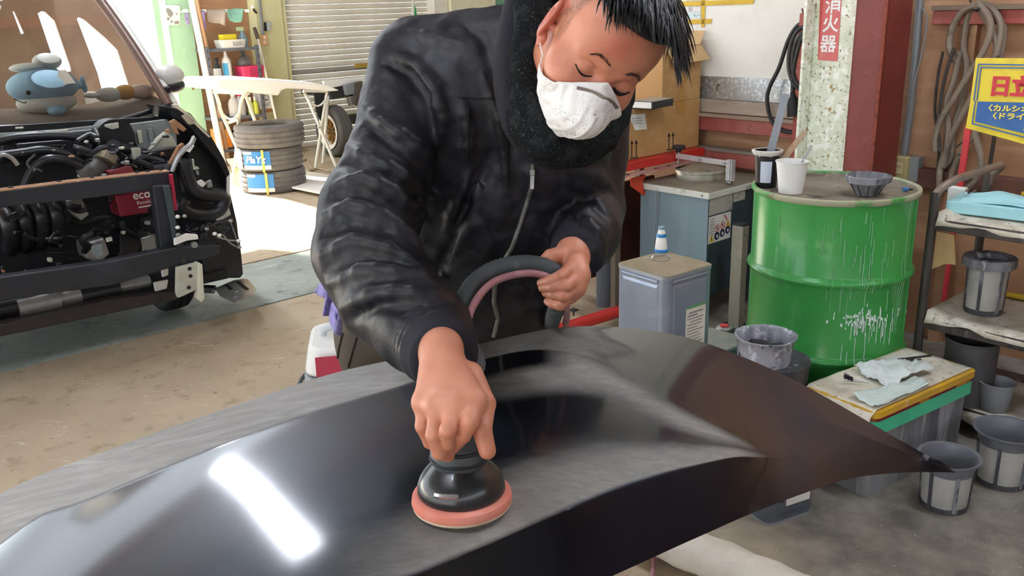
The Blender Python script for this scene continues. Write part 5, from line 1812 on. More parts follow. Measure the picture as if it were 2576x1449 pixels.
# ---- things on the right wall
def cable(name, label, pts, r, mat, cat='cable', n=9, k=7, parent=None):
    m = MB(); m.tube(smooth_path(pts, k), r, n)
    if parent is not None:
        return obj(name, m, mat, parent, smooth=True)
    return tag(obj(name, m, mat, loc=pts[0], smooth=True), label, cat)
hose_m = M('dusty_air_hose', '8c7d6d', .75, layers=(('716355', 7, .45, .7), ('a59786', 12, .58, .75), ('c4bbac', 60, .72, .76)))
cable_d = M('dusty_black_cable', '3b3632', .7, layers=(('5f574e', 14, .5, .7), ('b9b2a6', 60, .70, .74)))
wu = lambda c: (lambda x, y: atu(x, y, c))
hb = thing('hose_bundle', 'dusty brown air hose hung in long loops on a hook, right wall', 'hose', atu(2440, 20, 3.98))
a = wu(3.985); b = wu(3.955); c = wu(3.925); d = wu(3.90)
loops = [
    [b(2452, 14), b(2420, 30), b(2396, 70), b(2388, 118), b(2404, 152), b(2412, 130), b(2400, 200), b(2380, 260), b(2386, 330), b(2372, 420)],
    [a(2456, 12), a(2440, 30), a(2428, 80), a(2424, 130), a(2432, 165), a(2424, 230), a(2398, 330), a(2390, 400), a(2362, 430)],
    [c(2462, 10), c(2486, 40), c(2492, 75), c(2476, 125), c(2442, 180), c(2405, 240), c(2368, 300), c(2354, 345), c(2352, 380)],
    [b(2458, 8), b(2490, 18), b(2516, 55), b(2514, 105), b(2500, 150), b(2470, 200), b(2430, 270), b(2390, 350), b(2366, 420), b(2362, 470)],
    [a(2462, 6), a(2500, 20), a(2524, 70), a(2520, 120), a(2508, 180), a(2490, 260), a(2450, 330), a(2400, 420), a(2390, 480)],
    [d(2450, 330), d(2462, 370), d(2468, 420), d(2450, 460), d(2420, 478), d(2400, 470)],
    [c(2400, 120), c(2376, 200), c(2364, 270), c(2360, 320), c(2364, 380)],
    [b(2444, 10), b(2470, 30), b(2505, 100), b(2508, 140)],
    [c(2400, 480), c(2412, 440), c(2430, 370), c(2468, 330), c(2480, 322)],
]
for k, L_ in enumerate(loops):
    cable('strand', '', L_, .0135 if k not in (6, 8) else .007, hose_m if k not in (6,) else cable_d, parent=hb)
m = MB(); m.tube(smooth_path([atu(2438, -6, 4.03), atu(2446, 14, 3.98), atu(2456, 28, 3.93), atu(2462, 20, 3.90)], 5), .004, 6); obj('hook', m, MAT['dark_steel'], hb, smooth=True)
m = MB(); m.tube([c(2408, 390), c(2432, 386)], .005, 6); m.tube([c(2404, 372), c(2428, 352)], .004, 6); obj('cable_tie', m, cable_d, hb)
cable('power_cable', 'blackish dusty cable dangling down the boards right of the hose loops', [a(2512, 30), a(2526, 90), a(2518, 140), a(2512, 240), a(2502, 340), a(2490, 420), a(2482, 500)], .008, cable_d)
cable('power_cable', 'thin dark cable hanging left of the hose loops', [wu(3.99)(2372, 130), wu(3.99)(2360, 190), wu(3.99)(2352, 280), wu(3.99)(2362, 380), wu(3.99)(2350, 500)], .006, cable_d)
m = MB(); m.tube([wu(4.0)(2316, -20), wu(4.0)(2310, 60), wu(4.0)(2293, 260), wu(4.0)(2274, 396)], .017, 14)
lt('conduit_pipe', 'grey conduit pipe running down beside the red column to a socket', 'pipe', m, M('grey_conduit', '87888a', .5, .3, layers=(('6f7072', 6, .5, .8),)), wu(4.0)(2316, -20), smooth=True)
m = MB(); m.tube([wu(4.0)(2311, 40), wu(4.0)(2309, 52)], .022, 14)
cable('wire', 'thin grey wire looping beside the conduit pipe', [wu(3.98)(2322, 22), wu(3.98)(2332, 50), wu(3.98)(2320, 130), wu(3.98)(2300, 210), wu(3.98)(2290, 270), wu(3.98)(2286, 300)], .004, M('grey_thin_wire', '8b8884', .5), 'wire')
so = thing('wall_socket', 'beige double wall socket on a grey box behind the drum', 'socket', wu(4.0)(2262, 420))
SF = frame(wu(3.95)(2262, 425), -Vector(VD), (0, 0, 1))
m = MB(SF); m.box((0, 0, -.03), (.075, .11, .07)); obj('box', m, M('beige_box', 'b9a878', .6), so, bevel=.004)
m = MB(SF); m.box((.05, 0, -.045), (.05, .11, .05)); obj('back_box', m, MAT['grey_plastic'], so, bevel=.002)
m = MB(SF); m.box((0, .004, .006), (.032, .052, .004)); f_ = obj('face', m, M('ivory_socket', 'd0c295', .5), so, bevel=.001)
for x in (-.006, .006):
    m = MB(SF); m.box((x, .012, .0085), (.0025, .012, .001)); obj('slot', m, MAT['ink'], f_)
# fire extinguisher sign on the pale post
PF = 3.755 - .0255
fs = thing('fire_sign', 'red fire extinguisher sign plate with white characters on the pale post', 'sign', atu(2085, 80, PF))
m = MB(); m.prism([atu(x, y, PF) - Vector(UD) * .0008 for x, y in ((2066, -60), (2121, -60), (2107, 154), (2058, 151))], -Vector(UD) * .0015)
obj('plate', m, M('sign_plate_red', 'c8403c', .3, coat=.3, layers=(('d76a64', 5, .55, .8),)), fs)
for s, x, y in (('消', 2097, 15), ('火', 2090, 62), ('器', 2084, 113)):
    c0 = atu(x, y, PF) - Vector(UD) * .0028
    text('lettering', s, .078, MAT['white_ink'], frame(c0, -Vector(VD), (0, 0, 1)), fs, ext=.0004, offset=.0016)
# black hose coil with plug on the white board
hc = thing('cable_coil', 'black rubber cable coil hung from a wall hook beside the pale post', 'cable', atu(2025, 75, 3.96))
e = wu(3.97); f2 = wu(3.94); g2 = wu(3.99)
bc = M('black_cable', '2b2b2c', .55, layers=(('45423e', 10, .5, .75),))
for L_ in ([e(2040, 58), e(2010, 62), e(1984, 100), e(1960, 170), e(1938, 215), e(1930, 250), e(1940, 300), e(1968, 328), e(2020, 332), e(2060, 322)],
           [f2(2038, 66), f2(2010, 74), f2(1990, 110), f2(1984, 160), f2(1992, 200), f2(2012, 224), f2(2045, 228)],
           [f2(2044, 76), f2(2018, 84), f2(1998, 120), f2(1994, 170), f2(2004, 206), f2(2020, 218), f2(2050, 222)],
           [g2(2046, 62), g2(2024, 70), g2(2022, 110), g2(2034, 160), g2(2050, 185)],
           [e(1998, 210), e(2002, 250), e(2020, 268), e(2050, 274)],
           [f2(2040, 80), f2(2020, 90), f2(2006, 130), f2(1996, 180), f2(1994, 232)]):
    cable('strand', '', L_, .0105, bc, parent=hc)
q0, q1 = f2(1994, 230), f2(2000, 292)
m = MB(); ax = (q1 - q0); m.tube([q0, q0 + ax * .2, q0 + ax * .35, q0 + ax], [.010, .016, .030, .038], 18); obj('plug', m, M('ribbed_plug', '1b1b1c', .7, bump=.6, bscale=90, bstretch=(3, 3, .1)), hc, smooth=40)
m = MB(); m.tube(smooth_path([atu(2018, 22, 4.04), atu(2024, 52, 3.98), atu(2034, 70, 3.92), atu(2044, 80, 3.90)], 5), .004, 6); obj('hook', m, M('rusty_hook', '6b3d2e', .7), hc, smooth=True)
bp_ = thing('cover_plate', 'pale beige cover plate on the wall behind the cable coil', 'plate', atu(2030, 150, 4.04))
m = MB(); m.prism([atu(x, y, 4.045) for x, y in ((2012, 90), (2090, 90), (2070, 205), (2004, 202))], -W(.02, 0)); obj('cover', m, M('beige_cover', 'd6cfc2', .6), bp_, bevel=.003)
m = MB(); m.cyl(atu(2038, 188, 4.02), atu(2038, 188, 4.012), .005, n=10); obj('screw', m, MAT['dark_steel'], bp_)
m = MB(TW(3.97, 2.335)); m.box((0, 0, .74), (.06, .05, 1.48)); tag(obj('channel_post', m, MAT['beam_red'], loc=W(3.97, 2.335), bevel=.003), 'narrow dusty red upright behind the pale post', 'post')
m = MB(); hk = atu(1810, 213, CB - .014); m.tube([hk, hk - W(.02, 0), hk - W(.02, 0, .0) - Vector((0, 0, .03))], .003, 6)
lt('nail_hook', 'bent nail in the galvanised strip on the wall', 'nail', m, MAT['dark_steel'], hk)
# poster with yellow tape
po = thing('paper_notice', 'printed white notice stuck to the wall with yellow tape', 'notice', atu(1740, 20, CB))
def wp_(pts, mat, name, dep=.0012, off=.001):
    m = MB(); m.prism([atu(x, y, CB - off) for x, y in pts], -W(dep, 0)); return obj(name, m, mat, po)
wp_([(1640, -60), (1764, -60), (1762, 46), (1640, 50)], MAT['paper'], 'sheet')
wp_([(1640, 31), (1762, 31), (1762, 45), (1640, 46)], M('pale_blue_print', 'd5e6e6', .8), 'blue_band', .0006, .0024)
for y in (1.5, 15.8, 30.6):
    wp_([(1727, y), (1761, y - .3), (1761, y + .6), (1727, y + .9)], bpy.data.materials['grey_print'], 'rule', .0005, .0024)
for x, y, w_ in ((1732, 6, 8), (1745, 5.5, 7), (1732, 11.5, 7), (1745, 11, 7), (1744, 36, 6), (1755, 37, 5), (1745, 39.5, 8)):
    wp_([(x, y), (x + w_, y - .2), (x + w_, y + 1.6), (x, y + 1.8)], bpy.data.materials['grey_print'], 'text_line', .0005, .0030)
wp_([(1732, 18), (1742, 18), (1742, 28), (1732, 28)], M('grey_photo', 'b9b5b0', .8), 'picture', .0005, .0024)
yt = M('yellow_tape', 'dcb52f', .55, layers=(('c99f2a', 10, .45, .7), ('e8cc5a', 16, .6, .8)))
ytape = thing('yellow_tape', 'crossed strips of yellow masking tape around the wall notice', 'tape', atu(1770, 40, CB))
for pts in ([(1764.5, -40), (1775, -40), (1772.5, 68), (1764, 69)], [(1640, 54), (1791, 47), (1788, 59.5), (1640, 63)], [(1640, 6), (1898, -2), (1894, 10), (1640, 19)]):
    m = MB(); m.prism([atu(x, y, CB - .0034) for x, y in pts], -W(.001, 0)); obj('strip', m, yt, ytape)

# ---- cartons on the red rack
VB = 2.945
zb = atv(1757, 384, VB); zt_ = atv(1757, 249, VB)
uR = uv(zb)[0]; zB = .792; zT = zt_.z
uL = uv(atv(1548, 420, VB))[0]
bx = thing('carton', 'large lower cardboard carton with two up-arrow marks, behind the worker', 'box', W((uL + uR) / 2, VB + .2, zB))
m = MB(TW(0, 0)); m.box(((uL + uR) / 2, VB + .21, (zB + zT) / 2), (uR - uL, .42, zT - zB)); obj('box', m, MAT['card'], bx, bevel=.004)
BF = frame(W(0, VB - .001, 0), W(1, 0), (0, 0, 1))
def onbox(name, pts, mat, parent=bx, v=VB, off=.0012, ext=.0006):
    m = MB(); m.prism([atv(x, y, v) - Vector(VD) * off for x, y in pts], Vector(VD) * ext); return obj(name, m, mat, parent)
for x, y, k in ((1594, 376, 1.0), (1687, 356, .95)):
    onbox('mark_bar', [(x - 10 * k, y + 21 * k), (x + 11 * k, y + 18 * k), (x + 11 * k, y + 20.5 * k), (x - 10 * k, y + 23.5 * k)], MAT['ink'])
    for dx in (-5, 6):
        xx = x + dx * k; yy = y - dx * .12
        onbox('arrow', [(xx - 1 * k, yy + 18 * k), (xx + 1 * k, yy + 18 * k), (xx + 1.2 * k, yy - 14 * k), (xx + 4 * k, yy - 14.5 * k), (xx + .4 * k, yy - 24 * k), (xx - 3.6 * k, yy - 13.5 * k), (xx - .8 * k, yy - 14 * k)], MAT['ink'])
onbox('label', [(1580, 289), (1622, 286), (1627, 325), (1597, 328)], MAT['paper'], off=.002)
for k in range(3):
    onbox('text_line', [(1588, 298 + 6 * k), (1614, 296.5 + 6 * k), (1614, 298 + 6 * k), (1588, 299.5 + 6 * k)], bpy.data.materials['grey_print'], off=.0032)
onbox('tape_patch', [(1699, 256), (1724, 254), (1722, 284), (1706, 286)], M('brown_tape', 'b0813f', .4), off=.002)
onbox('stamp', [(1552, 407), (1565, 405), (1566, 412), (1553, 414)], M('stamp_print', 'a08a55', .8), off=.002)
z2 = zT + .002
uA = uv(atv(1666, 228, VB + .01))[0]; uB = uv(atv(1757, 245, VB + .01))[0] + .01
ux_ = thing('carton', 'upper cardboard carton with open flaps, on the larger carton', 'box', W((uA + uB) / 2, VB + .2, z2))
zt2 = atv(1760, 112, VB + .01).z
hgt = zt2 - z2
m = MB(TW(0, 0))
for c_0, d_0 in ((((uA + uB) / 2, VB + .013, z2 + hgt / 2), (uB - uA, .006, hgt)), (((uA + uB) / 2, VB + .42, z2 + hgt / 2), (uB - uA, .006, hgt)),
                 ((uA + .003, VB + .215, z2 + hgt / 2), (.006, .40, hgt)), ((uB - .003, VB + .215, z2 + hgt / 2), (.006, .40, hgt)), (((uA + uB) / 2, VB + .215, z2 + .003), (uB - uA, .40, .006))):
    m.box(c_0, d_0)
obj('box', m, MAT['card'], ux_)
fl_ = [atv(1697, 163, VB - .03), atv(1787, 149, VB - .03), atv(1763, 84, VB + .02), atv(1690, 86, VB + .02)]
m = MB(); m.prism([W(uA + .03, VB + .012, zt2), W(uB, VB + .012, zt2), fl_[1], fl_[0]], Vector(VD) * .004); obj('flap', m, MAT['card_in'], ux_)
m = MB(); m.prism([W(uA + .02, VB + .42, zt2), W(uB, VB + .42, zt2), W(uB + .02, VB + .44, zt2 + .09), W(uA, VB + .44, zt2 + .09)], Vector(VD) * .004); obj('flap', m, MAT['card'], ux_)
m = MB(); m.prism([W(uB, VB + .02, zt2), W(uB, VB + .41, zt2), W(uB + .015, VB + .42, zt2 + .07), W(uB + .015, VB, zt2 + .07)], W(.003, 0)); obj('flap', m, MAT['card_in'], ux_)
onbox('tape_strip', [(1707, 187), (1722, 185), (1721, 248), (1706, 250)], bpy.data.materials['brown_tape'], ux_, VB + .01, .002)
sbx = thing('parts_box', 'slim black and white box lying on the carton behind the mask', 'box', atz(1640, 272, z2))
C0 = atv(1643, 274, VB - .10); C1 = atv(1694, 264, VB - .10); C2 = atv(1590, 270, VB - .06)
zl = zT + .001
c0, c1_, c2_ = atz(1642, 275, zl), atz(1694, 265, zl), atz(1585, 272, zl)
hh = .036
m = MB(); m.prism([c0, c1_, c1_ + (c2_ - c0), c2_], (0, 0, hh)); obj('box', m, M('black_carton', '26282c', .45), sbx, bevel=.002)
m = MB(); nn = Vector((c0 - c2_)).cross(Vector((0, 0, 1))).normalized(); m.prism([c0.lerp(c2_, .06) + nn * .001 + Vector((0, 0, .003)), c2_ + nn * .001 + Vector((0, 0, .003)), c2_ + nn * .001 + Vector((0, 0, hh - .003)), c0.lerp(c2_, .06) + nn * .001 + Vector((0, 0, hh - .003))], nn * .0006); obj('white_label', m, MAT['paper'], sbx)
m = MB(); m.prism([c0 + Vector((0, 0, hh)), c1_ + Vector((0, 0, hh)), c1_ + (c2_ - c0) + Vector((0, 0, hh)), c2_ + Vector((0, 0, hh))], (0, 0, .0008)); obj('top_face', m, M('kraft_top', '9b8f80', .6), sbx)
# rack
rk_ = thing('steel_rack', 'red painted steel rack carrying the cartons, below them', 'rack', W(3.6, 3.1))
ru0, ru1 = uL - .25, 3.96
m = MB(TW(0, 0)); m.box(((ru0 + ru1) / 2, VB - .03, zB - .022), (ru1 - ru0, .05, .040)); obj('beam', m, M('bright_red_enamel', 'c23028', .4, layers=(('a52820', 4, .5, .8), ('d65a48', 9, .62, .8))), rk_, bevel=.003)
m = MB(TW(0, 0)); m.box(((ru0 + ru1) / 2, VB - .075, zB - .055), (ru1 - ru0, .05, .008)); obj('ledge', m, M('dusty_red_ledge', 'b58a80', .7, layers=(('a3564a', 7, .5, .7),)), rk_)
for x in (3.30, 3.52, 3.62):
    m = MB(TW(x, VB - .078, zB - .0505)); m.cyl((0, 0, 0), (0, 0, .0012), .011, n=14); obj('bolt_hole', m, MAT['ink'], rk_)
m = MB(TW(0, 0)); m.box(((ru0 + ru1) / 2, VB + .38, zB - .022), (ru1 - ru0, .05, .040)); m.box(((ru0 + ru1) / 2, VB + .18, zB - .006), (ru1 - ru0, .40, .010)); obj('deck', m, bpy.data.materials['bright_red_enamel'], rk_)
pu = uv(atv(1548, 470, VB + .02))[0]
for u, v in ((pu, VB + .02), (ru1 - .03, VB + .02), (pu, VB + .38), (ru1 - .03, VB + .38)):
    m = MB(TW(0, 0)); m.box((u, v, (zB - .06) / 2), (.04, .04, zB - .06)); obj('leg', m, M('brown_leg', '7a6a5c', .6) if 'brown_leg' not in bpy.data.materials else bpy.data.materials['brown_leg'], rk_)
m = MB(); bt = [atv(1588, 450, VB - .05), atv(1625, 440, VB - .05), atv(1616, 460, VB - .05), atv(1625, 495, VB - .05), atv(1590, 470, VB - .05)]
m.prism(bt, Vector(VD) * .01); obj('gusset', m, M('orange_gusset', 'd9482a', .5), rk_)
m = MB(TW(0, 0)); m.box(((ru0 + ru1) / 2, VB + .30, .35), (ru1 - ru0, .02, .5)); obj('back_panel', m, M('dark_brown_panel', '45241d', .7), rk_)
tgp = [atv(1522, 440, VB - .1), atv(1550, 432, VB - .1), atv(1575, 452, VB - .1), atv(1540, 461, VB - .1)]
m = MB(); m.prism(tgp, Vector(VD) * .001); tg = obj('paper_tag', m, MAT['paper'], loc=tgp[0]); tag(tg, 'white paper tag hanging from the red rack beside his sleeve', 'tag')
# jack stand: padded column on a red tube
js = thing('pipe_stand', 'dark padded upright on a red tube base, right of his hand', 'stand', atz(1530, 778, .06))
ja = Vector(atz(1518, 778, .08)); m = MB(); m.cyl(ja + Vector((0, 0, .02)), ja + Vector((0, 0, .62)), .036, n=24); obj('padded_column', m, M('slate_foam', '4c5058', .7, layers=(('3f4248', 4, .5, .8),)), js, smooth=True)
jb, jc = atz(1380, 838, .08), atz(1580, 776, .08)
m = MB(); m.cyl(jb, jc, .030, n=18); obj('base_tube', m, M('red_tube', 'c3302c', .4), js, smooth=True)
m = MB(); m.cyl(jb - Vector((0, 0, .06)), jb + Vector((0, 0, -.03)), .03); m.cyl(jc - Vector((0, 0, .08)), jc + Vector((0, 0, -.03)), .03); obj('foot', m, MAT['black_rubber'], js, smooth=True)
kb = atz(1443, 780, .135)
m = MB(TR(kb)); m.sphere((0, 0, 0), (.012, .012, .010), 10, 6); m.cyl((0, 0, -.028), (0, 0, 0), .004); [m.sphere((.016 * math.cos(a_), .016 * math.sin(a_), 0), (.009, .009, .006), 8, 5) for a_ in (0, 1.57, 3.14, 4.71)]
obj('knob', m, MAT['black_rubber'], js, smooth=True)
# ================================================================== sander, hoses, stand, vacuum, towel
def hood_hit(px, py):
    h = hood_tree.ray_cast(Vector(_co), Vector(ray(px, py)).normalized())
    return h[0], h[1]
sp0, sn = hood_hit(1163, 1266)
if sn.z < 0:
    sn = -sn
sn = (sn * .35 + Vector((0.0, .10, 1)).normalized() * .65).normalized()
S_ = frame(sp0 + sn * .001, Vector((1, 0, 0)) - sn * sn.x, sn.cross(Vector((1, 0, 0)) - sn * sn.x))
sander = thing('orbital_sander', 'black air sander with salmon pink pad pressed on the black bonnet', 'sander', sp0)
m = MB(S_); m.lathe([(.0001, 0), (.066, 0), (.0668, .002), (.066, .0035)], 56); obj('abrasive_disc', m, M('tan_abrasive', 'c9b49a', .85, layers=(('a9927a', 40, .5, .7),)), sander, smooth=40)
m = MB(S_); m.lathe([(.060, .0036), (.0665, .0036), (.068, .007), (.0665, .015), (.062, .0185), (.045, .019)], 56); obj('pad', m, M('salmon_foam', 'd9806c', .7, layers=(('e2a08e', 8, .5, .8), ('b86454', 18, .64, .74))), sander, smooth=40)
bm_ = M('black_sander_body', '1e2022', .28, layers=(('33373a', 14, .5, .7), ('5f6668', 26, .66, .74)), coat=.3)
m = MB(S_); m.lathe([(.058, .019), (.0595, .021), (.0585, .030), (.055, .040), (.048, .050), (.040, .058), (.0365, .062)], 56); obj('shroud', m, bm_, sander, smooth=60)
m = MB(S_); m.lathe([(.0365, .060), (.0385, .066), (.0385, .078), (.035, .083), (.033, .092), (.0335, .112), (.031, .126), (.024, .136), (.0001, .139)], 48, wob=lambda a, z: .02 * math.cos(6 * a) if z < .08 else 0); obj('motor_body', m, M('grey_rubber_grip', '3d4245', .5, layers=(('5a6063', 10, .5, .7), ('24282a', 18, .6, .72)), bump=.15), sander, smooth=60)
for z in (.070, .086):
    m = MB(S_); m.tube([(.0385 * math.cos(a), .0385 * math.sin(a), z) for a in np.linspace(0, 2 * math.pi, 41)[:-1]], .0022, 6, closed=True); obj('groove_band', m, MAT['black_rubber'], sander, smooth=True)
m = MB(S_); m.bar((0, -.020, .136), (.0, -.040, .118), .026, .006); obj('lever', m, M('pale_lever', 'b9b5ad', .4, .4), sander, bevel=.002)
m = MB(S_); m.tube(smooth_path([(-.03, -.046, .038), (-.02, -.0535, .040), (0, -.056, .040)], 4), .004, 6); obj('shroud_highlight', m, MAT['steel'], sander, smooth=True)  # bright steel strip drawn as a glossy highlight on the black shroud
m = MB(S_); m.tube([(0, .03, .050), (0, .058, .058), (.004, .085, .075)], [.020, .019, .017], 20); obj('dust_port', m, bm_, sander, smooth=60)
port = S_ @ Vector((.004, .085, .075))
hz1 = M('grey_dust_hose', '54595b', .65, layers=(('3f4446', 6, .45, .7), ('80868a', 14, .60, .74)), bump=.3, bscale=60)
pth = [port, port + Vector((.004, .045, .040)), at(1196, 910, 1.32), at(1168, 850, 1.345), at(1158, 790, 1.385), at(1186, 722, 1.43), at(1240, 680, 1.46), at(1310, 664, 1.475), at(1365, 670, 1.487), at(1402, 692, 1.494), at(1408, 735, 1.515), at(1398, 780, 1.60), at(1388, 815, 1.80)]
e0 = at(1388, 850, 1.94)
pth += [e0, Vector((e0.x, e0.y + .06, .45)), Vector((e0.x - .05, e0.y + .12, .10)), Vector((e0.x - .2, e0.y + .22, .03)), Vector((e0.x - .45, e0.y + .25, .05))]
hp_ = smooth_path(pth, 14)
m = MB(); m.tube(hp_, [.0145 + (.0012 if i % 2 else 0) for i in range(len(hp_))], 18)
ho = tag(obj('dust_hose', m, hz1, loc=port, smooth=80), 'thick grey corrugated dust hose looped through his gripping hand', 'hose')
pk = M('pink_air_hose', 'a8757a', .5, layers=(('c09499', 9, .5, .7), ('8b5a62', 14, .6, .75)))
p0_ = S_ @ Vector((-.01, .040, .10))
pp = [p0_, p0_ + Vector((.004, .04, .025)), at(1180, 890, 1.30), at(1172, 835, 1.325), at(1190, 770, 1.375), at(1232, 716, 1.42), at(1290, 692, 1.45), at(1345, 688, 1.468), at(1392, 704, 1.482), at(1420, 745, 1.505), at(1426, 790, 1.61), at(1424, 818, 1.80), at(1424, 850, 1.94)]
e1 = pp[-1]
pp += [Vector((e1.x + .02, e1.y + .05, .4)), Vector((e1.x + .06, e1.y + .1, .02)), Vector((e1.x + .25, e1.y + .3, .012)), Vector((e1.x + .3, e1.y + .7, .012))]
m = MB(); m.tube(smooth_path(pp, 8), .0062, 12)
tag(obj('air_hose', m, pk, loc=p0_, smooth=True), 'pink air hose running along the inside of the grey dust hose', 'hose')

# padded stand below the bonnet
stand = thing('bonnet_stand', 'work stand with paper-wrapped pale foot tube under the bonnet', 'stand', (.3, 1.5, 0))
pf = M('wrapped_paper_pad', 'd8cfc0', .8, layers=(('c4b8a6', 4, .45, .7), ('ebe4d8', 9, .6, .8)), bump=.5, bscale=18, bdist=.01)
A0, B0 = atz(1690, 1362, .075), atz(2010, 1500, .075)
fd = (B0 - A0).normalized()
A1 = A0 - fd * .25
off2 = Vector((-1.25, -.12, 0))
for k in (0, 1):
    a_, b_ = A1 + off2 * k, B0 + off2 * k + fd * .10
    pts = [a_.lerp(b_, t) for t in np.linspace(0, 1, 22)]
    m = MB(); m.tube(pts, [.060 + .003 * math.sin(i * 1.7) for i in range(22)], 20); obj('foot_tube', m, pf, stand, smooth=True)
    for f_t in (.15,):
        q = a_.lerp(b_, f_t)
        hzp, _n = hood_z(q.x, min(q.y, 1.45))
        top_z = .70
        m = MB(); m.bar(q + Vector((0, 0, .03)), Vector((q.x - .05, 1.42, top_z)), .04, .04); obj('upright', m, MAT['dark_steel'], stand)
for y, xe in ((1.24, .22), (1.42, .42)):
    pts = []
    for x in np.linspace(-.62, xe, 14):
        h_, _n = hood_z(float(x), y)
        pts.append(Vector((x, y, (h_.z if h_ else .85) - .034)))
    m = MB(); m.tube(pts, .028, 14); obj('padded_bar', m, pf, stand, smooth=True)
for x in (-.45, .18):
    m = MB(); m.bar((x, 1.24 + max(0, x) * .1, .80), (x, 1.46, .82), .04, .03); obj('cross_bar', m, MAT['dark_steel'], stand)
    m = MB(); m.bar((x, 1.42, .70), (x, 1.42, .82), .04, .04); obj('strut', m, MAT['dark_steel'], stand)
m = MB(); m.bar((-.94, 1.42, .70), (.48, 1.42, .70), .04, .04); obj('cross_bar', m, MAT['dark_steel'], stand)

# vacuum cleaner behind his hip, purple towel in his pocket
vp = atz(884, 838, .46); vp.z = 0
vac = thing('dust_extractor', 'white and silver workshop vacuum on the floor behind his hip, red label', 'vacuum', vp)
VB_ = TR(vp, 8)
vw = M('silver_vacuum', 'c9cfd2', .35, layers=(('b3babd', 5, .5, .8),))
m = MB(VB_); m.rbox((0, 0, .05), (.34, .34, .25), .07, flare=-.04); obj('tank', m, vw, vac, smooth=40, bevel=.01)
m = MB(VB_); m.rbox((0, 0, .305), (.335, .335, .055), .07); obj('band', m, M('grey_band', '9da3a6', .4), vac, smooth=40, bevel=.006)
m = MB(VB_); m.rbox((0, 0, .365), (.33, .33, .095), .07, flare=-.12); obj('head', m, MAT['white_plastic'], vac, smooth=40, bevel=.012)
m = MB(VB_); m.prism([(-.12, -.172, .375), (.12, -.172, .375), (.12, -.158, .440), (-.12, -.158, .440)], (0, -.003, 0)); lb2 = obj('red_label', m, M('crimson_label', 'b83a4e', .5), vac)
for k, (w_, z) in enumerate(((.10, .415), (.12, .395))):
    m = MB(VB_); m.box((-.02, -.1705 + (z - .375) * .21, z), (w_, .004, .006)); obj('text_line', m, M('pink_print', 'e9b9c0', .6) if k == 0 else bpy.data.materials['pink_print'], lb2)
m = MB(VB_); m.tube(smooth_path([(-.10, 0, .45), (-.09, 0, .485), (0, 0, .495), (.09, 0, .485), (.10, 0, .45)], 5), .014, 10); obj('handle', m, vw, vac, smooth=True)
m = MB(VB_); m.tube([(.20 * math.cos(a), .20 * math.sin(a), .28 + .004 * math.sin(3 * a)) for a in np.linspace(0, 2 * math.pi, 33)[:-1]], .008, 8, closed=True); obj('wrapped_cord', m, M('dark_cord', '4a4e52', .6), vac, smooth=True)
for sx_ in (-.13, .13):
    for sy_ in (-.13, .13):
        m = MB(VB_); m.sphere((sx_, sy_, .028), .028, 12, 8); obj('caster', m, MAT['black_rubber'], vac, smooth=True)
tw = M('lilac_towel', 'a9a2d6', .95, layers=(('8d84c4', 14, .45, .7), ('c9c4ea', 30, .58, .74)), bump=.9, bscale=220, bdist=.004)
def cloth_px(name, label, cat, outline, d, mat, amp=.01, thick=.004, parent=None):
    'hanging cloth: outline polygon at depth d, fanned to its centre with soft folds'
    n = len(outline)
    cx_ = sum(x for x, y in outline) / n; cy_ = sum(y for x, y in outline) / n
    m = MB(); rings = 5; vs = []; fs = []
    dense = []
    for i in range(n):
        for t in (0, .33, .66):
            x0, y0 = outline[i]; x1, y1 = outline[(i + 1) % n]
            dense.append((x0 + (x1 - x0) * t, y0 + (y1 - y0) * t))
    N = len(dense)
    for r in range(1, rings + 1):
        for x, y in dense:
            q = (cx_ + (x - cx_) * r / rings, cy_ + (y - cy_) * r / rings)
            dd = d + amp * math.sin(q[0] * .14 + q[1] * .03) + amp * .6 * math.sin(q[0] * .05 - q[1] * .11)
            vs.append(at(q[0], q[1], dd))
    vs.append(at(cx_, cy_, d))
    for k in range(N):
        fs.append((N * rings, k, (k + 1) % N))
    for r in range(rings - 1):
        for k in range(N):
            fs.append((r * N + k, (r + 1) * N + k, (r + 1) * N + (k + 1) % N, r * N + (k + 1) % N))
    m.add(vs, fs)
    o = obj(name, m, mat, parent, smooth=180, loc=None if parent else vs[-1], thick=thick)
    return tag(o, label, cat) if parent is None else o
tt_ = thing('towel', 'lilac terry towel hanging from his back pocket', 'towel', at(830, 760, 2.02))
for ol, d in (([(842, 690), (812, 706), (789, 733), (800, 742), (820, 750), (850, 742), (860, 710)], 1.86), ([(822, 735), (812, 794), (836, 795), (850, 760), (845, 735)], 1.83), ([(832, 770), (829, 806), (842, 840), (858, 846), (859, 800), (868, 770), (850, 740)], 1.76)):
    cloth_px('fold', '', '', ol, d, tw, parent=tt_)
# ================================================================== stripped small van on the left
van = thing('van', 'small van with its front stripped to the engine, facing the workshop', 'van', W(1.0, 5.2))
blk = M('van_black_steel', '24272e', .45, layers=(('343841', 4, .5, .8), ('16181c', 12, .6, .75)), bump=.1)
blk2 = M('van_black_plastic', '191a1f', .35, layers=(('2b2d33', 7, .5, .75),), bump=.1)
dkm = M('engine_bay_dark', '111216', .6, layers=(('1f2024', 5, .5, .7), ('2f2d2c', 14, .64, .74)), bump=.2)
grm = M('van_grey_primer', '8d9594', .5, layers=(('737b7b', 5, .5, .75), ('b5bab6', 14, .64, .76)))
crm = M('van_cream_steel', 'b9bbab', .5, layers=(('9d9f90', 6, .5, .75), ('8a7d68', 14, .66, .76)))
rst = M('surface_rust', 'a9805f', .75, layers=(('8a5f42', 7, .42, .65), ('c8a180', 14, .55, .72), ('5d4334', 22, .66, .76)), bump=.3)
wht = M('van_white_paint', 'e4e4de', .35)
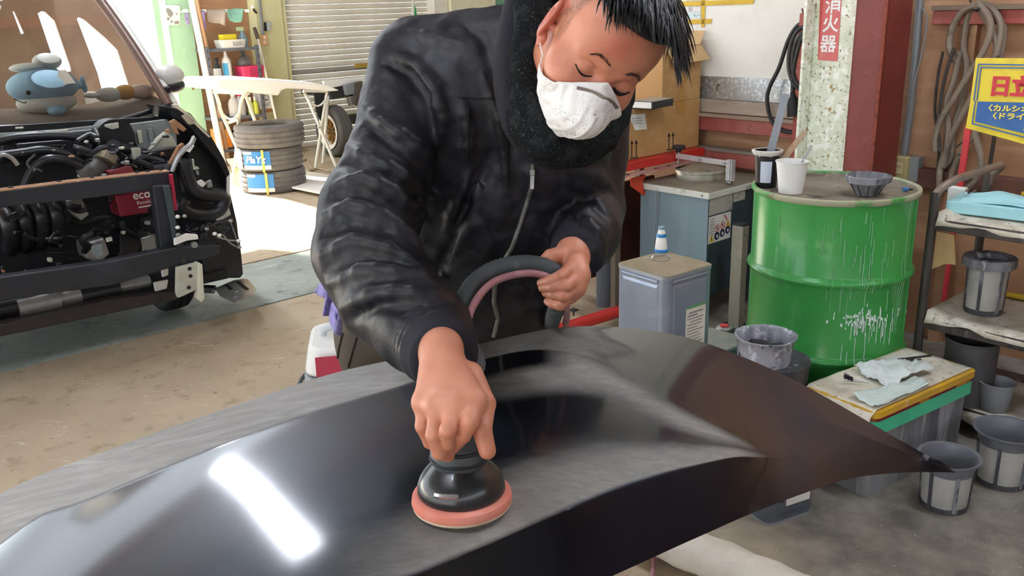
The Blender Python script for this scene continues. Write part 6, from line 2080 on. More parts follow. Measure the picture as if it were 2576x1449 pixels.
chm = M('engine_alloy', '9a9a98', .4, .6, layers=(('6f6e6c', 12, .5, .7),))
maroon = M('battery_maroon', '8e2438', .45, layers=(('7a1c30', 6, .5, .8),))
def vp_(name, pts, v, dep, mat, bevel=.0, parent=van, ext=None):
    m = MB(); m.prism([atv(x, y, v) for x, y in pts], Vector(VD) * dep if ext is None else ext)
    return obj(name, m, mat, parent, bevel=bevel)
def vt(name, pts, v, r, mat, n=10, k=6, parent=van):
    P = [atv(p[0], p[1], v + (p[2] if len(p) > 2 else 0)) for p in pts]
    m = MB(); m.tube(smooth_path(P, k) if len(P) > 2 else P, r, n)
    return obj(name, m, mat, parent, smooth=True)
# dark bay behind everything, floor pan
vp_('firewall', [(-420, 345), (0, 318), (300, 300), (440, 292), (470, 380), (446, 640), (0, 740), (-420, 830)], 4.86, .05, dkm)
vp_('inner_wing', [(425, 300), (500, 312), (560, 400), (575, 470), (596, 560), (610, 690), (540, 704), (470, 700), (440, 620)], 4.80, .04, dkm)
for pts, mat, v in (([(-420, 785), (0, 698), (280, 657), (440, 623), (556, 616), (553, 641), (440, 671), (280, 719), (0, 756), (-420, 850)], blk, 4.15),):
    vp_('bumper_beam', pts, v, .07, mat, .006)
for x, y in ((453, 611), (489, 608), (461, 647), (341, 668), (92, 715)):
    m = MB(); q = atv(x, y + 8 if x < 400 else y + 8, 4.15); m.cyl(q - Vector(VD) * .004, q + Vector(VD) * .01, .016 if x > 400 else .011, n=14); obj('bolt', m, MAT['dark_steel'] if x < 480 else chm, van, smooth=True)
vp_('lower_crossmember', [(-420, 900), (0, 818), (280, 754), (446, 734), (447, 754), (280, 789), (0, 848), (-420, 940)], 4.30, .16, M('sooty_brown_steel', '2c2624', .6, layers=(('3d332f', 5, .5, .75),)), .006)
vp_('radiator_support', [(-420, 545), (0, 482), (216, 455), (427, 432), (430, 470), (240, 497), (0, 522), (-420, 590)], 4.26, .03, blk, .004)
m = MB()
tp_ = [atv(x, y, 4.26) for x, y in ((-420, 545), (0, 482), (120, 467), (216, 455), (300, 446), (427, 432))]
g = [[p + Vector((0, 0, .002)) for p in tp_], [p + Vector(VD) * .05 + Vector((0, 0, .004)) for p in tp_], [p + Vector(VD) * .10 + Vector((0, 0, -.002)) for p in tp_]]
m.grid(g); obj('rusty_top_flange', m, rst, van, thick=.004)
for x in (28, 150, 232, 345, 372, 405):
    m = MB(TR(atv(x, 480 - x * .118, 4.30) + Vector((0, 0, .010)), RDEG)); m.cyl((0, 0, 0), (0, 0, .004), .010, n=10); obj('flange_hole', m, MAT['ink'], van)
vp_('upright_strut', [(384, 468), (424, 464), (443, 622), (406, 626)], 4.22, .06, blk, .006)
vp_('upright_strut', [(412, 470), (428, 466), (443, 560), (440, 620)], 4.20, .02, M('strut_teal', '39464a', .5), .002)
bat = vp_('battery', [(290, 494), (392, 480), (396, 532), (303, 546)], 4.52, .14, maroon, .006)
vp_('red_duct', [(428, 440), (435, 438), (447, 529), (437, 530)], 4.22, .02, M('crimson_strip', 'a81f3e', .5))
vp_('red_lid', [(273, 432), (330, 420), (345, 440), (285, 452)], 4.40, .10, M('dull_red', '7a2a2e', .5))
BFm = lambda x, y: frame(atv(x, y, 4.517), W(1, 0), (0, 0, 1))
text('lettering', 'eco', .060, MAT['white_ink'], BFm(356, 490), bat, ext=.0006, offset=.001)
text('lettering', 'Revoluti', .026, MAT['white_ink'], BFm(366, 508), bat, ext=.0006)
m = MB(BFm(366, 519)); m.box((0, 0, 0), (.07, .006, .001)); obj('text_line', m, MAT['white_ink'], bat)
# intake runners and plenum
for x0, y0, x1, y1 in ((12, 540, 30, 610), (52, 530, 66, 604), (92, 522, 104, 596), (130, 516, 142, 588)):
    vt('intake_runner', [(x0 - 20, y0 - 4, .12), (x0, y0, 0), (x0 + 12, y0 + 30, -.04), (x1, y1, .02), (x1 - 4, y1 + 18, .10)], 4.50, .036, blk2, 14)
vt('plenum', [(-60, 530), (40, 512), (165, 500)], 4.62, .05, blk2, 14)
vp_('throttle_body', [(165, 506), (205, 496), (225, 540), (205, 556), (172, 530)], 4.46, .10, chm, .006)
vp_('alternator', [(208, 612), (262, 596), (278, 640), (248, 664), (214, 650)], 4.50, .12, chm, .012)
vp_('gearbox', [(300, 590), (345, 574), (360, 620), (340, 648), (300, 650)], 4.55, .14, blk2, .012)
vp_('bell_housing', [(352, 598), (392, 586), (398, 630), (360, 644)], 4.56, .10, chm, .01)
vp_('air_box', [(0, 345), (180, 330), (320, 318), (332, 360), (290, 388), (160, 398), (40, 404), (0, 410)], 4.74, .10, blk2, .014)
vp_('air_box_lid', [(40, 362), (230, 346), (238, 372), (210, 384), (60, 396)], 4.70, .04, blk, .008)
m = MB(); q = atv(292, 348, 4.66); m.cyl(q, q + Vector(VD) * .10, .095, n=28); obj('brake_booster', m, blk2, van, smooth=40)
m = MB(); q = atv(287, 366, 4.55); m.cyl(q, q + W(.02, .12, -.02), .03, n=16); obj('master_cylinder', m, blk, van, smooth=40)
vt('elbow_duct', [(205, 452), (228, 440), (262, 408, .08)], 4.48, .052, M('duct_grey', '45433f', .6), 18)
m = MB(); q = atv(262, 412, 4.52); m.tube([q, q + W(.03, .02, .03)], .057, 18); obj('hose_clip', m, M('clip_tan', '857a68', .5, .5), van)
vt('heater_hose', [(300, 372), (345, 380), (392, 398), (360, 420)], 4.55, .024, blk2)
vt('black_hose', [(0, 392), (60, 384), (110, 378), (170, 390), (220, 420)], 4.56, .022, blk2)
vt('black_hose', [(-20, 360), (50, 345), (150, 342), (240, 352)], 4.62, .020, blk2)
vt('black_hose', [(60, 470), (80, 430), (120, 400), (180, 408), (230, 440)], 4.48, .020, blk2)
vt('alloy_pipe', [(-10, 396), (10, 390), (30, 398), (45, 415)], 4.45, .010, chm)
rs_ = np.random.RandomState(3)
for k in range(34):       # wiring and small hoses across the bay
    x, y = rs_.uniform(0, 420), rs_.uniform(335, 470) if k % 2 else rs_.uniform(540, 650)
    y -= x * .1 if k % 2 == 0 else x * .04
    pts = [(x, y)]
    for j in range(4):
        pts.append((pts[-1][0] + rs_.uniform(-30, 45), pts[-1][1] + rs_.uniform(-22, 22), rs_.uniform(-.03, .05)))
    vt('wiring_hose', pts, 4.42 + rs_.uniform(-.03, .2), rs_.choice([.006, .008, .012, .016]), [blk2, blk, dkm, blk2][k % 4], 8, 4)
for k in range(46):      # brackets, plugs and nuts
    x = rs_.uniform(0, 430); y = rs_.uniform(345, 460) if k % 2 else rs_.uniform(560, 740)
    y -= (x - 210) * .14
    w_ = rs_.uniform(4, 13); h_ = rs_.uniform(4, 11)
    vp_('small_fitting', [(x, y), (x + w_, y - w_ * .15), (x + w_ * rs_.uniform(.7, 1.1), y + h_), (x + rs_.uniform(-2, 3), y + h_)], 4.38 + rs_.uniform(0, .15), .03, [chm, blk2, crm, dkm, blk, rst, grm][k % 7], .003)
# cowl: pale grey strip, brackets, rail
vp_('cowl_strip', [(-420, 352), (0, 336), (150, 326), (262, 314), (300, 303), (300, 308), (262, 320), (150, 333), (0, 345), (-420, 362)], 4.66, .02, grm)
for pts in ([(64, 334), (96, 330), (98, 338), (84, 344), (66, 340)], [(113, 330), (172, 326), (174, 338), (130, 344), (116, 338)], [(263, 314), (298, 308), (300, 322), (282, 326), (266, 320)], [(40, 320), (60, 319), (60, 324), (40, 325)]):
    vp_('cowl_bracket', pts, 4.645, .015, crm, .003)
vp_('strut_panel', [(330, 312), (420, 300), (444, 330), (446, 372), (352, 384), (338, 350)], 4.72, .03, grm, .004)
vp_('strut_rib', [(345, 330), (356, 328), (360, 360), (350, 362)], 4.70, .02, crm, .003); vp_('strut_rib', [(372, 324), (384, 322), (390, 356), (378, 358)], 4.70, .02, grm, .003)
vp_('strut_tower', [(342, 385), (380, 378), (398, 350), (420, 332), (436, 345), (446, 368), (380, 380), (350, 396)], 4.58, .05, crm, .006)
vp_('rail_box', [(330, 372), (355, 372), (358, 420), (340, 422)], 4.52, .05, crm, .004)
vp_('black_tray', [(360, 382), (440, 370), (430, 408), (364, 412)], 4.50, .06, blk2, .006)
# rusty hinge hardware, white lamp brackets
vp_('hinge_arm', [(427, 306), (440, 300), (456, 312), (470, 325), (462, 332), (446, 322), (452, 340), (440, 336)], 4.55, .02, rst, .003)
vp_('hinge_plate', [(458, 292), (470, 286), (490, 302), (492, 312), (476, 314)], 4.60, .02, M('cream_plate', 'b8ae98', .5), .003)
vp_('side_brace', [(418, 428), (436, 395), (450, 368), (462, 360), (466, 368), (446, 410), (428, 434)], 4.40, .03, rst, .003)
vt('lamp_stay', [(432, 432), (445, 400), (460, 380), (480, 362), (488, 345)], 4.34, .012, M('bright_stay', 'b9bec2', .3, .7))
for pts in ([(470, 372), (488, 340), (492, 346), (478, 378)], [(468, 380), (482, 362), (490, 366), (478, 384)]):
    vp_('lamp_bracket', pts, 4.33, .01, wht, .002)
# wing shell with the white body edge
vp_('wing', [(428, 270), (460, 276), (480, 286), (500, 312), (530, 340), (552, 378), (566, 404), (580, 440), (576, 478), (566, 440), (545, 400), (520, 372), (500, 345), (476, 318), (450, 300)], 4.62, .35, blk2, .004)
vp_('wing_liner', [(480, 340), (500, 345), (520, 372), (545, 400), (566, 440), (574, 500), (540, 520), (500, 500), (470, 440), (474, 390)], 4.72, .04, blk2)
vp_('wing_edge', [(572, 448), (579, 440), (578, 505), (571, 512)], 4.48, .012, wht)
vp_('wing_edge', [(430, 262), (446, 264), (480, 290), (500, 314), (530, 344), (526, 346), (496, 318), (476, 294), (444, 272)], 4.60, .012, M('cream_edge', 'd9d2b8', .4))
vt('inlet_duct', [(462, 404), (470, 440), (485, 475), (510, 488), (548, 492), (562, 505), (548, 530), (515, 540), (478, 536), (456, 520), (462, 500)], 4.36, .036, blk2, 14)
vt('inlet_duct', [(455, 400), (462, 450), (468, 480)], 4.46, .03, blk2, 12)
vp_('wing_tab', [(540, 545), (552, 530), (575, 518), (582, 540), (560, 552), (546, 556)], 4.34, .01, M('grey_tab', 'a9a99f', .5), .002)
vp_('arch_liner', [(500, 600), (540, 560), (590, 548), (606, 610), (613, 690), (606, 700), (560, 700), (520, 704), (506, 650)], 4.42, .30, blk2, .01)
vp_('horn_shield', [(440, 600), (470, 588), (498, 590), (500, 602), (470, 606), (440, 618)], 4.14, .02, wht, .004)
for k in range(16):
    x, y = rs_.uniform(446, 560), rs_.uniform(555, 600)
    pts = [(x, y)]
    for j in range(3):
        pts.append((pts[-1][0] + rs_.uniform(-14, 26), pts[-1][1] + rs_.uniform(-10, 14)))
    vt('harness_wire', pts, 4.16 + rs_.uniform(0, .1), .005, [blk2, dkm, blk][k % 3], 6, 4)
for x, y in ((447, 545), (464, 544), (447, 572), (448, 590), (520, 576), (540, 588), (552, 592), (600, 606), (602, 622), (580, 556)):
    m = MB(); m.sphere(atv(x, y, 4.14), (.012, .012, .009), 8, 6); obj('plug_tip', m, chm if x % 3 else wht, van, smooth=True)
vt('loose_wire', [(578, 553), (588, 580), (596, 605), (602, 622)], 4.2, .004, chm, 6); vt('loose_wire', [(545, 596), (575, 604), (600, 606)], 4.16, .004, chm, 6); vt('loose_wire', [(560, 590), (580, 612), (602, 624)], 4.16, .004, chm, 6)
cb_ = vp_('crash_bracket', [(446, 674), (500, 660), (500, 726), (462, 745), (449, 750), (445, 736)], 4.10, .03, crm, .004)
vp_('crash_flange', [(500, 660), (510, 666), (515, 752), (508, 761), (499, 752)], 4.08, .05, M('cream_flange', 'cfcdb9', .5), .004)
for x, y in ((477, 676), (479, 694), (475, 723)):
    m = MB(); q = atv(x, y, 4.097); m.cyl(q, q - Vector(VD) * .003, .009, n=12); obj('hole', m, MAT['ink'], cb_)
for pts, mt in (([(484, 402), (488, 400), (490, 418), (500, 420), (502, 426), (486, 428)], crm), ([(487, 452), (496, 458), (508, 452), (520, 462), (510, 472), (498, 464), (492, 474)], wht), ([(494, 428), (500, 430), (502, 440), (496, 440)], grm), ([(520, 458), (532, 452), (536, 470), (524, 474)], grm),
                 ([(268, 600), (282, 596), (284, 606), (270, 610)], crm), ([(232, 620), (256, 614), (262, 640), (246, 652), (236, 640)], grm), ([(408, 680), (424, 674), (424, 692), (410, 698)], wht), ([(388, 712), (424, 704), (420, 726), (392, 734)], wht)):
    vp_('body_tab', pts, 4.34, .02, mt, .003)
for x, y, r in ((40, 770, .05), (95, 765, .06), (150, 752, .045), (200, 748, .04), (250, 735, .05), (330, 716, .03)):
    m = MB(); q = atv(x, y, 4.42); m.cyl(q - W(.09, 0), q + W(.09, 0), r, n=14); obj('underbody_pipe', m, [chm, blk2, chm][int(x) % 3], van, smooth=True)
# tyre, alloy step plate
wc = W(1.66, 4.80, .265)
def tyre_mb(mb, R, w_, hole, n=48, tread=True):
    'tyre turned about local z, thickness w_, centred on z = 0'
    h = w_ / 2
    pr = [(hole, -h * .75), (hole + .02, -h * .92), ((hole + R) / 2, -h), (R * .93, -h * .95), (R * .985, -h * .78)]
    for gz in (-.45, 0, .45):
        z = h * gz
        pr += [(R, z - h * .12), (R - .008, z - h * .06), (R - .008, z + h * .06), (R, z + h * .12)]
    pr += [(R * .985, h * .78), (R * .93, h * .95), ((hole + R) / 2, h), (hole + .02, h * .92), (hole, h * .75), (hole - .004, 0), (hole, -h * .75)]
    mb.lathe(pr, n, wob=(lambda a, z: -.012 if (int(a * n / 6.2832 + .01) % 2 and abs(z) > h * .55 and abs(z) < h * .9) else 0) if tread else None)
tyr = M('tyre_rubber', '4a4a4c', .8, layers=(('5c5c5e', 9, .5, .75), ('38383a', 16, .6, .75)), bump=.1)
wheel_rot = Matrix.Rotation(math.radians(RDEG), 4, 'Z') @ Matrix.Rotation(math.pi / 2, 4, 'Y')
m = MB(Matrix.Translation(wc) @ wheel_rot); tyre_mb(m, .265, .15, .17); obj('front_tyre', m, M('van_tyre', '1c1d1f', .7), van, smooth=40)
m = MB(Matrix.Translation(wc) @ wheel_rot); m.lathe([(.0001, .05), (.06, .055), (.15, .03), (.172, .06), (.172, -.06), (.0001, -.06)], 32); obj('wheel_disc', m, chm, van, smooth=40)
wl = W(.30, 4.80, .265)
m = MB(Matrix.Translation(wl) @ wheel_rot); tyre_mb(m, .265, .15, .17); obj('front_tyre', m, bpy.data.materials['van_tyre'], van, smooth=40)
for u_ in (.30, 1.66):
    m = MB(Matrix.Translation(W(u_, 6.9, .265)) @ wheel_rot); tyre_mb(m, .265, .15, .17); obj('rear_tyre', m, bpy.data.materials['van_tyre'], van, smooth=40)
z14 = .16
sp4 = [atz(x, y, z14) for x, y in ((541, 728), (590, 707), (624, 704), (645, 729), (636, 745), (588, 766), (556, 750))]
m = MB(); m.prism(sp4, (0, 0, .008)); ap = obj('under_plate', m, M('alloy_plate', 'aeb0ae', .35, .7, layers=(('8b867e', 9, .55, .75),)), van, bevel=.003)
for a_, b_ in (((569, 716), (582, 728)), ((598, 708), (622, 728))):
    m = MB(); m.bar(atz(*a_, z14 + .0095), atz(*b_, z14 + .0095), .020, .002); obj('slot', m, MAT['ink'], ap)
m = MB(); m.bar(atz(541, 728, z14 - .0), W(1.63, 4.55, .18), .05, .03); obj('plate_stay', m, blk, van)
for x, y in ((594, 734), (592, 747), (536, 732)):
    m = MB(); m.sphere(atz(x, y, z14 + .012), (.014, .014, .006), 10, 6); obj('bolt', m, chm, ap, smooth=True)
# cabin: screen, pillars, roof, rear wall with its windows, dash
scr_b = [atv(x, y, 4.98 - .0002 * (430 - x)) for x, y in ((-420, 348), (-200, 338), (0, 322), (150, 316), (300, 304), (425, 266))]
scr_t = [atv(x, y, 5.72) for x, y in ((-420, -70), (-250, -66), (-80, -60), (40, -52), (140, -46), (222, -40))]
gm = bpy.data.materials.new('windscreen_glass'); gm.use_nodes = True
t_ = NT(gm); t_.b.inputs['Base Color'].default_value = (1, 1, 1, 1); t_.b.inputs['Roughness'].default_value = .02
t_.b.inputs['Transmission Weight'].default_value = 1; t_.b.inputs['IOR'].default_value = 1.0
tb = t_.n('ShaderNodeBsdfTransparent'); gb = t_.n('ShaderNodeBsdfGlossy'); gb.inputs['Roughness'].default_value = .02
ms = t_.n('ShaderNodeMixShader'); fr_ = t_.n('ShaderNodeFresnel'); fr_.inputs['IOR'].default_value = 1.9
t_.l(fr_.outputs[0], ms.inputs[0]); t_.l(tb.outputs[0], ms.inputs[1]); t_.l(gb.outputs[0], ms.inputs[2])
t_.l(ms.outputs[0], t_.nt.nodes['Material Output'].inputs['Surface'])
m = MB(); g = []
for k in range(9):
    t = k / 8
    g.append([a.lerp(b, t) - Vector(VD) * .05 * 4 * t * (1 - t) for a, b in zip(scr_b, scr_t)])
m.grid(g); obj('windscreen', m, gm, van, smooth=True)
m = MB(); m.tube([r[-1] for r in g], .026, 10); obj('a_pillar', m, M('pillar_dark', '6b5145', .4), van, smooth=True)
m = MB(); m.tube([r[-1] + W(.045, .05) for r in g], .026, 10); obj('pillar_edge', m, wht, van, smooth=True)
m = MB(); m.tube([r[0] for r in g], .03, 10); obj('a_pillar', m, bpy.data.materials['pillar_dark'], van, smooth=True)
m = MB(); m.tube(scr_b, .014, 8); obj('screen_seal', m, blk2, van, smooth=True)
m = MB(); m.tube(scr_t, .02, 8); obj('header_rail', m, wht, van, smooth=True)
rt_ = [p + Vector((0, 0, .02)) for p in scr_t]
m = MB(); m.grid([rt_, [p + Vector(VD) * .9 + Vector((0, 0, .06)) for p in rt_], [p + Vector(VD) * 2.0 + Vector((0, 0, .02)) for p in rt_]]); obj('roof', m, wht, van, smooth=True, thick=.02)
from mathutils.geometry import tessellate_polygon
def holed(name, outer, holes, v, mat, th=.02):
    loops = [[atv(x, y, v) for x, y in L_] for L_ in [outer] + holes]
    flat = [p for L_ in loops for p in L_]
    tri = tessellate_polygon([[Vector((uv(p)[0], p.z, 0)) for p in L_] for L_ in loops])
    m = MB(); m.add(flat, [tuple(t) for t in tri])
    return obj(name, m, mat, van, thick=th)
cab = M('trim_with_reflection', 'a68b76', .7, layers=(('8f7563', 3, .45, .7), ('b9a08c', 6, .6, .8)))  # brown stands in for the board reflection on the windscreen
holed('rear_wall', [(-300, -70), (228, -70), (250, 10), (335, 120), (405, 215), (424, 262), (415, 330), (-300, 380)],
      [[(30, 27), (36, 30), (60, 84), (52, 86)], [(94, 34), (103, 28), (113, 30), (137, 53), (178, 172), (178, 180), (150, 181), (140, 170)],
       [(192, 47), (198, 43), (212, 50), (265, 96), (295, 126), (326, 222), (255, 224), (245, 186)], [(-60, 60), (-20, 50), (-4, 130), (-4, 230), (-60, 240)]], 6.5, cab)
m = MB(); ds = [p + Vector((0, 0, .01)) for p in scr_b]
m.grid([ds, [p + Vector(VD) * .22 + Vector((0, 0, .035)) for p in ds], [p + Vector(VD) * .48 + Vector((0, 0, .05)) for p in ds], [p + Vector(VD) * .52 + Vector((0, 0, -.25)) for p in ds]])
obj('dashboard', m, M('dash_grey', '8b7c70', .8, layers=(('77685c', 5, .5, .8),)), van, smooth=60)
ur_ = uv(scr_b[-1])[0] + .03
m = MB(TW(0, 0)); m.box((ur_, 6.2, .72), (.04, 2.5, .75)); obj('side_panel', m, wht, van, bevel=.01)
m = MB(TW(0, 0)); m.box((ur_ - 1.44, 6.2, .72), (.04, 2.5, .75)); obj('side_panel', m, wht, van, bevel=.01)
m = MB(TW(0, 0)); m.box((ur_ - .72, 5.9, .24), (1.3, 3.0, .05)); obj('floor_pan', m, dkm, van)
mq = atv(418, 200, 5.15)
m = MB(TR(mq, RDEG)); m.sphere((.02, 0, .02), (.085, .06, .06), 20, 12); obj('mirror_shell', m, M('mirror_grey', 'cfcec9', .35), van, smooth=True)
m = MB(TR(mq, RDEG)); m.sphere((.035, .01, -.035), (.07, .055, .045), 18, 10); obj('mirror_base', m, blk2, van, smooth=True)
m = MB(); m.bar(mq + W(-.02, .02, -.04), scr_b[-1] + W(.02, .05, .08), .04, .03); obj('mirror_arm', m, blk2, van)
# soft toy and oddments on the dash
def dashp(px, py, dv):
    p = atv(px, py, 4.98 + dv); return p
wq = dashp(115, 226, .24)
toy = thing('plush_whale', 'pale blue plush whale toy lying on the van dashboard', 'toy', wq)
blu = M('pale_blue_plush', '9cc0d2', .95, layers=(('86adc2', 7, .5, .75), ('b9d4df', 14, .6, .8)), bump=.5, bscale=120)
k_ = (Vector(atv(215, 210, 5.22)) - Vector(atv(15, 225, 5.22))).length
T_ = TR(wq, RDEG)
m = MB(T_); m.sphere((-.01, 0, .02), (k_ * .45, .14, k_ * .235), 26, 16); obj('body', m, blu, toy, smooth=True)
m = MB(T_); m.sphere((-.01, -.015, -.065), (k_ * .38, .115, k_ * .15), 24, 12); obj('belly', m, M('cream_plush', 'd5d3c6', .95, bump=.4, bscale=120), toy, smooth=True)
for dx, dz, sx_, sz_ in ((.43, .03, .06, .035), (.49, .07, .03, .05), (.50, -.01, .035, .045)):
    m = MB(T_); m.sphere((k_ * dx, 0, k_ * dz), (k_ * sx_, .03, k_ * sz_ * 1.6), 14, 8); obj('tail_fin', m, blu, toy, smooth=True)
m = MB(T_); m.sphere((k_ * .02, -.11, -.10), (.05, .05, .03), 14, 8); obj('fin', m, blu, toy, smooth=True)
m = MB(T_); m.sphere((-k_ * .29, -.112, .0), .012, 10, 6); obj('eye', m, MAT['ink'], toy, smooth=True)
m = MB(T_); m.tube(smooth_path([(-k_ * .43, -.03, -.03), (-k_ * .36, -.10, -.05), (-k_ * .33, -.112, -.045)], 4), .0025, 6); obj('mouth', m, MAT['ink'], toy)
m = MB(T_); m.prism([(.03, -.122, .03), (.12, -.12, .03), (.09, -.09, .10), (.05, -.095, .10)], (0, -.006, 0)); obj('patch', m, M('tan_patch', 'b9b3a4', .9), toy)
hat = thing('white_bag', 'crumpled white bag lying on the plush whale', 'bag', dashp(105, 168, .26))
m = MB(TR(dashp(105, 168, .27), RDEG)); m.sphere((-.07, 0, 0), (.09, .06, .025), 16, 8); m.sphere((.03, 0, .025), (.075, .05, .045), 16, 8); obj('bag', m, M('white_plastic_bag', 'd0d2cb', .5, bump=.6, bscale=25), hat, smooth=True)
for nm, lb_, px, py, r, c in (('paper_lump', 'white crumpled tissue on the dashboard, left of the orange pouch', 274, 238, (.075, .05, .04), 'd8dad2'), ('orange_pouch', 'small orange pouch on the van dashboard', 315, 232, (.06, .05, .042), 'c79a55'),
                              ('foil_bag', 'pinkish clear bag at the right of the van dashboard', 355, 230, (.085, .05, .04), 'c9b3a8'), ('white_dish', 'flat white dish on the dashboard beside the whale', 234, 240, (.05, .04, .014), 'dcdcd6')):
    q = dashp(px, py, .20)
    m = MB(TR(q, RDEG)); m.sphere((0, 0, 0), r, 16, 10)
    o = obj(nm, m, M(nm + '_skin', c, .6, bump=.6, bscale=30), loc=q, smooth=True)
    tag(o, lb_, {'paper_lump': 'tissue', 'orange_pouch': 'pouch', 'foil_bag': 'bag', 'white_dish': 'dish'}[nm])
# ================================================================== far end: stands, tyres, shelf, poles, truck
def bp(name, pts, v, dep, mat, parent=None, bevel=.0, ext=None, **k):
    m = MB(); m.prism([atv(x, y, v) for x, y in pts], Vector(VD) * dep if ext is None else ext)
    return obj(name, m, mat, parent, bevel=bevel, loc=None if parent else atv(pts[0][0], pts[0][1], v), **k)
# ---- tyres
tb_ = atz(688, 474, 0)
ty_mat = M('new_tyre', '6e6c6b', .85, layers=(('5b5a59', 9, .45, .7), ('82807e', 14, .6, .75)), bump=.2, bscale=60)
tape_y = M('pale_yellow_band', 'd8c25a', .5)
blue_l = M('label_blue', '2f7fc0', .4, layers=(('2a6fae', 6, .5, .8),))
for k, (lab, sx_) in enumerate((('bottom tyre of the stack under the white panel, blue label', .01), ('middle tyre of the stack, blue and white paper label', .0), ('topmost tyre of the stack, bare grey tread', .02))):
    R = .315 if k == 2 else .30
    z0 = .205 * k + .10
    t = thing('tyre', lab, 'tyre', tb_ + Vector((sx_, 0, z0)), 'stacked tyres')
    m = MB(TR(tb_ + Vector((sx_, 0, z0)))); tyre_mb(m, R, .205, .19, n=64); obj('tread_and_wall', m, ty_mat, t, smooth=40)
    if k < 2:
        def lab_grid(a0, a1, z_0, z_1, mat, name, off=.004):
            m_ = MB(TR(tb_ + Vector((sx_, 0, z0)))); m_.grid([[((R + off) * math.cos(a), (R + off) * math.sin(a), z) for z in (z_0, z_1)] for a in np.linspace(a0, a1, 9)])
            return obj(name, m_, mat, t, smooth=180)
        if k == 1:
            lab_grid(-2.62, -2.24, -.075, .085, MAT['paper'], 'white_label')
        L1 = lab_grid(-2.16, -1.30, -.065, .085, blue_l, 'blue_label')
        lab_grid(-2.16, -1.30, -.075, -.040, MAT['paper'], 'label_edge', .006)
        lab_grid(-2.16, -1.85, .06, .085, MAT['paper'], 'label_edge', .006)
        if k == 1:
            for i, chs in enumerate(('Pla', 'Yz')):
                a = -1.90 + .30 * i
                c_0 = tb_ + Vector((sx_ + (R + .008) * math.cos(a), (R + .008) * math.sin(a), z0 + .012))
                text('lettering', chs, .085, MAT['white_ink'], frame(c_0, (-math.sin(a), math.cos(a), 0), (0, 0, 1)), L1, ext=.001, offset=.002, shear=.2)
        lab_grid(-1.55, -1.48, -.10, .10, tape_y, 'yellow_band', .010)
# ---- folding trestles and the white panel
tm = M('cream_trestle_tube', 'd9d6c8', .4, layers=(('c2bba6', 6, .5, .8),))
chain_m = M('white_chain', 'eceae2', .5)
def trestle(label, legs, bars, chain):
    t = thing('folding_trestle', label, 'trestle', legs[0][-1])
    for L_ in legs:
        m = MB(); m.tube(smooth_path(L_, 5), .016, 10); obj('leg', m, tm, t, smooth=True)
    for a, b in bars:
        m = MB(); m.tube([a, b], .015, 10); obj('cross_bar', m, tm, t, smooth=True)
    m = MB()
    a, b = chain
    for k in range(11):
        p = a.lerp(b, k / 10) - Vector((0, 0, .05 * 4 * (k / 10) * (1 - k / 10)))
        m.sphere(p, (.014, .014, .010), 8, 5)
    o = obj('chain', m, chain_m, t, smooth=True)
    return t
q = lambda x, y, v: atv(x, y, v)
vl = 7.55
trestle('cream folding trestle under the left end of the white panel',
        [[q(541, 232, vl + .45), q(552, 262, vl + .40), q(563, 297, vl + .3), atz(648, 488, 0)], [q(622, 236, vl), q(610, 246, vl), q(602, 290, vl + .1), atz(588, 464, 0)],
         [q(616, 234, vl + .5), q(640, 300, vl + .4), q(668, 380, vl + .2), atz(690, 440, 0)]],
        [(q(538, 231, vl + .45), q(626, 235, vl)), (q(570, 310, vl + .3), q(600, 300, vl + .1))], (q(558, 283, vl + .35), q(598, 288, vl + .05)))
vr = 8.6
trestle('cream folding trestle under the right end of the white panel',
        [[q(763, 229, vr), q(778, 258, vr), atz(850, 430, 0)], [q(823, 232, vr), q(818, 260, vr), atz(793, 424, 0)], [q(800, 211, vr + .4), q(826, 208, vr + .4), q(832, 214, vr + .3), q(826, 240, vr + .2), atz(812, 412, 0)]],
        [(q(763, 229, vr), q(823, 230, vr)), (q(800, 322, vr - .3), q(806, 318, vr - .3))], (q(778, 254, vr), q(815, 255, vr)))
m = MB(); m.prism([q(x, y, 7.5) for x, y in ((541, 207), (557, 199), (612, 198.5), (667, 198), (746, 203), (805, 210), (830, 216), (857, 228), (832, 230), (760, 224), (722, 223), (709, 228), (703, 241), (660, 236), (626, 231), (574, 230), (546, 226))], Vector(VD) * .75)
wpn = obj('bumper_cover', m, M('white_gelcoat', 'f2f1ec', .35), loc=q(600, 215, 7.5), bevel=.02)
tag(wpn, 'white car bumper cover laid across two folding trestles', 'car part')
# ---- small carton and white sheet on the floor
bx0 = atz(632, 470, 0)
t = thing('small_carton', 'small open tan carton on the sunlit floor below the trestle', 'box', bx0)
m = MB(TR(bx0, RDEG)); m.box((.04, .1, .09), (.24, .22, .18)); obj('box', m, MAT['card'], t)
m = MB(TR(bx0, RDEG)); m.prism([(-.08, -.01, .18), (.16, -.01, .18), (.20, -.14, .13), (-.04, -.14, .13)], (0, 0, .004)); obj('flap', m, MAT['card_in'], t)
m = MB(TR(bx0, RDEG)); m.prism([(-.08, .21, .18), (.16, .21, .18), (.16, .30, .24), (-.08, .30, .24)], (0, 0, .004)); obj('flap', m, MAT['card_in'], t)
m = MB(); m.prism([atz(650, 458, .03), atz(860, 500, .03), atz(880, 452, .03), atz(700, 424, .03)], (0, 0, .02))
tag(obj('white_sheet', m, M('white_foam_sheet', 'efece6', .8), loc=atz(700, 450, .03), bevel=.004), 'white foam sheet lying on the floor before the tyres', 'sheet')
dbs = thing('wire_scrap', 'loose wire scraps on the floor beside the tyres', 'wire', atz(780, 425, 0))
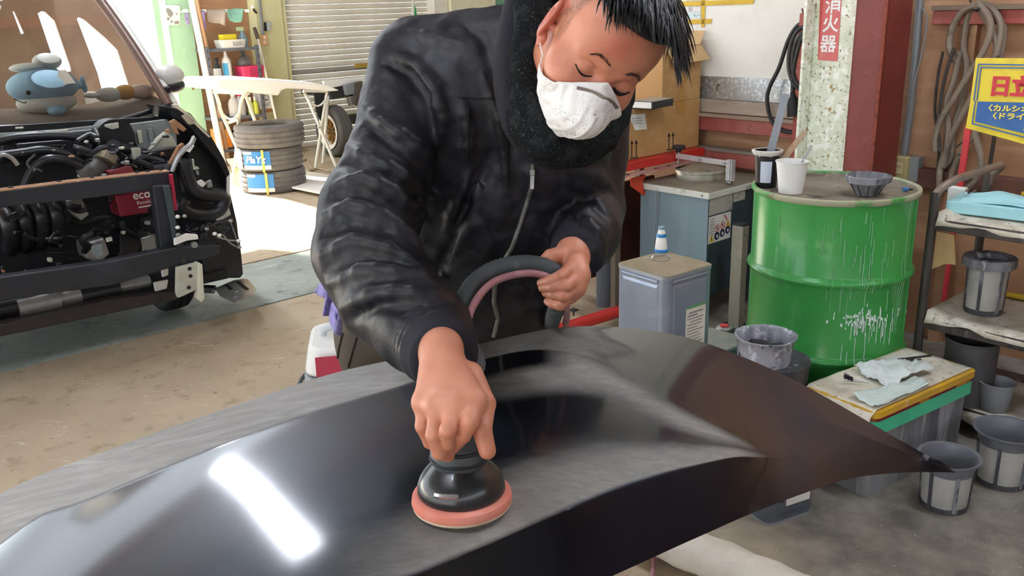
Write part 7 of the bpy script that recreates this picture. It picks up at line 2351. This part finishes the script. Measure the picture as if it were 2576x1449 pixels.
for pts in ([(762, 405), (772, 400), (778, 415), (790, 428)], [(748, 385), (760, 378), (775, 376)], [(776, 430), (800, 424), (830, 432)]):
    m = MB(); m.tube(smooth_path([atz(x, y, .012) for x, y in pts], 5), .010, 6); obj('strand', m, M('scrap_tan', 'a99a86', .7) if 'scrap_tan' not in bpy.data.materials else bpy.data.materials['scrap_tan'], dbs, smooth=True)
# ---- steel shelf by the door
SV = 9.30
sh_m = M('grey_angle_iron', '6c6f76', .5, .3, layers=(('5a5d64', 9, .5, .7),))
su0, su1 = uv(atv(520, 122, SV))[0], uv(atv(646, 122, SV))[0]
shelf = thing('steel_shelf', 'grey slotted-angle shelf unit between the mint door and the olive pillar', 'shelf', W((su0 + su1) / 2, SV + .18))
szs = [atv(580, 121, SV).z, atv(580, 200, SV).z, .50, .16]
for z in szs:
    m = MB(TW(0, 0)); m.box(((su0 + su1) / 2, SV + .18, z - .015), (su1 - su0, .36, .03)); obj('board', m, sh_m, shelf)
for u_, v_ in ((su0, SV), (su1, SV), (su0, SV + .36), (su1, SV + .36)):
    m = MB(TW(0, 0)); m.box((u_, v_, (szs[0] + .02) / 2), (.034, .034, szs[0] + .02)); po_ = obj('upright', m, sh_m, shelf)
    if v_ == SV:
        for zz_ in np.arange(.3, szs[0], .075):
            m = MB(TW(0, 0)); m.box((u_, v_ - .0175, zz_), (.008, .002, .022)); obj('slot', m, MAT['ink'], po_)
def on_shelf(px, k, dv=.10):
    p = atv(px, 100, SV + dv); p.z = szs[k]; return p
def it(name, label, cat, p, parts):
    t = thing(name, label, cat, p)
    for nm, mk, mat in parts:
        m = MB(TR(p, RDEG)); mk(m); obj(nm, m, mat, t, smooth=50)
    return t
def lath(pr, n=24):
    return lambda m: m.lathe(pr, n)
pl = lambda n, c, r=.45: M(n, c, r)
p = on_shelf(578, 0)
it('plastic_tray', 'white slotted plastic tray on the top of the shelf unit', 'basket', p, [('tray', lambda m: m.rbox((0, 0, 0), (.27, .18, .085), .03, flare=.10), pl('tray_white', 'dad8d2'))])
tray = bpy.data.objects['plastic_tray']
for k in range(9):
    m = MB(TR(p, RDEG)); m.box((-.01 + .014 * k, -.096, .045), (.006, .004, .05)); obj('slot', m, pl('slot_grey', '8e8c88') if k == 0 else bpy.data.materials['slot_grey'], tray)
it('sponge', 'bright yellow sponge on the white plastic tray', 'sponge', p + Vector((-.02, 0, .085)), [('sponge', lambda m: m.rbox((0, 0, 0), (.17, .09, .055), .01), pl('sponge_yellow', 'e8d02e', .9))])
it('spray_bottle', 'blue-grey spray bottle standing in the white tray', 'bottle', on_shelf(611, 0, .12), [('bottle', lath([(.0001, 0), (.05, 0), (.052, .09), (.03, .13), (.018, .15), (.018, .17)]), pl('smoky_blue', '7e97a3', .3)), ('trigger', lambda m: m.box((-.02, 0, .19), (.07, .03, .04)), pl('trigger_green', 'b9cf9f'))])
it('dropper_bottle', 'dark bottle with black and white label on the second shelf', 'bottle', on_shelf(537, 1), [('bottle', lath([(.0001, 0), (.042, 0), (.042, .13), (.016, .17), (.016, .20), (.0001, .20)]), pl('dark_bottle', '2d2f33', .3)), ('label', lath([(.0425, .02), (.0428, .02), (.0428, .12), (.0425, .12)]), pl('bw_label', 'c9c9c6')), ('cap', lath([(.02, .19), (.024, .20), (.024, .23), (.0001, .23)]), MAT['black_rubber'])])
it('squeeze_bottle', 'tall white squeeze bottle with blue label, second shelf', 'bottle', on_shelf(562, 1), [('bottle', lath([(.0001, 0), (.048, 0), (.050, .14), (.046, .20), (.022, .235), (.014, .28), (.006, .30), (.0001, .30)]), MAT['white_plastic']), ('label', lambda m: m.grid([[(.0515 * math.cos(a), .0515 * math.sin(a), z) for z in (.04, .17)] for a in np.linspace(-2.9, -1.7, 7)]), pl('cyan_label', '4aa3cf'))])
bkp = on_shelf(618, 1)
it('pink_basket', 'pink plastic basket on the second shelf', 'basket', bkp, [('basket', lambda m: m.rbox((0, 0, 0), (.25, .20, .125), .02, flare=.05), pl('hot_pink', 'd93a66'))])
bo_ = bpy.data.objects['pink_basket']
for i in range(8):
    for j in range(4):
        m = MB(TR(bkp, RDEG)); m.box((-.035 + .019 * i, -.1035, .025 + .026 * j), (.009, .004, .015)); obj('slot', m, pl('slot_dark_pink', '8e2745') if i + j == 0 else bpy.data.materials['slot_dark_pink'], bo_)
it('glass_jar', 'dusty glass jar behind the pink basket', 'jar', on_shelf(608, 1, .26), [('jar', lambda m: m.sphere((0, 0, .15), (.075, .07, .075), 18, 12), pl('dusty_glass', '8f8c89', .3)), ('neck', lath([(.03, 0), (.03, .10)]), pl('jar_neck', '6f6d6b'))])
for px, nm, lab, c, cc in ((568, 'jug', 'clear plastic jug with grey liquid, lower shelf left', 'c9c6c0', 'd9d6d0'), (583, 'jug', 'clear plastic jug with red cap on the lower shelf', 'bdb9b4', 'c92f3f')):
    it(nm, lab, 'jug', on_shelf(px, 2), [('jug', lath([(.0001, 0), (.06, 0), (.062, .13), (.05, .17), (.022, .20), (.022, .215)]), M('jug_' + cc, c, .3)), ('cap', lath([(.024, .21), (.026, .215), (.026, .24), (.0001, .24)]), M('cap_' + cc, cc, .4))])
for px, lab, c in ((611, 'green labelled bottle on the lower shelf, left of the pair', 'b9c46a'), (623, 'yellow-green labelled bottle beside the white carton', 'cfd24a')):
    it('bottle', lab, 'bottle', on_shelf(px, 2, .06), [('bottle', lath([(.0001, 0), (.033, 0), (.033, .11), (.014, .14), (.012, .19), (.0001, .19)]), M('b_' + c, c, .4)), ('neck', lath([(.0135, .135), (.0135, .19), (.0001, .192)]), MAT['white_plastic'])])
cpp = on_shelf(645, 2, .16)
it('chemical_carton', 'white carton with a diamond hazard mark on the lower shelf', 'box', cpp, [('box', lambda m: m.box((0, 0, .12), (.17, .14, .24)), MAT['paper']), ('base', lambda m: m.box((0, -.071, .02), (.172, .006, .04)), pl('orange_band', 'b3763c'))])
m = MB(TR(cpp + Vector((0, 0, .14)), RDEG)); m.tube([(.065, -.073, 0), (0, -.073, .065), (-.065, -.073, 0), (0, -.073, -.065)], .003, 6, closed=True); m.box((0, -.073, 0), (.06, .003, .012)); obj('diamond_mark', m, pl('mark_grey', '6f6a66'), bpy.data.objects['chemical_carton'])
ob_ = atz(573, 392, 0.0)
it('orange_box', 'orange box on the floor at the foot of the shelf unit', 'box', W(uv(atv(573, 380, SV))[0], SV + .12, .175), [('box', lambda m: m.box((0, 0, .10), (.15, .2, .20)), pl('orange_card', 'c98a4a', .6)), ('panel', lambda m: m.box((0, -.101, .06), (.13, .003, .09)), pl('orange_print', 'dd7f2a', .6))])
it('black_tub', 'dark low tub on the bottom of the shelf unit', 'tub', W(uv(atv(600, 300, SV))[0], SV + .2, .50 - .34), [('tub', lambda m: m.rbox((.05, 0, 0), (.25, .25, .16), .03, flare=.05), MAT['dark_steel'])])
# ---- towels on a line
ln = thing('washing_line', 'white cord line strung in front of the brown board', 'line', atv(545, 26, 9.5))
m = MB(); m.tube(smooth_path([atv(455, 29, 9.5), atv(515, 27, 9.5), atv(570, 26, 9.5), atv(628, 25, 9.5)], 5), .008, 6); obj('cord', m, chain_m, ln, smooth=True)
for x in (467, 514, 568, 622):
    m = MB(); m.box(atv(x, 27, 9.49), (.05, .02, .03)); obj('peg', m, chain_m, ln)
def rag(label, ol, c, nm='rag'):
    dd = float(np.linalg.norm(np.array(atv(ol[0][0], ol[0][1], 9.47)) - _co) / np.linalg.norm(ray(ol[0][0], ol[0][1])))
    cloth_px(nm, label, 'rag', ol, dd, M('rag_' + c, c, .95, bump=.6, bscale=60, bdist=.01), .02, .006)
rag('lilac rag hanging on the line beside the bamboo pole', [(500, 26), (514, 27), (516, 48), (519, 72), (508, 77), (502, 60)], 'a694c8')
rag('grey-beige rag hanging in the middle of the line', [(519, 24), (545, 23), (568, 25), (567, 52), (566, 65), (553, 59), (536, 58), (523, 54)], 'a3968a')
rag('mint green rag folded over the line by the pillar', [(570, 25), (590, 21), (612, 22), (612, 36), (608, 55), (592, 57), (578, 52), (573, 40)], '7fae97')
rag('dull violet rag hanging left behind the white pole', [(464, 34), (476, 33), (478, 60), (470, 64), (465, 50)], '8d7f9a')
# ---- poles, broom
def pole(name, label, a, b, r, mat, cat='pole'):
    m = MB(); m.tube([a, (Vector(a) + Vector(b)) / 2, b], r, 12)
    return tag(obj(name, m, mat, loc=b, smooth=True), label, cat)
vv = 8.9
pole('white_pole', 'thick white pole leaning beside the mint door', atv(474, -40, vv + .5), atz(563, 418, 0), .034, M('white_pipe', 'efeee8', .35))
pole('bamboo_pole', 'brown bamboo pole leaning against the thick white pole', atv(488, -40, vv + .45), atz(577, 412, 0), .020, M('bamboo', 'b48a66', .5, layers=(('cda981', 3, .45, .6, (1, 1, .3)), ('8f6243', 5, .6, .72))))
br_ = thing('broom', 'broom with pale handle and dark grip leaning on the olive pillar', 'broom', atz(716, 395, 0))
m = MB(); a_, b_ = atv(649, 98, 9.45), atz(716, 395, .05); m.tube([a_, b_], .014, 10); obj('stick', m, M('broom_stick', 'e0d9c8', .5), br_, smooth=True)
m = MB(); m.tube([atv(640, 70, 9.5), a_], .020, 10); obj('grip', m, M('dark_grip', '5b4b42', .6), br_, smooth=True)
m = MB(TR(b_, RDEG)); m.box((0, 0, -.02), (.22, .05, .06)); obj('head', m, M('broom_head', 'a5906a', .8), br_)
# ---- pillar fittings, sign on the mint door, flag
PV_ = 9.595
m = MB(); m.tube([atv(650, -30, PV_ - .02), atv(653, 10, PV_ - .02), atv(661, 86, PV_ - .02)], .015, 10)
tag(obj('conduit_pipe', m, M('grey_pipe', '84868a', .5), loc=atv(653, 10, PV_), smooth=True), 'thin grey conduit on the olive pillar down to an orange socket', 'pipe')
so2 = thing('wall_socket', 'orange-beige socket on the olive pillar', 'socket', atv(666, 100, PV_))
bp('plate', [(657, 88), (672, 86), (675, 113), (660, 115)], PV_ - .03, .03, M('peach_socket', 'd3a273', .5), so2)
for y in (95, 106):
    bp('outlet', [(663, y - 3), (668, y - 3.4), (668.6, y + 2), (663.6, y + 2.4)], PV_ - .033, .003, MAT['white_plastic'], so2)
sw = thing('switch_box', 'small black and clear switch box on the olive pillar', 'switch', atv(675, 66, PV_))
bp('back', [(667, 56), (673, 56), (673, 78), (668, 78)], PV_ - .03, .03, MAT['black_rubber'], sw); bp('cover', [(672, 56), (682, 57), (681, 74), (674, 77)], PV_ - .05, .05, M('clear_grey_cover', 'a9b0b5', .3), sw)
hk_ = thing('wall_hook', 'white-tipped dark hook on the olive pillar', 'hook', atv(642, 26, PV_))
m = MB(); m.tube([atv(636, 18, PV_ - .03), atv(640, 28, PV_ - .02), atv(645, 32, PV_)], .012, 8); obj('hook', m, MAT['dark_steel'], hk_, smooth=True)
m = MB(); m.sphere(atv(636, 18, PV_ - .035), .02, 10, 6); obj('tip', m, MAT['white_plastic'], hk_, smooth=True)
dn = thing('door_notice', 'white laminated notice with grey print on the mint door', 'notice', atv(434, 38, 9.595))
bp('sheet', [(415, 14), (418, 12), (450, 14), (453, 17), (453, 58), (450, 63), (421, 64), (418, 60)], 9.592, .004, MAT['paper'], dn)
gp_ = bpy.data.materials['grey_print']
for pts in ([(417, 22), (424, 20), (433, 28), (436, 36), (430, 44), (424, 40), (420, 32)], [(422, 42), (428, 46), (424, 52), (419, 50)], [(430, 52), (434, 50), (435, 56), (428, 58)], [(438, 54), (450, 52), (451, 60), (440, 61)], [(442, 34), (446, 32), (446, 37), (443, 38)]):
    bp('print', pts, 9.590, .001, gp_, dn)
fg = thing('pennant', 'small white and green pennant hanging before the shutter', 'flag', atv(1043, 30, 9.3))
bp('white_half', [(1039, -30), (1043, -30), (1043, 58), (1040, 57), (1037, 34)], 9.3, .01, MAT['white_plastic'], fg); bp('green_half', [(1042, 12), (1046, 20), (1052, 56), (1043, 59), (1043, 18)], 9.295, .01, M('flag_green', '2f9a5a', .6), fg)
# ---- flatbed truck corner
tk_ = thing('flatbed_truck', 'white flatbed truck corner with gold-rimmed wheel, behind the trestle', 'truck', W(5.1, 8.9))
tw_ = W(5.14, 8.80, .285)
m = MB(Matrix.Translation(tw_) @ wheel_rot); tyre_mb(m, .285, .17, .19); obj('tyre', m, M('truck_tyre', '55534f', .8), tk_, smooth=40)
m = MB(Matrix.Translation(tw_) @ wheel_rot); m.lathe([(.192, -.075), (.200, -.088), (.190, -.092), (.150, -.074), (.148, -.02), (.148, .06)], 40); obj('rim', m, M('polished_rim', 'f2efe4', .35, .1), tk_, smooth=40)
gold = M('gold_spokes', 'b98f4a', .4, .6)
m = MB(Matrix.Translation(tw_) @ wheel_rot); m.lathe([(.0001, -.035), (.04, -.035), (.045, -.02), (.16, .0), (.16, .03), (.0001, .03)], 32); obj('wheel_center', m, M('dark_gold', '6a5230', .5, .4), tk_, smooth=40)
for k in range(8):
    a = 2 * math.pi * k / 8
    m = MB(Matrix.Translation(tw_) @ wheel_rot)
    for s in (-.12, .12):
        m.bar((.04 * math.cos(a), .04 * math.sin(a), -.036), (.158 * math.cos(a + s), .158 * math.sin(a + s), -.03), .010, .014)
    obj('spoke', m, gold, tk_)
m = MB(TW(0, 0)); m.box((5.9, 8.75, .80), (1.75, .04, .09)); obj('tail_board', m, MAT['white_plastic'], tk_, bevel=.006)
m = MB(TW(0, 0)); m.box((5.9, 9.05, .70), (1.7, .5, .05)); obj('bed', m, MAT['dark_steel'], tk_)
bp('mud_flap', [(790, 226), (812, 228), (820, 250), (808, 304), (796, 280)], 8.68, .02, MAT['black_rubber'], tk_)
bp('rear_frame', [(830, 222), (912, 205), (912, 236), (836, 250)], 8.72, .10, M('truck_black', '232327', .5), tk_)
bp('lamp_bracket', [(868, 214), (896, 206), (890, 236), (874, 240)], 8.66, .06, M('lamp_grey', '7d8288', .3), tk_); bp('lamp_bracket', [(894, 208), (912, 204), (908, 268), (892, 262)], 8.64, .06, M('lamp_brown', '4d4640', .5), tk_)
bp('bolt_plate', [(874, 244), (892, 240), (894, 262), (880, 266)], 8.68, .03, MAT['zinc'], tk_)
m = MB(TW(0, 0)); m.box((5.9, 8.9, .38), (1.3, .10, .10)); obj('axle', m, MAT['dark_steel'], tk_)
tw2 = W(6.5, 8.80, .285)
m = MB(Matrix.Translation(tw2) @ wheel_rot); tyre_mb(m, .285, .17, .05); obj('tyre', m, bpy.data.materials['truck_tyre'], tk_, smooth=40)
